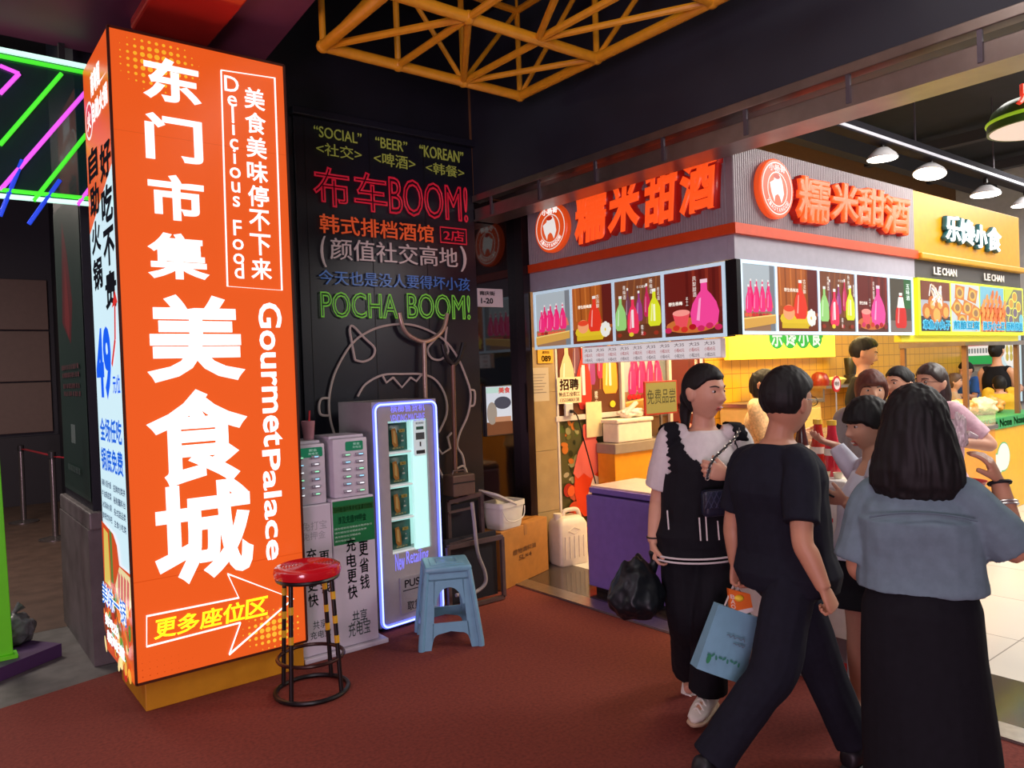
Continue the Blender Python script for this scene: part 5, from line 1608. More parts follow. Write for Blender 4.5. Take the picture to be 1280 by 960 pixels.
# bottles on the counter
desc = ['golden', 'dark brown', 'red', 'pink-red', 'amber']
bc = [(206, 160, 40), (74, 40, 40), (196, 50, 36), (222, 50, 66), (214, 150, 60)]
pos = [(3.70, 2.36), (3.80, 2.29), (3.78, 2.18), (3.74, 2.08), (3.92, 2.40)]
for k in range(5):
    T = thing('wine_bottle', 'tall %s wine bottle with a white band and yellow cap on the white counter' % desc[k], 'bottle', (pos[k][0], pos[k][1], 1.001), 0, 'wine bottles on the white counter')
    MB().lathe([(0, 0), (.036, 0), (.04, .01), (.04, .13), (.034, .17), (.024, .22), (.02, .27), (0, .27)], (0, 0, 0), 20).build('bottle', mat('bottle_glass_%d' % k, bc[k], .12, coat=.5), T, True)
    MB().lathe([(0, .265), (.024, .265), (.024, .29), (0, .293)], (0, 0, 0), 16).build('cap', mat('cap_yellow', (236, 190, 60), .4), T, True)
    MB().lathe([(.0405, .11), (.041, .11), (.041, .145), (.0395, .145)], (0, 0, 0), 20).build('label', mat('band_white', (240, 232, 216), .5), T, True)
# sample cups on the counter
for k in range(8):
    a, b = k % 4, k // 4
    T = thing('sample_cup', 'small tasting cup on the white counter in front of the bottles', 'cup', (3.68 + .13 * b + .02 * a, 2.0 + .0 + .075 * a - .01 * b + .02, 1.001), 0, 'tasting cups on the white counter')
    MB().lathe([(0, 0), (.018, 0), (.024, .03), (.021, .03), (.016, .005), (0, .005)], (0, 0, 0), 14).build('cup', mat('cup_cream', (240, 226, 196), .4), T, True)
    MB().lathe([(0, .02), (.019, .022), (0, .024)], (0, 0, 0), 12).build('drink', mat('cup_drink', (226, 150, 110), .3), T, True)
# food counter under the right row of pictures
T = thing('food_counter', 'amber lit snack counter running behind the customers', 'counter', (5.9, 2.72, 0)); c = V((5.9, 2.72, 0))
MB().bx(4.30, 7.6, 2.68, 2.88, 0, .94, .006).build('front', mat('counter_orange', (226, 150, 34), .4), T, local=c); MB().bx(4.28, 7.62, 2.66, 2.90, .94, .98, .006).build('top', steel_warm, T, local=c)
MB().bx(4.30, 7.6, 2.675, 2.683, .98, 1.16).build('sneeze_guard', mat('guard_glass', (240, 220, 180), .05, alpha=.18), T, local=c)
random.seed(21)
for k in range(6):
    x = 4.5 + k * .42
    T = thing('food_tray', 'steel tray heaped with %s on the snack counter' % ['fried skewers', 'meatballs', 'tofu puffs', 'noodles', 'sausages', 'fish cakes'][k], 'tray', (x, 2.79, .981), 0, 'trays on the snack counter')
    MB().loft([rrect_ring(.18, .075, 0), rrect_ring(.19, .085, .05), rrect_ring(.197, .092, .05), rrect_ring(.185, .08, .004)]).build('tray', steel, T)
    mb = MB()
    for j in range(26): mb.ell((random.uniform(-.15, .15), random.uniform(-.055, .055), random.uniform(.03, .07)), (random.uniform(.02, .035),) * 2 + (.018,), 8)
    o = mb.build('food_heap', mat('food_%d' % k, [(206, 120, 40), (150, 80, 40), (226, 170, 70), (230, 200, 120), (196, 70, 50), (226, 190, 140)][k], .5, var=.3), T, True); o['kind'] = 'stuff'
for k, (px, D) in enumerate(((1047, 5.35), (1067, 5.5))):
    p = atd(px, 505, D); p.z = .98; p.y = 2.52 if p.y < 2.5 else p.y
    T = thing('price_tag', ['round red price tag on a stick above the trays, left of the other one', 'round red price tag on a stick above the trays, nearer the red-haired woman'][k], 'price tag', (4.50 + .42 * k, 2.71, .982), 0, 'round price tags')
    MB().tube([(0, -.012, 0), (0, -.012, .42)], .005, 6).build('stick', plw, T); 
    N = NY
    MB().lathe([(0, 0), (.055, 0), (.055, .008), (0, .008)], (0, -.012, .46), 24, N).build('disc', mat('tag_red', (206, 30, 34), .4), T)
    P = Prt((-.055, -.0215, .405), X1); P.ellipse(.055, .055, .04, .04, (240, 220, 210)); P.text('特价', .025, .04, .085, .072, (196, 30, 30), .03); P.build('tag_print', print_mat('print_matte'), T)
# yellow tiled wall, lit sign board, shelf
ytile = tile_mat('yellow_wall_tile', (214, 158, 46), (150, 100, 30), .15, .3, True)
o = MB().bx(6.3, 12.5, 4.84, 4.868, 0, 2.2).build('wall_yellow_tile', ytile); o['kind'] = 'structure'
T = thing('lit_sign_board', 'yellow backlit board with white characters on green bubbles, half under the pictures', 'sign', (7.6, 4.78, 1.9)); c = V((7.6, 4.78, 1.9))
MB().bx(6.57, 8.66, 4.74, 4.8, 1.645, 2.05, .004).build('board', mat('board_yellow_lit', (244, 214, 60), .4, emit=.75, var=.03), T, local=c)
P = Prt((6.57, 4.7395, 1.645), X1)
for k in range(4): P.ellipse(.87 + .26 * k, .235, .15, .13, (40, 170, 50))
P.rect(.72, .23, 1.82, .4, (40, 170, 50))
for k, ch in enumerate('乐馋小食'): P.text(ch, .76 + .265 * k, .13, .98 + .265 * k, .36, (244, 250, 230), .03)
P.build('board_print', print_mat('board_lit', .8), T, c)
T = thing('wall_shelf', 'steel wall shelf holding bowls below the yellow lit board', 'shelf', (8.55, 4.68, 1.3)); c = V((8.55, 4.68, 1.3))
MB().bx(8.0, 9.2, 4.5, 4.83, 1.29, 1.32).build('board', steel_warm, T, local=c); MB().bx(8.02, 8.05, 4.55, 4.83, 1.14, 1.29).build('bracket', steel_warm, T, local=c); MB().bx(9.1, 9.13, 4.55, 4.83, 1.14, 1.29).build('bracket', steel_warm, T, local=c)
for k, (x, nm, lab, colr, prof) in enumerate(((8.15, 'kettle', 'dark red kettle on the steel wall shelf', (120, 34, 24), [(0, 0), (.1, 0), (.11, .05), (.08, .13), (.03, .16), (0, .16)]),
                                               (8.5, 'vegetable_bowl', 'bowl of pale vegetables on the steel wall shelf', (206, 200, 120), [(0, 0), (.07, 0), (.12, .06), (.1, .08), (0, .1)]),
                                               (8.85, 'blender', 'black blender jug on the steel wall shelf', (40, 36, 34), [(0, 0), (.08, 0), (.08, .1), (.06, .11), (.075, .3), (.07, .31), (0, .31)]))):
    o = MB().lathe(prof, (0, 0, 0), 20).build(nm, mat(nm + '_c', colr, .3), None, True); o.location = (x, 4.66, 1.32); tag(o, lab, {'kettle': 'kettle', 'vegetable_bowl': 'bowl', 'blender': 'blender'}[nm])
# appliance behind the vendor
T = thing('rice_cooker', 'black pot on a white cupboard against the yellow tiles', 'pot', (7.0, 4.6, 1.2))
MB().lathe([(0, 0), (.12, 0), (.14, .05), (.14, .2), (.1, .25), (0, .26)], (0, 0, 0), 24).build('pot', mat('pot_black', (30, 26, 24), .35), T, True); MB().lathe([(0, .255), (.03, .26), (.03, .29), (0, .295)], (0, 0, 0), 12).build('lid_knob', mat('pot_black', (30, 26, 24), .35), T, True)
T = thing('back_cupboard', 'low pale cupboard against the yellow tiled wall', 'cupboard', (7.1, 4.6, 0))
MB().bx(-.6, .6, -.2, .22, 0, 1.16, .004).build('carcass', mat('cupboard_cream', (206, 180, 120), .5), T); MB().bx(-.62, .62, -.22, .22, 1.16, 1.2, .004).build('top', steel_warm, T)
for s_ in (-1, 1): d_ = MB().bx(s_ * .3 - .28, s_ * .3 + .28, -.215, -.2, .08, 1.1, .003).build('door', mat('cupboard_cream', (206, 180, 120), .5), T); MB().bx(s_ * .06 - .01, s_ * .06 + .01, -.235, -.215, .6, .75, .003).build('handle', steel, d_)

# ================================================================== SNACK CART, FAR HALL
T = thing('snack_cart', 'yellow snack cart with a green lettered band and brown posts, right side of the hall', 'food cart', (9.05, 3.35, 0)); c = V((9.05, 3.35, 0))
MB().bx(7.92, 9.9, 3.0, 3.7, .0, .85, .004).build('body', mat('cart_yellow', (230, 176, 20), .4), T, local=c); MB().bx(7.90, 9.92, 2.985, 3.72, .85, .965, .003).build('band', mat('cart_green', (40, 150, 76), .4), T, local=c)
P = Prt((7.90, 2.9845, .85), X1)
P.rect(.005, .005, 2.0, .11, (40, 150, 76))
for k, (tx, a, b) in enumerate((('LE', .06, .22), ('Nuge', .3, .62), ('Nose', .68, 1.0), ('Nose', 1.06, 1.36))): P.text(tx, a, .022, b, .1, (226, 190, 60), .03)
P.build('band_lettering', print_mat('print_matte'), T, c)
P = Prt((7.92, 2.9995, 0), X1)
for u, v, a_, b_ in ((.62, .5, .17, .1), (.78, .56, .16, .14), (.42, .48, .1, .06), (.34, .3, .09, .15), (.5, .24, .08, .06)): P.ellipse(u, v, a_ + .012, b_ + .012, (60, 190, 130))
for u, v, a_, b_ in ((.62, .5, .17, .1), (.78, .56, .16, .14), (.42, .48, .1, .06), (.34, .3, .09, .15), (.5, .24, .08, .06)): P.ellipse(u, v, a_, b_, (236, 234, 230))
P.build('front_emblem', print_mat('print_matte'), T, c)
brn = mat('cart_post_brown', (110, 76, 50), .4)
for x, y_ in ((7.98, 3.06), (9.3, 3.06), (7.98, 3.64), (9.8, 3.06)):
    MB().bx(x - .022, x + .022, y_ - .022, y_ + .022, .965, 1.70).build('post', brn, T, local=c)
mb = MB(); mb.bx(7.92, 9.9, 3.03, 3.09, 1.70, 1.745); mb.bx(7.95, 8.01, 3.09, 3.67, 1.70, 1.745); mb.build('top_rail', steel_warm, T, local=c)
random.seed(5)
for k in range(4):
    t = lump((.16, .13, .10), 3, k * 2.7, .3); t.transform(Matrix.Translation((0, 0, .075)))
    mb = MB(); mb._merge(t)
    o = mb.build('food_bag', mat('bag_food_%d' % (k % 2), [(240, 216, 170), (236, 150, 60)][k % 2], .4, var=.15), None, 'all'); o.location = (8.3 + .36 * k, 3.3 + .05 * (k % 2), .966)
    tag(o, ['pale bag of snacks nearest the left post of the yellow cart', 'orange fried snack pile on the yellow cart, between pale bags', 'tall pale plastic bag in the middle of the yellow cart', 'orange fried snack pile at the right of the yellow cart'][k], 'food bag')
# far wall boards
lit2 = print_mat('far_lit', .85)


def farpic(name, label, y0, y1, z0, z1, fn, x=12.55):
    T = thing(name, label, 'menu board', (x, (y0 + y1) / 2, z0)); c = V(T.location)
    MB().bx(x, x + .05, y0, y1, z0, z1, .004).build('casing', mat('far_casing', (90, 94, 100), .4), T, local=c)
    P = Prt((x - .003, y1 - .02, z0 + .02), NY); fn(P, y1 - y0 - .04, z1 - z0 - .04); P.build('picture', lit2, T, c)


def dishes(seed):
    def f(P, w, h):
        random.seed(seed); P.rect(0, 0, w, h, (214, 226, 232))
        for i in range(2):
            for j in range(2):
                u, v = w * (.27 + .46 * i), h * (.3 + .46 * j)
                P.ellipse(u, v, w * .17, h * .15, (240, 240, 236)); c_ = random.choice([(120, 160, 60), (180, 90, 60), (200, 180, 70), (96, 150, 70)])
                for k in range(9): P.ellipse(u + random.uniform(-.1, .1) * w, v + random.uniform(-.08, .08) * h, w * .04, h * .035, tuple(max(0, min(255, q_ + random.randint(-40, 40))) for q_ in c_), k, 8)
                P.rect(u - w * .1, v - h * .2, u + w * .1, v - h * .185, (70, 110, 130))
    return f


def redgreen(P, w, h):
    P.rect(0, 0, w, h, (236, 230, 226)); P.rect(0, h * .7, w, h, (206, 60, 50)); P.ellipse(w * .3, h * .55, w * .2, h * .2, (206, 60, 50)); P.rect(0, 0, w, h * .14, (30, 160, 80)); P.rect(0, h * .3, w, h * .44, (216, 70, 60)); [P.rect(w * (.1 + .11 * q), h * .18, w * (.17 + .11 * q), h * .26, (120, 128, 128)) for q in range(7)]


def banner(P, w, h):
    P.rect(0, 0, w, h, (190, 100, 84)); P.ellipse(w * .5, h * .62, w * .32, h * .26, (214, 30, 40)); [P.rect(w * (.3 + .22 * q), h * .58, w * (.44 + .22 * q), h * .68, (246, 226, 210)) for q in range(2)]; P.rect(w * .3, h * .12, w * .7, h * .2, (226, 170, 150))


def bigdish(P, w, h):
    P.rect(0, 0, w, h, (200, 226, 234)); P.text('四喜烤饼', w * .12, h * .82, w * .88, h * .97, (196, 50, 110), .03); P.ellipse(w * .5, h * .58, w * .44, h * .2, (240, 240, 236)); P.text('特价好吃', w * .15, h * .26, w * .85, h * .36, (206, 40, 90), .02)
    for k in range(9): P.ellipse(w * (.3 + .2 * (k % 3)), h * (.49 + .085 * (k // 3)), w * .08, h * .045, (196, 180, 90))
    P.ellipse(w * .5, h * .12, w * .4, h * .1, (150, 200, 214)); P.ellipse(w * .5, h * .12, w * .2, h * .05, (206, 80, 60))


def fy(px): return onx(px, 450, 12.55).y
farpic('far_menu_board', 'lit menu board with four dishes, left in the far hall', fy(1138), fy(1102), 1.05, 2.2, dishes(3))
farpic('far_menu_board', 'lit menu board with four dishes above the woman in pink', fy(1180), fy(1140), 1.05, 2.2, dishes(8))
farpic('far_banner', 'narrow red-brown banner with a red disc on the far wall', fy(1203), fy(1188), 1.2, 2.1, banner)
farpic('far_menu_board', 'red, white and green board on the far wall', fy(1242), fy(1206), 1.45, 2.4, redgreen)
farpic('far_menu_board', 'lit poster of round cakes on a plate at the right edge of the hall', fy(1279), fy(1250), .9, 2.25, bigdish)
o = MB().bx(12.3, 12.54, fy(1245), min(4.8, fy(1196)), 0, 1.38, .01).build('far_counter', mat('far_counter_grey', (150, 156, 160), .4)); tag(o, 'long grey counter below the red, white and green board', 'counter')
# tables in the far hall
tabm = mat('table_wood', (160, 130, 90), .4)
for k, (x, y_, lab) in enumerate(((11.9, 3.6, 'wooden topped dining table near the far boards'),)):
    if k == 0:
        T0 = T = thing('dining_table', lab, 'table', (x, y_, 0))
        MB().bx(-.35, .35, -.3, .3, .72, .75, .006).build('tabletop', tabm, T)
        for sx in (-1, 1):
            for sy in (-1, 1): MB().bx(sx * .3 - .02, sx * .3 + .02, sy * .25 - .02, sy * .25 + .02, 0, .72).build('leg', blk, T)
# red bowl on the grey bin beside the woman in denim
rb = atd(1203, 600, 3.5)
T = thing('bowl_stand', 'slim grey stand under the red bowl beside the woman in denim', 'stand', (rb.x, rb.y, 0))
MB().lathe([(0, 0), (.085, 0), (.085, .012), (.02, .025), (0, .025)], (0, 0, 0), 24).build('base', mat('bin_grey', (120, 116, 118), .4), T, True)
MB().tube([(0, 0, .02), (0, 0, .935)], .016, 12).build('pole', mat('bin_grey', (120, 116, 118), .4), T, True)
MB().lathe([(0, .93), (.08, .935), (.085, .945), (0, .95)], (0, 0, 0), 24).build('tray', mat('bin_grey', (120, 116, 118), .4), T, True)
T = thing('food_bowl', 'red paper bowl with brown food on a slim stand beside the woman in denim', 'bowl', (rb.x, rb.y, .951))
MB().lathe([(0, 0), (.07, 0), (.095, .075), (.1, .078), (.09, .07), (.066, .006), (0, .006)], (0, 0, 0), 24).build('bowl', mat('bowl_red', (196, 36, 40), .35), T, True)
MB().lathe([(0, .06), (.085, .062), (.05, .075), (0, .08)], (0, 0, 0), 20).build('food', mat('bowl_food', (150, 120, 90), .5, var=.4, scale=60), T, True)

# ================================================================== TRACK LIGHTS AND HANGING LAMP
T = thing('light_track', 'black ceiling track with a pale strip carrying the round spotlights', 'track', (7.6, 3.12, 3.42)); c = V((7.6, 3.12, 3.42))
MB().bx(4.9, 11.5, 3.07, 3.19, 3.43, 3.53, .006).build('rail', mat('track_black', (30, 28, 36), .8, spec=.2), T, local=c)
MB().bx(5.2, 11.4, 3.064, 3.07, 3.445, 3.47).build('strip', mat('track_strip', (200, 200, 210), .3, emit=.35, var=0), T, local=c)
for x in (5.6, 7.2, 9.0, 10.8): MB().bx(x - .006, x + .006, 3.12, 3.132, 3.53, 4.3).build('hanger', mat('bracket_grey', (96, 88, 96), 0.4, 0.6), T, local=c)
lampw = mat('lamp_face', (255, 250, 236), .4, emit=9, var=0)
lk = mat('lamp_shell', (206, 204, 206), .35)
S0 = None
for k, (px, py, lab) in enumerate(((1103, 198, 'round track spotlight nearest the passage'), (1162, 217, 'round track spotlight, second from the passage'), (1232, 243, 'round track spotlight, third from the passage'), (1282, 256, 'round track spotlight at the right edge of the picture'))):
    p = onz(px, py, 3.26); p.y = 3.13
    p.x = (px - 0) and ony(px, py, 3.13).x; p.z = ony(px, py, 3.13).z
    if S0 is None:
        S0 = T = thing('track_spotlight', lab, 'spotlight', p, 0, 'spotlights on the ceiling track')
        MB().lathe([(0, .09), (.05, .085), (.11, .03), (.125, 0), (.12, -.004), (.1, .01), (0, .02)], (0, 0, 0), 28).build('shade', lk, T, True)
        MB().lathe([(0, -.008), (.118, -.008), (.118, .006), (0, .006)], (0, 0, 0), 28).build('lens', lampw, T)
        MB().bx(-.015, .015, -.015, .015, .08, 3.425 - p.z, .003).build('arm', blk, T)
    else:
        T = dup(S0, p, 0, lab)
        T.scale = (1.15, 1.15, 1)
        for ch in T.children:
            if ch.name.startswith('arm'): ch.scale = (1, 1, (3.425 - p.z) / (3.425 - S0.location.z))
    T.rotation_euler = (0.0, [0, .25, .05, 0][k], 0)
lc = atd(1300, 160, 4.6)
T = thing('hanging_lamp_sign', 'round hanging lamp with a white underside, green leaf rim and red character', 'lamp', lc)
MB().lathe([(0, 0), (.26, 0), (.265, .01), (.26, .02), (0, .02)], (0, 0, 0), 40).build('diffuser', mat('diffuser_white', (226, 214, 204), .4, emit=.5, var=0), T, True)
MB().lathe([(0, .02), (.255, .02), (.262, -.002), (.275, .0), (.275, .05), (.25, .12), (.2, .16), (0, .17)], (0, 0, 0), 40).build('shade', mat('shade_green', (60, 96, 30), .4), T, True)
mb = MB(); mb.tube([(.272 * math.cos(a), .272 * math.sin(a), .055) for a in [2 * PI * k / 40 for k in range(40)]], .012, 8, closed=True); mb.build('leaf_rim', mat('rim_lime', (150, 206, 40), .4, emit=.4), T, True)
nn = -CF.copy(); nn.z = 0; nn.normalize(); uu_ = V((-nn.y, nn.x, 0))
lettering('character', [('点', -.27, .08, -.10, .25)], V(nn * .2) + V((0, 0, -.0)), uu_, Z1, mat('lamp_red', (226, 60, 36), .4, emit=.5, var=0), T, None, depth=0, extrude=.06, bold=.03)
MB().tube([(0, 0, .165), (0, 0, 4.3 - lc.z)], .01, 8).build('rod', blk, T)

# ================================================================== PEOPLE
skin = mat('skin', (200, 150, 122), .5, var=.04, spec=.35)
skin2 = mat('skin_warm', (186, 134, 104), .5, var=.04, spec=.35)
hairb = mat('hair_black', (20, 17, 17), .62, spec=.3, var=.2, scale=60)
hairr = mat('hair_auburn', (84, 36, 24), .6, var=.2, scale=60)
hairbr = mat('hair_brown', (80, 54, 36), .6, var=.2, scale=60)
lipm = mat('lip_red', (168, 76, 70), .4)
browm = mat('brow_dark', (40, 28, 26), .6)
eyew = mat('eye_white', (206, 196, 190), .3)
irism = mat('iris_dark', (22, 14, 12), .2)
blackcloth = mat('cloth_black', (20, 20, 25), .85, var=.12, scale=40, spec=.2)
navy = mat('cloth_ink', (24, 26, 36), .85, var=.12, scale=40, spec=.2)
whitecloth = mat('cloth_white', (206, 200, 196), .8, var=.04, scale=40, spec=.2)
denim = mat('cloth_denim', (106, 126, 134), .85, var=.1, scale=26, spec=.2)


def sm(a, b, x):
    t = max(0.0, min(1.0, (x - a) / (b - a))); return t * t * (3 - 2 * t)


def finish(mb, voxel, name, m, parent, loc, it=4, wr=None, cut=None, streak=None):
    """fuse the joined shapes into one continuous smooth skin"""
    me = bpy.data.meshes.new('tmp'); mb.bm.to_mesh(me); mb.bm.free()
    o = bpy.data.objects.new('tmp', me); COL.objects.link(o)
    r = o.modifiers.new('r', 'REMESH'); r.mode = 'VOXEL'; r.voxel_size = voxel
    s = o.modifiers.new('s', 'SMOOTH'); s.factor = .5; s.iterations = it
    dg = bpy.context.evaluated_depsgraph_get()
    me2 = bpy.data.meshes.new_from_object(o.evaluated_get(dg))
    bpy.data.objects.remove(o); bpy.data.meshes.remove(me)
    b = bmesh.new(); b.from_mesh(me2)
    if wr or streak:
        b.normal_update()
        for v in b.verts:
            p = v.co
            if wr: v.co = p + v.normal * wr[0] * (noise.noise(V((p.x * wr[1], p.y * wr[1], p.z * wr[1] * wr[2]))) + .5 * noise.noise(V((p.x * wr[1] * 2.3 + 5, p.y * wr[1] * 2.3, p.z * wr[1] * wr[2] * 2))))
            if streak: v.co = p + v.normal * streak * noise.noise(V((p.x * 70, p.y * 70, p.z * 7)))
    if cut:
        bmesh.ops.delete(b, geom=[f for f in b.faces if cut(f.calc_center_median())], context='FACES')
    b.transform(Matrix.Translation(-V(loc)))
    b.to_mesh(me2); b.free()
    me2.name = name
    me2.materials.clear(); me2.materials.append(m)
    me2.polygons.foreach_set('use_smooth', [True] * len(me2.polygons))
    o = bpy.data.objects.new(name, me2)
    return link(o, parent)


HRX, HRY, HRZ = .074, .094, .116


def head_pt(d, th=0.0):
    x, y, z = d.x * HRX, d.y * HRY, d.z * HRZ
    if d.z < 0:
        k = -d.z
        x *= 1 - .34 * k ** 1.7
        y *= (1 - .08 * k * k) if d.y > 0 else (1 - .5 * k ** 1.3)
    if d.z > .2 and d.y < 0: y *= 1.03
    if d.y > .1:
        f = sm(.1, .4, d.y)
        ax = abs(x)
        nz = sm(.022, -.026, z) if z > -.026 else sm(-.043, -.026, z)
        y += f * .025 * nz * math.exp(-(x / (.008 + .006 * sm(.0, -.03, z))) ** 2)
        y -= f * .007 * math.exp(-((ax - .031) / .015) ** 2 - ((z - .012) / .010) ** 2)
        y += f * .004 * math.exp(-((z - .031) / .009) ** 2 - (x / .05) ** 2)
        y += f * .007 * math.exp(-(x / .019) ** 2 - ((z + .060) / .010) ** 2)
        y -= f * .004 * math.exp(-(x / .02) ** 2 - ((z + .077) / .007) ** 2)
        y += f * .007 * math.exp(-(x / .022) ** 2 - ((z + .100) / .014) ** 2)
        y += f * .004 * math.exp(-((ax - .038) / .02) ** 2 - ((z + .02) / .022) ** 2)
    p = V((x, y, z))
    if th: p = p + V((d.x, d.y, d.z)) * th
    return p


def face_y(x, z):
    best = None
    dz = z / HRZ
    dx = x / (HRX * (1 - (.34 * (-dz) ** 1.7 if dz < 0 else 0)))
    d = V((dx, math.sqrt(max(.01, 1 - dx * dx - dz * dz)), dz))
    return head_pt(d).y


def dirs(H, f, up=(0, 0, 1), tilt=0.0):
    Y = V(f).normalized(); Z = V(up); X = Y.cross(Z).normalized(); Z = X.cross(Y).normalized()
    return X, Y, Z


def head_matrix(c, f, s, up=(0, 0, 1)):
    X, Y, Z = dirs(None, f, up)
    m = Matrix.Identity(4)
    for i in range(3):
        m[i][0], m[i][1], m[i][2], m[i][3] = X[i] * s * 1.06, Y[i] * s * 1.06, Z[i] * s * 1.04, c[i]
    return m


def add_head(mb, m):
    t = bmesh.new(); bmesh.ops.create_icosphere(t, subdivisions=5, radius=1)
    for v in t.verts: v.co = head_pt(v.co.normalized())
    mb._merge(t, m)
    for sx in (-1, 1):
        q = MB(); q.ell((sx * .077, -.008, -.004), (.012, .021, .032), 14); q.ell((sx * .082, -.015, .006), (.009, .017, .021), 12)
        q.bm.transform(m); me = bpy.data.meshes.new('t'); q.bm.to_mesh(me); q.bm.free(); mb.bm.from_mesh(me); bpy.data.meshes.remove(me)


def hair_cap(mb, m, style):
    """style: front = hairline height (share of head), th = thickness"""
    t = bmesh.new(); bmesh.ops.create_icosphere(t, subdivisions=5, radius=1)
    fr, side, back, th = style.get('front', .55), style.get('side', .1), style.get('back', -.62), style.get('th', .012)
    for v in t.verts:
        d = v.co.normalized()
        if d.y > .1: zb = side + (fr - side) * sm(.1, .75, d.y) + style.get('peak', 0) * abs(d.x)
        else: zb = side + (back - side) * sm(.1, -.35, d.y)
        k = sm(-.07, .07, d.z - zb)
        top = sm(-.2, 1, d.z)
        v.co = head_pt(d, -.014 + (th * (1 + .6 * top) * (.2 + .8 * sm(-.45, .2, d.z) if style.get('taper') else 1) + .014) * k)
    mb._merge(t, m)


def place(m, q):
    q.bm.transform(m); return q


def face_parts(root, m, loc, eyes=True, mouth=0.0, lip=None):
    for sx in (-1, 1):
        y = face_y(sx * .031, .012)
        e = place(m, MB().ell((sx * .031, y - .001, .011), (.0135, .006, .0055), 12)).build('eye', eyew, root, True, loc)
        place(m, MB().ell((sx * .031, y + .003, .011), (.0062, .0035, .0058), 10)).build('iris', irism, e, True, loc)
        place(m, MB().tube([(sx * .017, face_y(sx * .017, .030) + .001, .029), (sx * .032, face_y(sx * .032, .034) + .001, .034), (sx * .049, face_y(sx * .049, .031) + .001, .030)], [.0028, .0036, .002], 6, sub=3)).build('eyebrow', browm, root, True, loc)
    q = MB().ell((0, face_y(0, -.058) - .001, -.0575), (.021, .0065, .0045), 12)
    q.ell((0, face_y(0, -.066) - .0015, -.0665 - mouth), (.018, .0065, .0048), 12)
    place(m, q).build('lips', lip or lipm, root, True, loc)
    if mouth: place(m, MB().ell((0, face_y(0, -.06) + .002, -.0622), (.014, .005, .004), 10)).build('teeth', mat('teeth', (226, 220, 210), .3), root, True, loc)


def torso_sec(J, s):
    """sections from crotch to neck: (position, lateral dir, half width, half depth)"""
    pel, ch, nk = J['pel'], J['chest'], J['neck']
    Lp, Ls = J['Lp'], J['Ls']
    k = J.get('wide', 1.0)
    base = [(-.34, .085, .085), (-.15, .150, .115), (0, .168, .120), (.25, .150, .106), (.5, .132, .098), (.75, .142, .106), (1.0, .152, .114), (1.25, .158, .108), (1.5, .150, .092), (1.75, .112, .074), (1.93, .060, .058), (2.0, .052, .052)]
    out = []
    for t, a, b in base:
        p = pel + (ch - pel) * t if t <= 1 else ch + (nk - ch) * (t - 1)
        if .0 < t < 1: p = p + J['F'] * .012 * math.sin(PI * t)
        u = max(0, min(1, t / 1.5))
        out.append((t, p, (Lp * (1 - u) + Ls * u).normalized(), a * s * k, b * s * k))
    return out


def torso(mb, J, s, off=0.0, t0=-.34, t1=2.0, hem=0.0, n=22, sub=4, loose=0.0):
    sec = torso_sec(J, s)
    import bisect
    ts = [t0 + (t1 - t0) * i / (len(sec) * sub) for i in range(len(sec) * sub + 1)]
    rings = []
    for t in ts:
        i = min(max(bisect.bisect([q[0] for q in sec], t) - 1, 0), len(sec) - 2)
        f = (t - sec[i][0]) / (sec[i + 1][0] - sec[i][0])
        f = f * f * (3 - 2 * f) * .5 + f * .5
        A, B = sec[i], sec[i + 1]
        p = A[1].lerp(B[1], f); L = A[2].lerp(B[2], f).normalized(); a = A[3] + (B[3] - A[3]) * f; b = A[4] + (B[4] - A[4]) * f
        ax = (sec[-1][1] - sec[0][1]).normalized()
        Fv = L.cross(Z1); 
        if loose and t < 1.3: a = max(a, loose * s * J.get('wide', 1)); b = max(b, loose * .72 * s * J.get('wide', 1))
        a += off; b += off
        h_ = hem * sm(t0 + .5, t0, t); a += h_; b += h_
        bust = J.get('bust', 0) * math.exp(-((t - 1.0) / .28) ** 2)
        ring = []
        for q in range(n):
            an = 2 * PI * q / n
            c_, s_ = math.cos(an), math.sin(an)
            cc = math.copysign(abs(c_) ** .85, c_); ss = math.copysign(abs(s_) ** .85, s_)
            fr = bust * max(0, s_) ** 2
            ring.append(p + L * (a * cc) + Fv * ((b + fr) * ss))
        rings.append(ring)
    mb.loft(rings)


def limb(mb, pts, rads, off=0.0, tend=1.0, n=14):
    P, R = catmull([V(p) for p in pts], list(rads), 8)
    N = max(2, int(round((len(P) - 1) * tend)) + 1)
    P, R = P[:N], [r + off for r in R[:N]]
    mb.tube(P, R, n)


def arm_path(J, sd):
    return [J['neck'].lerp(J['sh' + sd], .55) - V((0, 0, .012)), J['sh' + sd], J['sh' + sd].lerp(J['el' + sd], .5), J['el' + sd], J['el' + sd].lerp(J['wr' + sd], .35), J['wr' + sd]]


def arm_rad(s): return [.044 * s, .050 * s, .044 * s, .037 * s, .037 * s, .025 * s]


def leg_path(J, sd):
    return [J['hip' + sd], J['hip' + sd].lerp(J['kn' + sd], .5), J['kn' + sd], J['kn' + sd].lerp(J['an' + sd], .35), J['an' + sd]]


def leg_rad(s): return [.088 * s, .076 * s, .055 * s, .055 * s, .036 * s]


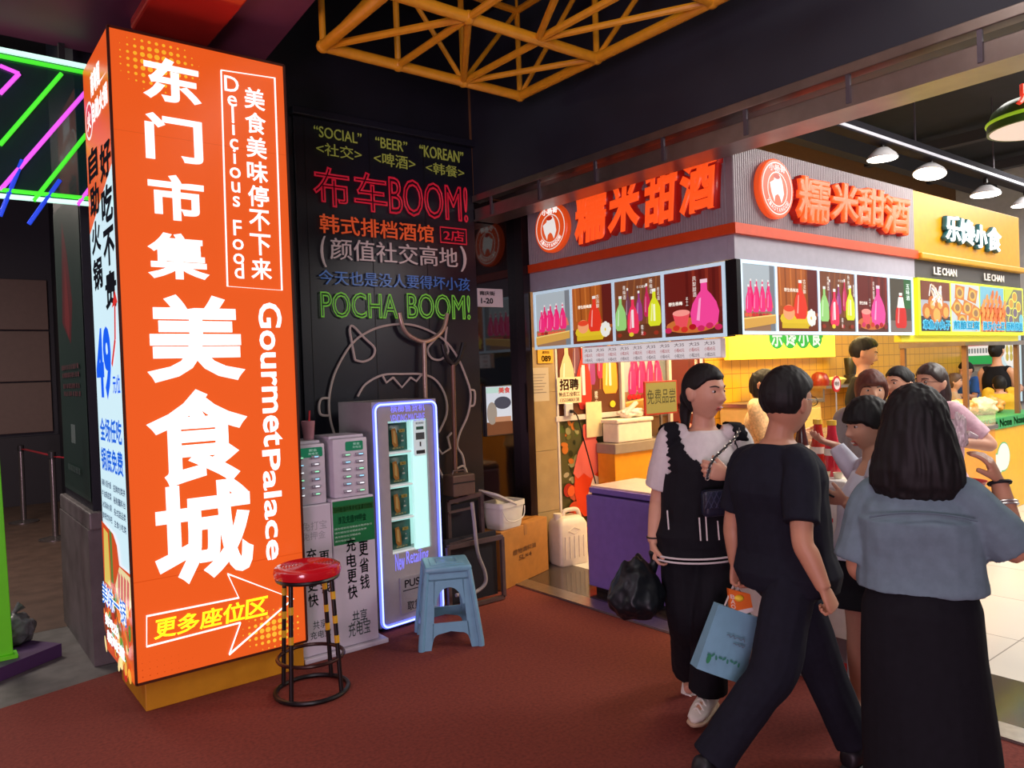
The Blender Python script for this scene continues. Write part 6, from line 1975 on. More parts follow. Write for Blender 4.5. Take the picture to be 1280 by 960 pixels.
def hand(mb, w_, d, pn, th, s=1.0, curl=.5, spread=.5, thumb=.5):
    """w_ wrist, d pointing to the fingers, pn palm facing, th side (unit vector) on which the thumb grows"""
    d = V(d).normalized(); th = (V(th) - d * V(th).dot(d)).normalized(); pn = (V(pn) - d * V(pn).dot(d) - th * V(pn).dot(th)).normalized()
    k = s * .95
    rings = []
    for t, a, b in ((-.02, .024, .018), (.0, .026, .017), (.03, .036, .016), (.06, .041, .015), (.082, .040, .013)):
        rings.append([w_ + d * t * k + th * (a * k * math.cos(2 * PI * q / 14)) + pn * (b * k * math.sin(2 * PI * q / 14)) for q in range(14)])
    mb.loft(rings)
    for i, (off, ln, r) in enumerate(((.031, .070, .0088), (.011, .078, .0092), (-.010, .072, .0088), (-.030, .056, .0078))):
        p = w_ + d * .076 * k + th * off * k
        dd = (d + th * off * 3.2 * spread).normalized()
        pts, rr = [p - dd * .012 * k, p], [r * k, r * k]
        a = curl * (.75 + .1 * i)
        for sg, (f, rf) in enumerate(((.42, 1.0), (.32, .92), (.26, .8))):
            an = a * (sg + 1) * .8
            v = dd * math.cos(an) + pn * math.sin(an)
            p = p + v * ln * f * k
            pts.append(p); rr.append(r * rf * k)
        mb.tube(pts, rr, 9)
    p = w_ + d * .018 * k + th * .022 * k
    pts, rr = [p], [.013 * k]
    v0 = (d * .72 + th * .72 * (1 - .3 * thumb) + pn * .25).normalized()
    for f, r, tw_2 in ((.030, .0115, 0), (.030, .0105, .3), (.024, .009, .55)):
        v = (v0 + pn * thumb * tw_2 - th * thumb * tw_2 * .6 + d * .2 * tw_2).normalized()
        p = p + v * f * k; pts.append(p); rr.append(r * k)
    mb.tube(pts, rr, 9)


def body(root, J, s, m, voxel, loc, hands=True, head=None):
    mb = MB()
    torso(mb, J, s)
    limb(mb, [J['neck'] - V((0, 0, .03)), J['neck'].lerp(J['head'], .35), J['head'] - J['hu'] * .04 * s - J['hf'] * .015 * s], [.060 * s, .048 * s, .052 * s])
    add_head(mb, J['hm'])
    for sd in 'lr':
        limb(mb, arm_path(J, sd), arm_rad(s))
        limb(mb, leg_path(J, sd), leg_rad(s))
        a = J['an' + sd]; fd = J['ft' + sd]
        limb(mb, [a, a + fd * .03 - V((0, 0, .03)), a + fd * .12 - V((0, 0, .05))], [.034 * s, .034 * s, .022 * s])
        h = J['hand' + sd]
        hand(mb, J['wr' + sd], h[0], h[1], h[2], s, *h[3:])
    return finish(mb, voxel, 'body', m, root, loc, 5)


def shirt(root, J, s, name, m, loc, sleeve=.45, off=.014, t0=-.05, t1=1.86, hem=.012, voxel=.007, soff=.02, wr=(.006, 9, .6), cut=None, armless=False, sub=None, loose=.148, yoke=False):
    mb = MB()
    torso(mb, J, s, off, t0, t1, hem, loose=loose)
    if yoke:
        for sd in 'lr': limb(mb, [J['neck'].lerp(J['sh' + sd], .4) - V((0, 0, .012)), J['sh' + sd], J['sh' + sd].lerp(J['el' + sd], .1)], [.060 * s, .066 * s, .066 * s])
    if not armless:
        for sd in 'lr':
            r = arm_rad(s)
            limb(mb, arm_path(J, sd), [r[0] + off * .5, r[1] + off * .6 + .002, r[2] + soff * .85, r[3] + soff, r[4] + soff, r[5] + soff], 0, sleeve)
    return finish(mb, voxel, name, m, root if sub is None else sub, loc, 4, wr, cut)


def trousers(root, J, s, m, loc, loose=.015, low=.02, tend=.97, voxel=.007, top=.42, name='trousers', wr=(.006, 9, .5)):
    mb = MB()
    torso(mb, J, s, .010, -.34, top)
    for sd in 'lr':
        r = leg_rad(s); r = [r[0] + .006, r[1] + loose, r[2] + loose + low * .5, r[3] + loose * .6 + low * .5, r[4] + loose + low]
        limb(mb, leg_path(J, sd), r, 0, tend)
    return finish(mb, voxel, name, m, root, loc, 4, wr)


def skirt(root, J, s, m, loc, z1_, a1, b1, voxel=.008, top=.45, name='skirt', shift=None, wr=(.008, 7, .35)):
    sec = torso_sec(J, s)
    pel = J['pel']; mb = MB()
    topp = pel + (J['chest'] - pel) * top
    rings = []
    L, F = J['Lp'], J['Lp'].cross(Z1)
    prof = [(topp, .138 * s, .105 * s), (pel + V((0, 0, .03)), .180 * s, .140 * s), (pel - V((0, 0, .12)), .187 * s, .150 * s)]
    bot = V((pel.x, pel.y, z1_)) + (shift or V((0, 0, 0)))
    for k in range(1, 7):
        f = k / 6; q = prof[2]
        prof.append((q[0].lerp(bot, f), q[1] + (a1 - q[1]) * f, q[2] + (b1 - q[2]) * f))
    P = [p[0] for p in prof]
    for p, a, b in prof:
        rings.append([p + L * (a * math.cos(2 * PI * q / 28)) + F * (b * math.sin(2 * PI * q / 28)) for q in range(28)])
    mb.loft(rings)
    return finish(mb, voxel, name, m, root, loc, 3, wr)


def shoe(root, an, fd, m, solem, loc, s=1.0, h=.085, pitch=0.0, laces=None, kind='sneaker', name='shoe', zf=0.0):
    """fd: horizontal pointing direction; the sole sits at an.z - h"""
    fd = V((fd.x, fd.y, 0)).normalized(); R = fd.cross(Z1)
    dn = (fd * math.cos(pitch) - Z1 * math.sin(pitch)); up = (Z1 * math.cos(pitch) + fd * math.sin(pitch))
    o = an - up * h * s
    def ring(x, w_, z0, z1, n=16):
        return [o + dn * x * s + R * (w_ * s * math.cos(2 * PI * q / n)) + up * ((z0 + z1) / 2 + (z1 - z0) / 2 * math.copysign(abs(math.sin(2 * PI * q / n)) ** .7, math.sin(2 * PI * q / n))) * s for q in range(n)]
    mb = MB()
    mb.loft([ring(-.075, .012, .0, .022), ring(-.07, .028, 0, .026), ring(-.03, .036, 0, .026), ring(.05, .038, 0, .024), ring(.11, .044, 0, .024), ring(.155, .036, .002, .024), ring(.178, .012, .006, .02)])
    sole = mb
    mb = MB()
    if kind == 'sneaker':
        mb.loft([ring(-.07, .012, .02, .07), ring(-.065, .03, .02, .085), ring(-.03, .037, .02, .095), ring(.02, .038, .02, .09), ring(.06, .040, .02, .078), ring(.10, .042, .02, .06), ring(.145, .034, .02, .046), ring(.170, .010, .02, .034)])
    else:
        mb.loft([ring(-.07, .012, .02, .05), ring(-.06, .03, .02, .055), ring(-.02, .033, .02, .04), ring(.05, .036, .02, .036), ring(.09, .041, .02, .044), ring(.14, .034, .02, .042), ring(.168, .010, .02, .032)])
    sh = mb.build(name, m, root, 'all', loc)
    sole.build('sole', solem, sh, 'all', loc)
    if laces:
        for k in range(4):
            x = .03 + .026 * k; zt_ = .092 - .011 * k
            q = MB(); q.tube([o + dn * x * s + R * (.024 * s) + up * (zt_ - .012) * s, o + dn * (x + .012) * s + up * (zt_ + .004) * s, o + dn * (x + .024) * s - R * (.024 * s) + up * (zt_ - .018) * s], .0042 * s, 6, sub=3); q.build('lace', laces, sh, True, loc)
        q = MB(); c = o + dn * .025 * s + up * .098 * s
        q.tube([c, c + R * .03 * s + up * .012 * s, c + R * .045 * s - up * .006 * s + dn * .01, c], .0035 * s, 6, sub=4); q.tube([c, c - R * .03 * s + up * .012 * s, c - R * .042 * s - up * .008 * s + dn * .01, c], .0035 * s, 6, sub=4); q.build('lace', laces, sh, True, loc)
    return sh


def person(label, J, s, hf, hu=(0, 0, 1), group=None):
    root = thing('person', label, 'person', (J['pel'].x, J['pel'].y, 0))
    J['hf'] = V(hf).normalized(); X, Y, Z = dirs(None, hf, hu); J['hu'] = Z; J['hx'] = X
    J['hm'] = head_matrix(J['head'], hf, s, hu)
    return root, V(root.location)


def skeleton(c, F, s, lean=0.0, head_z=None):
    """upright default pose at ground point c facing F"""
    F = V((F.x, F.y, 0)).normalized(); L = Z1.cross(F)
    g = lambda x, y, z: V((c.x, c.y, 0)) + L * x * s + F * (y * s) + V((0, 0, z * s))
    J = {'F': F, 'Lp': L, 'Ls': L, 'pel': g(0, 0, .86), 'chest': g(0, lean * .5, 1.17), 'neck': g(0, lean, 1.355), 'head': g(0, .02 + lean * 1.3, 1.49)}
    for sd, k in (('l', 1), ('r', -1)):
        J['sh' + sd] = g(.168 * k, lean * .8, 1.315); J['el' + sd] = g(.205 * k, -.01 + lean * .4, 1.05); J['wr' + sd] = g(.21 * k, .06 + lean * .3, .83)
        J['hip' + sd] = g(.085 * k, 0, .85); J['kn' + sd] = g(.09 * k, .02, .46); J['an' + sd] = g(.09 * k, -.01, .085)
        J['ft' + sd] = F.copy()
        J['hand' + sd] = (V((0, 0, -1)) + F * .2, L * -k, F, .5, .3, .4)
    return J


# ------------------------------------------------------------------ woman in the black knit vest
D0 = 3.47
j = lambda px, py, dd=0.0: atd(px, py, D0 + dd)
F = (-CF + CR * .18); F.z = 0; F.normalize(); L = Z1.cross(F)
J = {'F': F, 'Lp': L, 'Ls': L, 'pel': j(872, 664), 'chest': j(878, 583), 'neck': j(879, 533, .01), 'head': j(880, 491, -.03), 'wide': 1.06, 'bust': .022,
     'shr': j(838, 546), 'elr': j(823, 622, .05), 'wrr': j(816, 678, -.02), 'shl': j(921, 546), 'ell': j(934, 612, -.05), 'wrl': j(910, 594, -.22),
     'hipl': j(893, 668), 'hipr': j(850, 668), 'knl': j(889, 768, -.10), 'anl': j(884, 866, -.02), 'knr': j(858, 766, -.02), 'anr': j(863, 838, .32)}
J['ftl'] = (-CF * .8 - CR * .55); J['ftr'] = (-CF * .9 - CR * .3)
for q in ('ftl', 'ftr'): J[q].z = 0; J[q].normalize()
J['handr'] = (V((0, 0, -1)) - CF * .25, CR * 1.0 + CF * .2, -CF, 1.1, .2, .9)
J['handl'] = (-CR * .9 + CU * .25 - CF * .1, CF, CU, .9, .5, .6)
hf = CR * .60 - CF * .80 - CU * .05
W1, wl = person('woman in a black knit vest over a white tee, carrying a black rubbish bag', J, 1.0, hf)
body(W1, J, 1.0, skin, .0045, wl)
face_parts(W1, J['hm'], wl)
mb = MB(); hair_cap(mb, J['hm'], {'front': .52, 'side': .12, 'back': -.7, 'th': .009})
mb.ell(J['head'] - J['hf'] * .085 - J['hu'] * .03, (.045, .045, .05), 14)
limb(mb, [J['head'] - J['hf'] * .085 - J['hu'] * .03, J['head'] - J['hf'] * .105 - J['hu'] * .10, J['head'] - J['hf'] * .10 - J['hu'] * .2], [.035, .028, .012])
finish(mb, .005, 'hair', hairb, W1, wl, 3, streak=.002)
shirt(W1, J, 1.0, 'tee', whitecloth, wl, sleeve=.52, off=.008, t0=.3, t1=1.90, hem=0, soff=.034, voxel=.006)


def vest_cut(p):
    d = p - J['chest']
    x = d.dot(J['Ls']); y = d.dot(J['F']); z = d.z
    if abs(x) > .178 + .004 * math.sin(z * 220) and z > -.02: return True
    if y > -.03 and abs(x) < .118 + .004 * math.sin(z * 220): return z > .012 + 4.5 * x * x + .005 * math.cos(x * 230)
    return y < -.03 and abs(x) < .09 and z > .14
shirt(W1, J, 1.0, 'vest', blackcloth, wl, off=.022, t0=-.32, t1=1.84, hem=.012, voxel=.0042, cut=vest_cut, armless=True, loose=.15, yoke=True)
trousers(W1, J, 1.0, blackcloth, wl, loose=.024, low=.03, tend=.97)
# white hem stripes and stitched lines
sec = torso_sec(J, 1.0)
for dz in (0, .018):
    hp = J['pel'] - V((0, 0, .105 - dz * 1.0)); 
    mb = MB(); mb.tube([hp + J['Lp'] * ((.199) * 1.06 * math.cos(2 * PI * q / 40)) + J['F'] * ((.158) * 1.06 * math.sin(2 * PI * q / 40)) for q in range(40)], .0045, 6, closed=True); mb.build('hem_stripe', whitecloth, W1, True, wl)
for px, y0, y1 in ((874, 647, 676), (882, 641, 676), (897, 651, 675), (834, 638, 662)):
    mb = MB(); mb.tube([j(px, y0, -.195), j(px + 2, y1, -.205)], .0035, 6); mb.build('stitch_line', whitecloth, W1, True, wl)
cream_shoe = mat('sneaker_cream', (214, 208, 194), .6)
for sd in 'lr':
    shoe(W1, J['an' + sd], J['ft' + sd], cream_shoe, mat('sneaker_sole', (186, 160, 130), .5), wl, 1.05, h=.085 if sd == 'l' else .1, pitch=0.0 if sd == 'l' else .35, laces=mat('lace_white', (232, 228, 218), .7))
mb = MB(); mb.tube([J['wrr'] + (J['elr'] - J['wrr']) * .12 + V((math.cos(a) * .03, math.sin(a) * .03, 0)) for a in [2 * PI * k / 16 for k in range(16)]], .004, 6, closed=True); mb.build('bracelet', browm, W1, True, wl)
# black rubbish bag in her right hand
hc = J['wrr'] + V(J['handr'][0]).normalized() * .085
T = thing('rubbish_bag', 'full black plastic rubbish bag hanging from the hand of the woman in the vest', 'bag', (hc.x, hc.y, 0)); tl = V(T.location)
bm_c = j(796, 742, -.08)
t = lump((.135, .12, .13), 5, 7.7, .16)
for v in t.verts:
    k = max(0, v.co.z); v.co.x *= 1 - min(.75, k * 3.2); v.co.y *= 1 - min(.75, k * 3.2); v.co.z = v.co.z * (1.0 if v.co.z < 0 else 1.35)
t.transform(Matrix.Translation(bm_c))
mb = MB(); mb._merge(t); limb(mb, [bm_c + V((0, 0, .12)), hc.lerp(bm_c, .3), hc, hc + V((0, 0, .05))], [.055, .035, .02, .028])
finish(mb, .006, 'bag_body', mat('bag_black', (14, 20, 24), .42, spec=.4), T, tl, 3, (.007, 12, .6))
# small quilted handbag with chain strap
bc_ = j(901, 628, -.21)
T = thing('handbag', 'small black quilted handbag on a chain strap across the black vest', 'handbag', (bc_.x, bc_.y, 0)); tl = V(T.location)
an_ = math.atan2(L.y, L.x)
mb = MB(); mb.box(bc_, (.17, .06, .115), an_, .02, seg=3); mb.build('pouch', mat('bag_quilted', (26, 30, 48), .35), T, True, tl)
mb = MB(); mb.box(bc_ - J['F'] * -.033 + V((0, 0, .02)), (.172, .014, .075), an_, .006); fl_ = mb.build('flap', mat('bag_quilted', (26, 30, 48), .35), T, True, tl)
mb = MB()
o_ = bc_ + J['F'] * .0415 + V((0, 0, .02))
for k in range(-3, 4):
    for sg in (1, -1):
        mb.tube([o_ + L * (k * .025 - .018) - V((0, 0, .035 * sg)), o_ + L * (k * .025 + .018) + V((0, 0, .035 * sg))], .0018, 5)
mb.build('quilting', mat('bag_seam', (54, 58, 80), .5), fl_, False, tl)
mb = MB(); mb.lathe([(0, 0), (.012, 0), (.012, .006), (0, .006)], o_ + J['F'] * .001 - V((0, 0, .03)), 14, J['F']); mb.build('clasp', mat('clasp_silver', (210, 200, 190), .25, .8), T, True, tl)
strap = [j(884, 598, -.26), j(890, 577, -.255), j(906, 560, -.19), j(918, 548, -.13), j(924, 537, -.05), j(922, 532, .05)]
P_, R_ = catmull([V(p) for p in strap], [.005] * len(strap), 8)
st_ = MB(); st_.tube(P_, .006, 6); so = st_.build('strap', mat('strap_black', (22, 22, 26), .5), T, True, tl)
for i in range(0, len(P_) - 1, 2):
    d = (P_[i + 1] - P_[i]).normalized(); x, y_ = frame_of(d)
    mb = MB(); mb.tube([P_[i] + d * (.008 * math.cos(a)) + (x if i % 4 else y_) * (.008 * math.sin(a)) for a in [2 * PI * k / 8 for k in range(8)]], .0026, 5, closed=True); mb.build('chain_link', mat('chain_silver', (196, 186, 174), .3, .7), so, True, tl)

# ------------------------------------------------------------------ man in the black tee
D0 = 2.95
j = lambda px, py, dd=0.0: atd(px, py, D0 + dd)
F = (CR * .75 + CF * .66); F.z = 0; F.normalize(); L = Z1.cross(F)
J = {'F': F, 'Lp': L, 'Ls': L, 'pel': j(984, 712), 'chest': j(972, 612), 'neck': j(972, 549), 'head': j(984, 504, -.01), 'wide': 1.10,
     'shl': j(931, 578, .13), 'ell': j(916, 656, .16), 'wrl': j(919, 704, .16), 'shr': j(1001, 584, -.15), 'elr': j(1003, 676, -.25), 'wrr': j(1030, 736, -.30),
     'hipl': j(984, 722, .07), 'hipr': j(990, 722, -.07), 'knl': j(1028, 838, .10), 'anl': j(1070, 930, .05), 'knr': j(967, 838, -.12), 'anr': j(890, 948, -.10)}
J['ftl'] = F.copy(); J['ftr'] = F.copy()
J['handr'] = (CR * .45 - CU * .9, CF * .9 - CR * .3, F, 1.5, .1, 1.0)
J['handl'] = (V((0, 0, -1)), -F * .3 - CF, F, 1.3, .15, .9)
hf = CR * .86 + CF * .5 - CU * .04
M1, wl = person('man in a black tee and dark trousers striding right with glasses and a blue bag', J, 1.02, hf)
body(M1, J, 1.02, skin2, .0045, wl)
face_parts(M1, J['hm'], wl)
mb = MB(); hair_cap(mb, J['hm'], {'front': .55, 'side': .30, 'back': -.36, 'th': .015, 'taper': 1}); finish(mb, .005, 'hair', hairb, M1, wl, 2, streak=.003)
g = MB()
for sx in (-1, 1):
    cx = sx * .033; y_ = face_y(cx, .012) + .016
    g.tube([(cx + .022 * math.cos(a), y_, .01 + .017 * math.sin(a)) for a in [2 * PI * k / 20 for k in range(20)]], .0016, 6, closed=True)
    g.tube([(sx * .055, y_, .014), (sx * .078, .05, .016), (sx * .082, -.01, .014), (sx * .08, -.03, .0)], .0018, 6)
g.tube([(-.011, face_y(0, .012) + .01, .014), (0, face_y(0, .015) + .012, .017), (.011, face_y(0, .012) + .01, .014)], .0016, 6)
place(J['hm'], g).build('glasses', mat('glasses_frame', (30, 26, 28), .3, .5), M1, True, wl)
shirt(M1, J, 1.02, 'tee', navy, wl, sleeve=.50, off=.014, t0=-.22, t1=1.92, hem=.004, soff=.026, voxel=.006)
trousers(M1, J, 1.02, navy, wl, loose=.018, low=.026, tend=.99)
bs = mat('shoe_black', (18, 18, 22), .5)
for sd in 'lr':
    shoe(M1, J['an' + sd], F, bs, mat('sole_dark', (30, 28, 30), .6), wl, 1.1, h=.085, pitch=0 if sd == 'l' else .5, laces=blk)
# blue bag with a snack packet in it
hc = J['wrl'] + V((0, 0, -.085))
T = thing('tote_bag', 'pale blue paper carrier bag swinging from the hand of the man in black', 'bag', (hc.x, hc.y, 0)); tl = V(T.location)
q4 = [j(896, 754, .13), j(946, 771, .15), j(925, 852, .12), j(866, 832, .10)]
N_b = (q4[1] - q4[0]).cross(q4[3] - q4[0]).normalized()
if N_b.dot(CF) < 0: N_b = -N_b
mb = MB()
fr_, bk_ = [p - N_b * .018 for p in q4], [p + N_b * .03 for p in q4]
fr_[2], fr_[3] = fr_[2] - N_b * .02, fr_[3] - N_b * .02
def quad_loft(A, B, n=8):
    rings = []
    for i in range(n + 1):
        f = i / n
        l0, r0 = A[0].lerp(A[3], f), A[1].lerp(A[2], f); l1, r1 = B[0].lerp(B[3], f), B[1].lerp(B[2], f)
        rg = [l0.lerp(r0, u / 6) - N_b * .012 * math.sin(PI * u / 6) * f for u in range(7)] + [r1.lerp(l1, u / 6) for u in range(7)]
        rings.append(rg)
    return rings
mb.loft(quad_loft(fr_, bk_)); bag = mb.build('bag_body', mat('bag_blue', (116, 164, 182), .6, var=.06), T, False, tl)
ub = (q4[1] - q4[0]).normalized(); vb = -(q4[3] - q4[0]).normalized()
P = Prt(q4[3] - N_b * .052, ub, vb)
P.N = -N_b
wB, hB = (q4[1] - q4[0]).length, (q4[3] - q4[0]).length
P.line([(wB * (.34 + .05 * k), hB * (.62 + .025 * math.sin(k * 2.6))) for k in range(10)], .004, (96, 120, 132)); P.line([(wB * (.55 + .04 * k), hB * (.53 + .02 * math.sin(k * 2.9))) for k in range(8)], .004, (96, 120, 132))
for k in range(9): P.ellipse(wB * (.12 + .09 * k), hB * (.26 + .015 * math.sin(k * 2.2)), wB * .05, hB * .016, (60, 130, 110), k)
P.ellipse(wB * .14, hB * .2, wB * .05, hB * .07, (60, 140, 96)); P.build('bag_print', print_mat('print_matte'), T, tl)
for k, (a, b) in enumerate(((j(906, 757, .12), j(934, 766, .13)), (j(910, 758, .165), j(938, 768, .17)))):
    mb = MB(); mb.tube([a, a.lerp(hc, .6) + V((0, 0, .01)), hc + V((0, 0, .005)), b.lerp(hc, .6), b], .004, 6, sub=4); mb.build('handle', mat('bag_handle', (196, 186, 176), .6), T, True, tl)
pk = j(922, 752, .14)
T = thing('snack_packet', 'orange and yellow snack packet sticking out of the blue carrier bag', 'snack packet', (pk.x, pk.y, 0)); tl = V(T.location)
mb = MB(); o_ = j(914, 782, .14); A = [j(909, 735, .14), j(936, 742, .14), j(940, 763, .14), j(912, 772, .14)]
mb.loft([[p - N_b * t_ for p in A] for t_ in (-.004, .012)]); mb.build('pouch', mat('packet_orange', (222, 110, 40), .3), T, False, tl)
mb = MB(); mb.loft([[p - N_b * t_ for p in (A[3].lerp(A[0], .0), A[2].lerp(A[1], .0), A[2].lerp(A[1], .22), A[3].lerp(A[0], .22))] for t_ in (.0125, .014)]); mb.build('white_band', plw, T, False, tl)
mb = MB(); mb.ell(A[0].lerp(A[2], .42) - N_b * .013, (.02, .02, .014), 10); mb.build('yellow_mark', mat('packet_yellow', (244, 206, 50), .3), T, True, tl)
P = Prt(A[3].lerp(A[0], .3) - N_b * .0145, (A[1] - A[0]).normalized(), (A[0] - A[3]).normalized()); P.N = -N_b
P.vtext('BAO', .004, .005, .024, .065, (250, 240, 230), .03); P.build('packet_print', print_mat('print_matte'), T, tl)

# ------------------------------------------------------------------ woman in the denim shirt
D0 = 2.35
j = lambda px, py, dd=0.0: atd(px, py, D0 + dd)
F = (CF * .9 + CR * .38); F.z = 0; F.normalize(); L = Z1.cross(F)
J = {'F': F, 'Lp': L, 'Ls': L, 'pel': j(1152, 768), 'chest': j(1150, 664), 'neck': j(1144, 596), 'head': j(1145, 537), 'wide': 1.0,
     'shl': j(1090, 622, .07), 'ell': j(1072, 706, .10), 'wrl': j(1104, 742, .26), 'shr': j(1203, 620, -.07), 'elr': j(1270, 690, -.10), 'wrr': j(1249, 602, -.03),
     'hipl': j(1122, 775, .03), 'hipr': j(1184, 775, -.03), 'knl': j(1124, 925, .06), 'knr': j(1186, 925, .0), 'anl': j(1126, 1066, .03), 'anr': j(1188, 1072, -.04), 'ftl': F.copy(), 'ftr': F.copy()}
J['handr'] = (CU * .85 - CR * .42, CF * .5 - CR * .8, -CF * .6 - CR * .5, .6, .3, .7)
J['handl'] = (F, CR, Z1, .8, .3, .5)
hf = CF * .85 + CR * .5
W2, wl = person('woman seen from behind in a pale denim shirt and long black skirt, right hand raised', J, .94, hf)
body(W2, J, .94, skin2, .0045, wl)
face_parts(W2, J['hm'], wl)
mb = MB(); hair_cap(mb, J['hm'], {'front': .3, 'side': -.5, 'back': -.95, 'th': .020})
hc_ = J['head']; X_, Y_, Z_ = J['hx'], J['hf'], J['hu']
rings = []
for z, a, b, yo in ((.06, .080, .082, -.024), (.0, .104, .094, -.028), (-.06, .118, .092, -.034), (-.12, .132, .086, -.042), (-.17, .130, .070, -.050), (-.205, .105, .05, -.055), (-.225, .05, .03, -.055)):
    rings.append([hc_ + Z1 * z * .98 + Y_ * yo + X_ * (a * math.cos(2 * PI * q / 24)) + Y_ * (b * math.sin(2 * PI * q / 24)) for q in range(24)])
mb.loft(rings)
finish(mb, .006, 'hair', hairb, W2, wl, 3, streak=.006)
shirt(W2, J, .94, 'shirt', denim, wl, sleeve=.56, off=.020, t0=.34, t1=1.9, hem=.008, soff=.036, voxel=.006, wr=(.010, 8, .7), loose=.165)
ys = J['neck'].lerp(J['chest'], .55)
mb = MB()
mb.tube([ys + L * x * .94 - F * (.128 - .5 * x * x) + V((0, 0, .004 - .9 * x * x)) for x in (-.15, -.1, -.05, 0, .05, .1, .15)], .003, 6, sub=3); mb.build('yoke_seam', mat('denim_seam', (86, 104, 114), .8), W2, True, wl)
skirt(W2, J, .94, blackcloth, wl, .22, .20, .17, top=.62, shift=CR * .02)
for sd in 'lr':
    shoe(W2, J['an' + sd], F, bs, mat('sole_dark', (30, 28, 30), .6), wl, 1.0, h=J['an' + sd].z / 1.0)
for k, (f, m_, r_) in enumerate(((.02, mat('hairtie_black', (18, 16, 18), .7), .006), (.30, mat('bangle_silver', (206, 200, 196), .25, .7), .0035), (.34, mat('bangle_silver', (206, 200, 196), .25, .7), .0035))):
    c_ = J['wrr'].lerp(J['elr'], f); d = (J['elr'] - J['wrr']).normalized(); x, y_ = frame_of(d)
    mb = MB(); rad = .028 + .011 * f * 2
    mb.tube([c_ + x * (rad * math.cos(a)) + y_ * (rad * math.sin(a)) for a in [2 * PI * q / 20 for q in range(20)]], r_, 6, closed=True); mb.build('hair_tie' if k == 0 else 'bangle', m_, W2, True, wl)
hp = J['wrr'] + V(J['handr'][0]).normalized() * .15
T = thing('snack_wrapper', 'crumpled pale translucent wrapper held in the raised hand of the woman in denim', 'wrapper', (hp.x, hp.y, 0)); tl = V(T.location)
t = lump((.02, .02, .055), 4, 2.2, .5); t.transform(Matrix.Translation(hp - CR * .055 + CU * .012))
mb = MB(); mb._merge(t); limb(mb, [hp, hp - CR * .03 + CU * .01], [.006, .012]); mb.build('wrapper', mat('wrapper_clear', (206, 190, 186), .3), T, 'all', tl)

# ------------------------------------------------------------------ girl in the white top with a phone
D0 = 3.35
j = lambda px, py, dd=0.0: atd(px, py, D0 + dd)
F = (-CR * .85 + CF * .45); F.z = 0; F.normalize(); L = Z1.cross(F)
J = {'F': F, 'Lp': L, 'Ls': L, 'pel': j(1074, 692), 'chest': j(1086, 622), 'neck': j(1094, 572), 'head': j(1086, 532), 'wide': .92, 'bust': .012,
     'shl': j(1100, 590, -.12), 'ell': j(1082, 650, -.14), 'wrl': j(1056, 626, -.14), 'shr': j(1082, 588, .13), 'elr': j(1072, 596, .16), 'wrr': j(1044, 556, .22),
     'hipl': j(1078, 696, -.06), 'hipr': j(1076, 696, .06), 'knl': j(1074, 790, -.04), 'knr': j(1092, 790, .10), 'anl': j(1075, 872, .02), 'anr': j(1096, 866, .12), 'ftl': -CR * .6 - CF * .6, 'ftr': F.copy()}
for q in ('ftl',): J[q].z = 0; J[q].normalize()
J['handl'] = (-CR * .85 + CU * .2, CU * .6 + CF * .6, CU * .5 - CF * .3, .9, .3, .6)
J['handr'] = (-CR * .9 + CU * .25, CU * .8, CF, .5, .3, .5)
W3, wl = person('laughing girl in a white top and black skirt holding a phone, behind the denim shirt', J, .93, -CR * .95 - CF * .08 - CU * .18, V((0, 0, 1)) - CR * .15)
body(W3, J, .93, skin, .0045, wl)
face_parts(W3, J['hm'], wl, mouth=.008)
mb = MB(); hair_cap(mb, J['hm'], {'front': .22, 'side': -.1, 'back': -.8, 'th': .016})
rings = []
for z, a, b, yo in ((.05, .07, .06, -.03), (-.02, .085, .062, -.035), (-.09, .085, .05, -.045), (-.15, .07, .04, -.05), (-.19, .04, .025, -.05)):
    rings.append([J['head'] + Z1 * z + J['hf'] * yo + J['hx'] * (a * math.cos(2 * PI * q / 20)) + J['hf'] * (b * math.sin(2 * PI * q / 20)) for q in range(20)])
mb.loft(rings); finish(mb, .006, 'hair', hairb, W3, wl, 3, streak=.004)
mb = MB(); torso(mb, J, .93, .014, .0, 1.62, .02); limb(mb, arm_path(J, 'r'), arm_rad(.93), .014, .98); limb(mb, [J['neck'].lerp(J['shl'], .4), J['shl'], J['shl'].lerp(J['ell'], .2)], [.04, .056, .055]) 
finish(mb, .006, 'blouse', mat('blouse_white', (206, 208, 222), .8, spec=.2), W3, wl, 4, (.006, 9, .6))
skirt(W3, J, .93, blackcloth, wl, J['pel'].z - .20, .21, .19, top=.3)
for sd in 'lr':
    sh_ = shoe(W3, J['an' + sd], J['ft' + sd], mat('shoe_cream', (222, 212, 196), .25), mat('sole_tan', (190, 168, 140), .5), wl, .98, h=J['an' + sd].z / .98, kind='flat', name='mary_jane_shoe')
    a = J['an' + sd]; fd = J['ft' + sd]; R_ = fd.cross(Z1)
    mb = MB(); mb.tube([a + fd * .055 + R_ * .036 - V((0, 0, .048)), a + fd * .06 - V((0, 0, .012)), a + fd * .055 - R_ * .036 - V((0, 0, .048))], .007, 8, sub=5, flat=.5); mb.build('strap', mat('shoe_cream', (222, 212, 196), .25), sh_, True, wl)
    mb = MB(); mb.box(a + fd * .055 + R_ * .037 - V((0, 0, .042)), (.012, .012, .014), 0, .002); mb.build('buckle', mat('clasp_silver', (210, 200, 190), .25, .8), sh_, False, wl)
ph = J['wrl'] + V(J['handl'][0]).normalized() * .11
T = thing('phone', 'dark flat phone held out by the laughing girl in white', 'phone', (ph.x, ph.y, 0)); tl = V(T.location)
mb = MB(); mb.bar(ph - CR * .075 + CU * .055, ph + CR * .05 - CU * .005, .07, .009, CU, .003); mb.build('case', mat('phone_dark', (40, 34, 38), .3), T, False, tl)
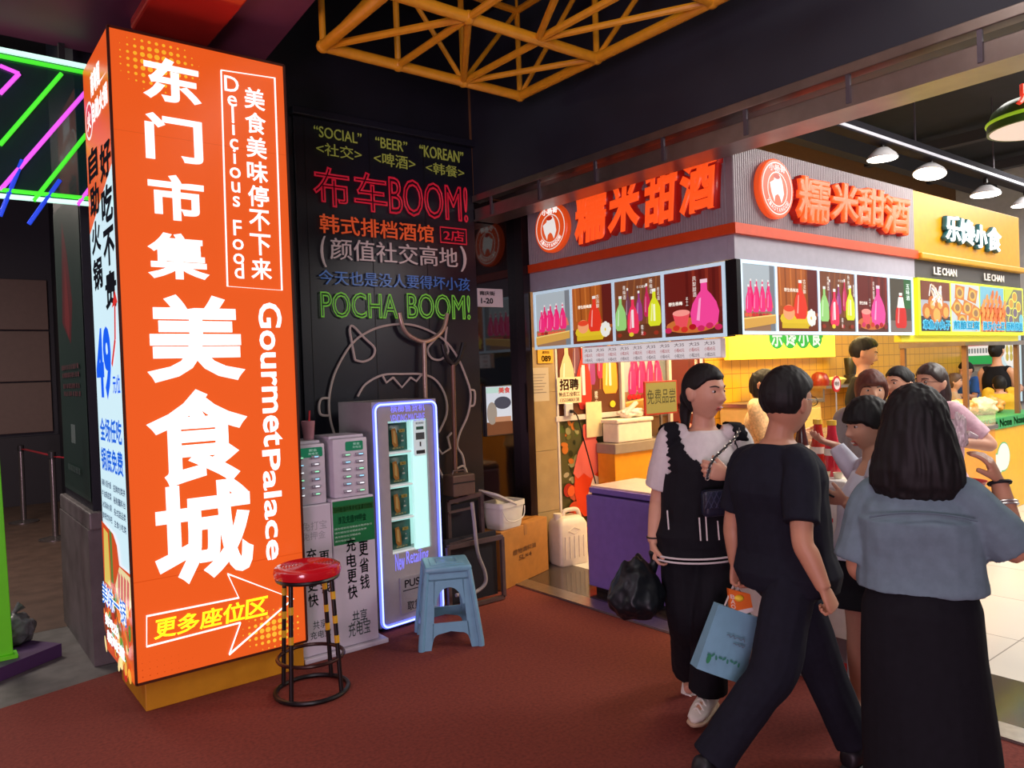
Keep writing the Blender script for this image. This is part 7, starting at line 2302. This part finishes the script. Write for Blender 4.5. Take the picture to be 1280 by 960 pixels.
mb = MB(); mb.bar(ph - CR * .07 + CU * .059 - CF * 0, ph + CR * .045 + CU * .001, .062, .002, CU); mb.build('screen', mat('phone_screen', (20, 22, 30), .1, emit=.05), T, False, tl)

# ------------------------------------------------------------------ the people farther in


def bystander(label, px, py, D, F, hf, s, hair, top_m, bot_m, hstyle, long=0.0, bun=None, sleeve=.5, adj=None, tw=None, voxel=.007, sk=skin, wide=1.0, face=True, top='tee', extra=None, hu=(0, 0, 1), skirt_=False):
    hc_ = atd(px, py, D)
    F = V((F.x, F.y, 0)).normalized()
    s = s or hc_.z / 1.49
    c = hc_ - F * .02 * s
    J = skeleton(c, F, s)
    J['wide'] = wide
    if adj: adj(J, s)
    dz = hc_ - J['head']
    for q in ('head', 'neck'): J[q] = J[q] + dz * (1 if q == 'head' else .7)
    R, wl = person(label, J, s, hf, hu)
    body(R, J, s, sk, voxel, wl)
    if face: face_parts(R, J['hm'], wl)
    mb = MB(); hair_cap(mb, J['hm'], hstyle)
    if long:
        rings = []
        for f, a, b, yo in ((-.35, .07, .06, -.03), (0, .088, .07, -.034), (.4, .095, .06, -.045), (.8, .085, .045, -.05), (1, .04, .025, -.05)):
            rings.append([J['head'] - Z1 * long * f + J['hf'] * yo + J['hx'] * (a * s * math.cos(2 * PI * q / 20)) + J['hf'] * (b * s * math.sin(2 * PI * q / 20)) for q in range(20)])
        mb.loft(rings)
    if bun: mb.ell(J['head'] - J['hf'] * bun[0] + J['hu'] * bun[1], (bun[2],) * 3, 14)
    finish(mb, voxel, 'hair', hair, R, wl, 2, streak=.003)
    shirt(R, J, s, top, top_m, wl, sleeve=sleeve, voxel=.008, soff=.022)
    if skirt_: skirt(R, J, s, bot_m, wl, .45, .24, .2)
    else: trousers(R, J, s, bot_m, wl, voxel=.009)
    for sd in 'lr': shoe(R, J['an' + sd], J['ft' + sd], bs, mat('sole_dark', (30, 28, 30), .6), wl, 1.0, h=J['an' + sd].z)
    return R, J, wl


pink = mat('cloth_pink', (206, 170, 180), .8, var=.15, scale=30, spec=.2)
lace = mat('cloth_cream_lace', (226, 190, 140), .8, var=.25, scale=60, spec=.2)
bystander('auburn-haired woman facing the camera behind the laughing girl', 1089, 490, 4.64, -CF - CR * .3, -CF * .95 - CR * .25, .95, hairr, mat('cloth_grey', (120, 110, 116), .8), blackcloth, {'front': .32, 'side': -.35, 'back': -.9, 'th': .018}, long=.30)
bystander('dark-haired woman with a small high bun, left of the woman in pink', 1124, 481, 5.16, -CR - CF * .1, -CR * .9 - CF * .35, .96, hairb, mat('cloth_dark_green', (54, 60, 58), .8), blackcloth, {'front': .5, 'side': .1, 'back': -.6, 'th': .010}, bun=(.1, .06, .03))


def akimbo(J, s):
    d = J['F']; Lv = J['Lp']
    J['ell'] = J['shl'] + Lv * .12 * s - d * .14 * s - V((0, 0, .20 * s)); J['wrl'] = J['ell'] + d * .20 * s - Lv * .02 * s + V((0, 0, .02 * s))
    J['handl'] = (d, -Lv, Z1, .6, .3, .5)
R, J, wl = bystander('woman in a pale pink tee with thin glasses, left of the yellow cart', 1164, 480, 4.66, -CR - CF * .15, -CR * .92 - CF * .3, .97, mat('hair_dark_brown', (46, 32, 28), .45), pink, mat('cloth_pink_print', (206, 176, 178), .8, var=.3, scale=50), {'front': .5, 'side': .05, 'back': -.8, 'th': .010}, long=.16, adj=akimbo, wide=1.12, skirt_=True)
g = MB()
for sx in (-1, 1):
    y_ = face_y(sx * .033, .012) + .014
    g.tube([(sx * .033 + .021 * math.cos(a), y_, .01 + .016 * math.sin(a)) for a in [2 * PI * k / 16 for k in range(16)]], .0015, 5, closed=True); g.tube([(sx * .054, y_, .014), (sx * .079, -.01, .014)], .0015, 5)
place(J['hm'], g).build('glasses', mat('glasses_frame', (30, 26, 28), .3, .5), R, True, wl)


def work(J, s):
    d = J['F']
    for sd, k in (('l', 1), ('r', -1)):
        J['el' + sd] = J['sh' + sd] - V((0, 0, .24 * s)) + d * .08 * s + J['Lp'] * .03 * k; J['wr' + sd] = J['el' + sd] + d * .22 * s + V((0, 0, .03)) - J['Lp'] * .05 * k
        J['hand' + sd] = (d - Z1 * .2, -J['Lp'] * k, Z1, .6, .3, .5)
    J['neck'] = J['neck'] + d * .02; 
bystander('short-haired male vendor in a black tee looking down behind the counter', 1079, 442, 6.5, CR - CF * .25, CR * .9 - CF * .3 - CU * .25, 1.06, hairb, blackcloth, blackcloth, {'front': .6, 'side': .28, 'back': -.42, 'th': .014, 'taper': 1}, adj=work)
bystander('vendor in a cream lace blouse bending over her work in front of the yellow tiles', 953, 482, 5.8, CR * .8 - CF * .5, CR * .7 - CF * .35 - CU * .55, .97, hairb, lace, blackcloth, {'front': .5, 'side': .1, 'back': -.8, 'th': .012}, long=.14, sleeve=.8, adj=work, top='blouse')
bystander('boy in a blue shirt leaning at the far table', 1208, 463, 10.9, -CR - CF * .2, -CR - CF * .2 - CU * .4, .95, hairb, mat('cloth_blue', (30, 84, 166), .8), blackcloth, {'front': .5, 'side': .2, 'back': -.4, 'th': .014}, adj=work, voxel=.009)
bystander('woman in a sleeveless black dress standing at the far right boards', 1246, 438, 10.1, CR * .7 + CF * .5, CR * .8 + CF * .4, 1.04, hairb, blackcloth, blackcloth, {'front': .5, 'side': .1, 'back': -.7, 'th': .012}, bun=(.11, .0, .035), sleeve=.12, adj=work, voxel=.009, skirt_=True, top='dress_top')
bystander('child in a mustard yellow jacket behind the yellow cart', 1249, 481, 9.75, CF * .9 + CR * .2, CF + CR * .2, .86, hairb, mat('cloth_mustard', (206, 164, 30), .8), blackcloth, {'front': .5, 'side': .1, 'back': -.5, 'th': .014}, sleeve=1.0, voxel=.009, wide=1.25, top='jacket')
bystander('brown-haired child with face turned to the boy in blue', 1193, 478, 9.5, CR * .8 - CF * .4, CR * .8 - CF * .4, .84, hairbr, mat('cloth_beige', (170, 140, 110), .8), blackcloth, {'front': .45, 'side': .0, 'back': -.7, 'th': .014}, voxel=.009)
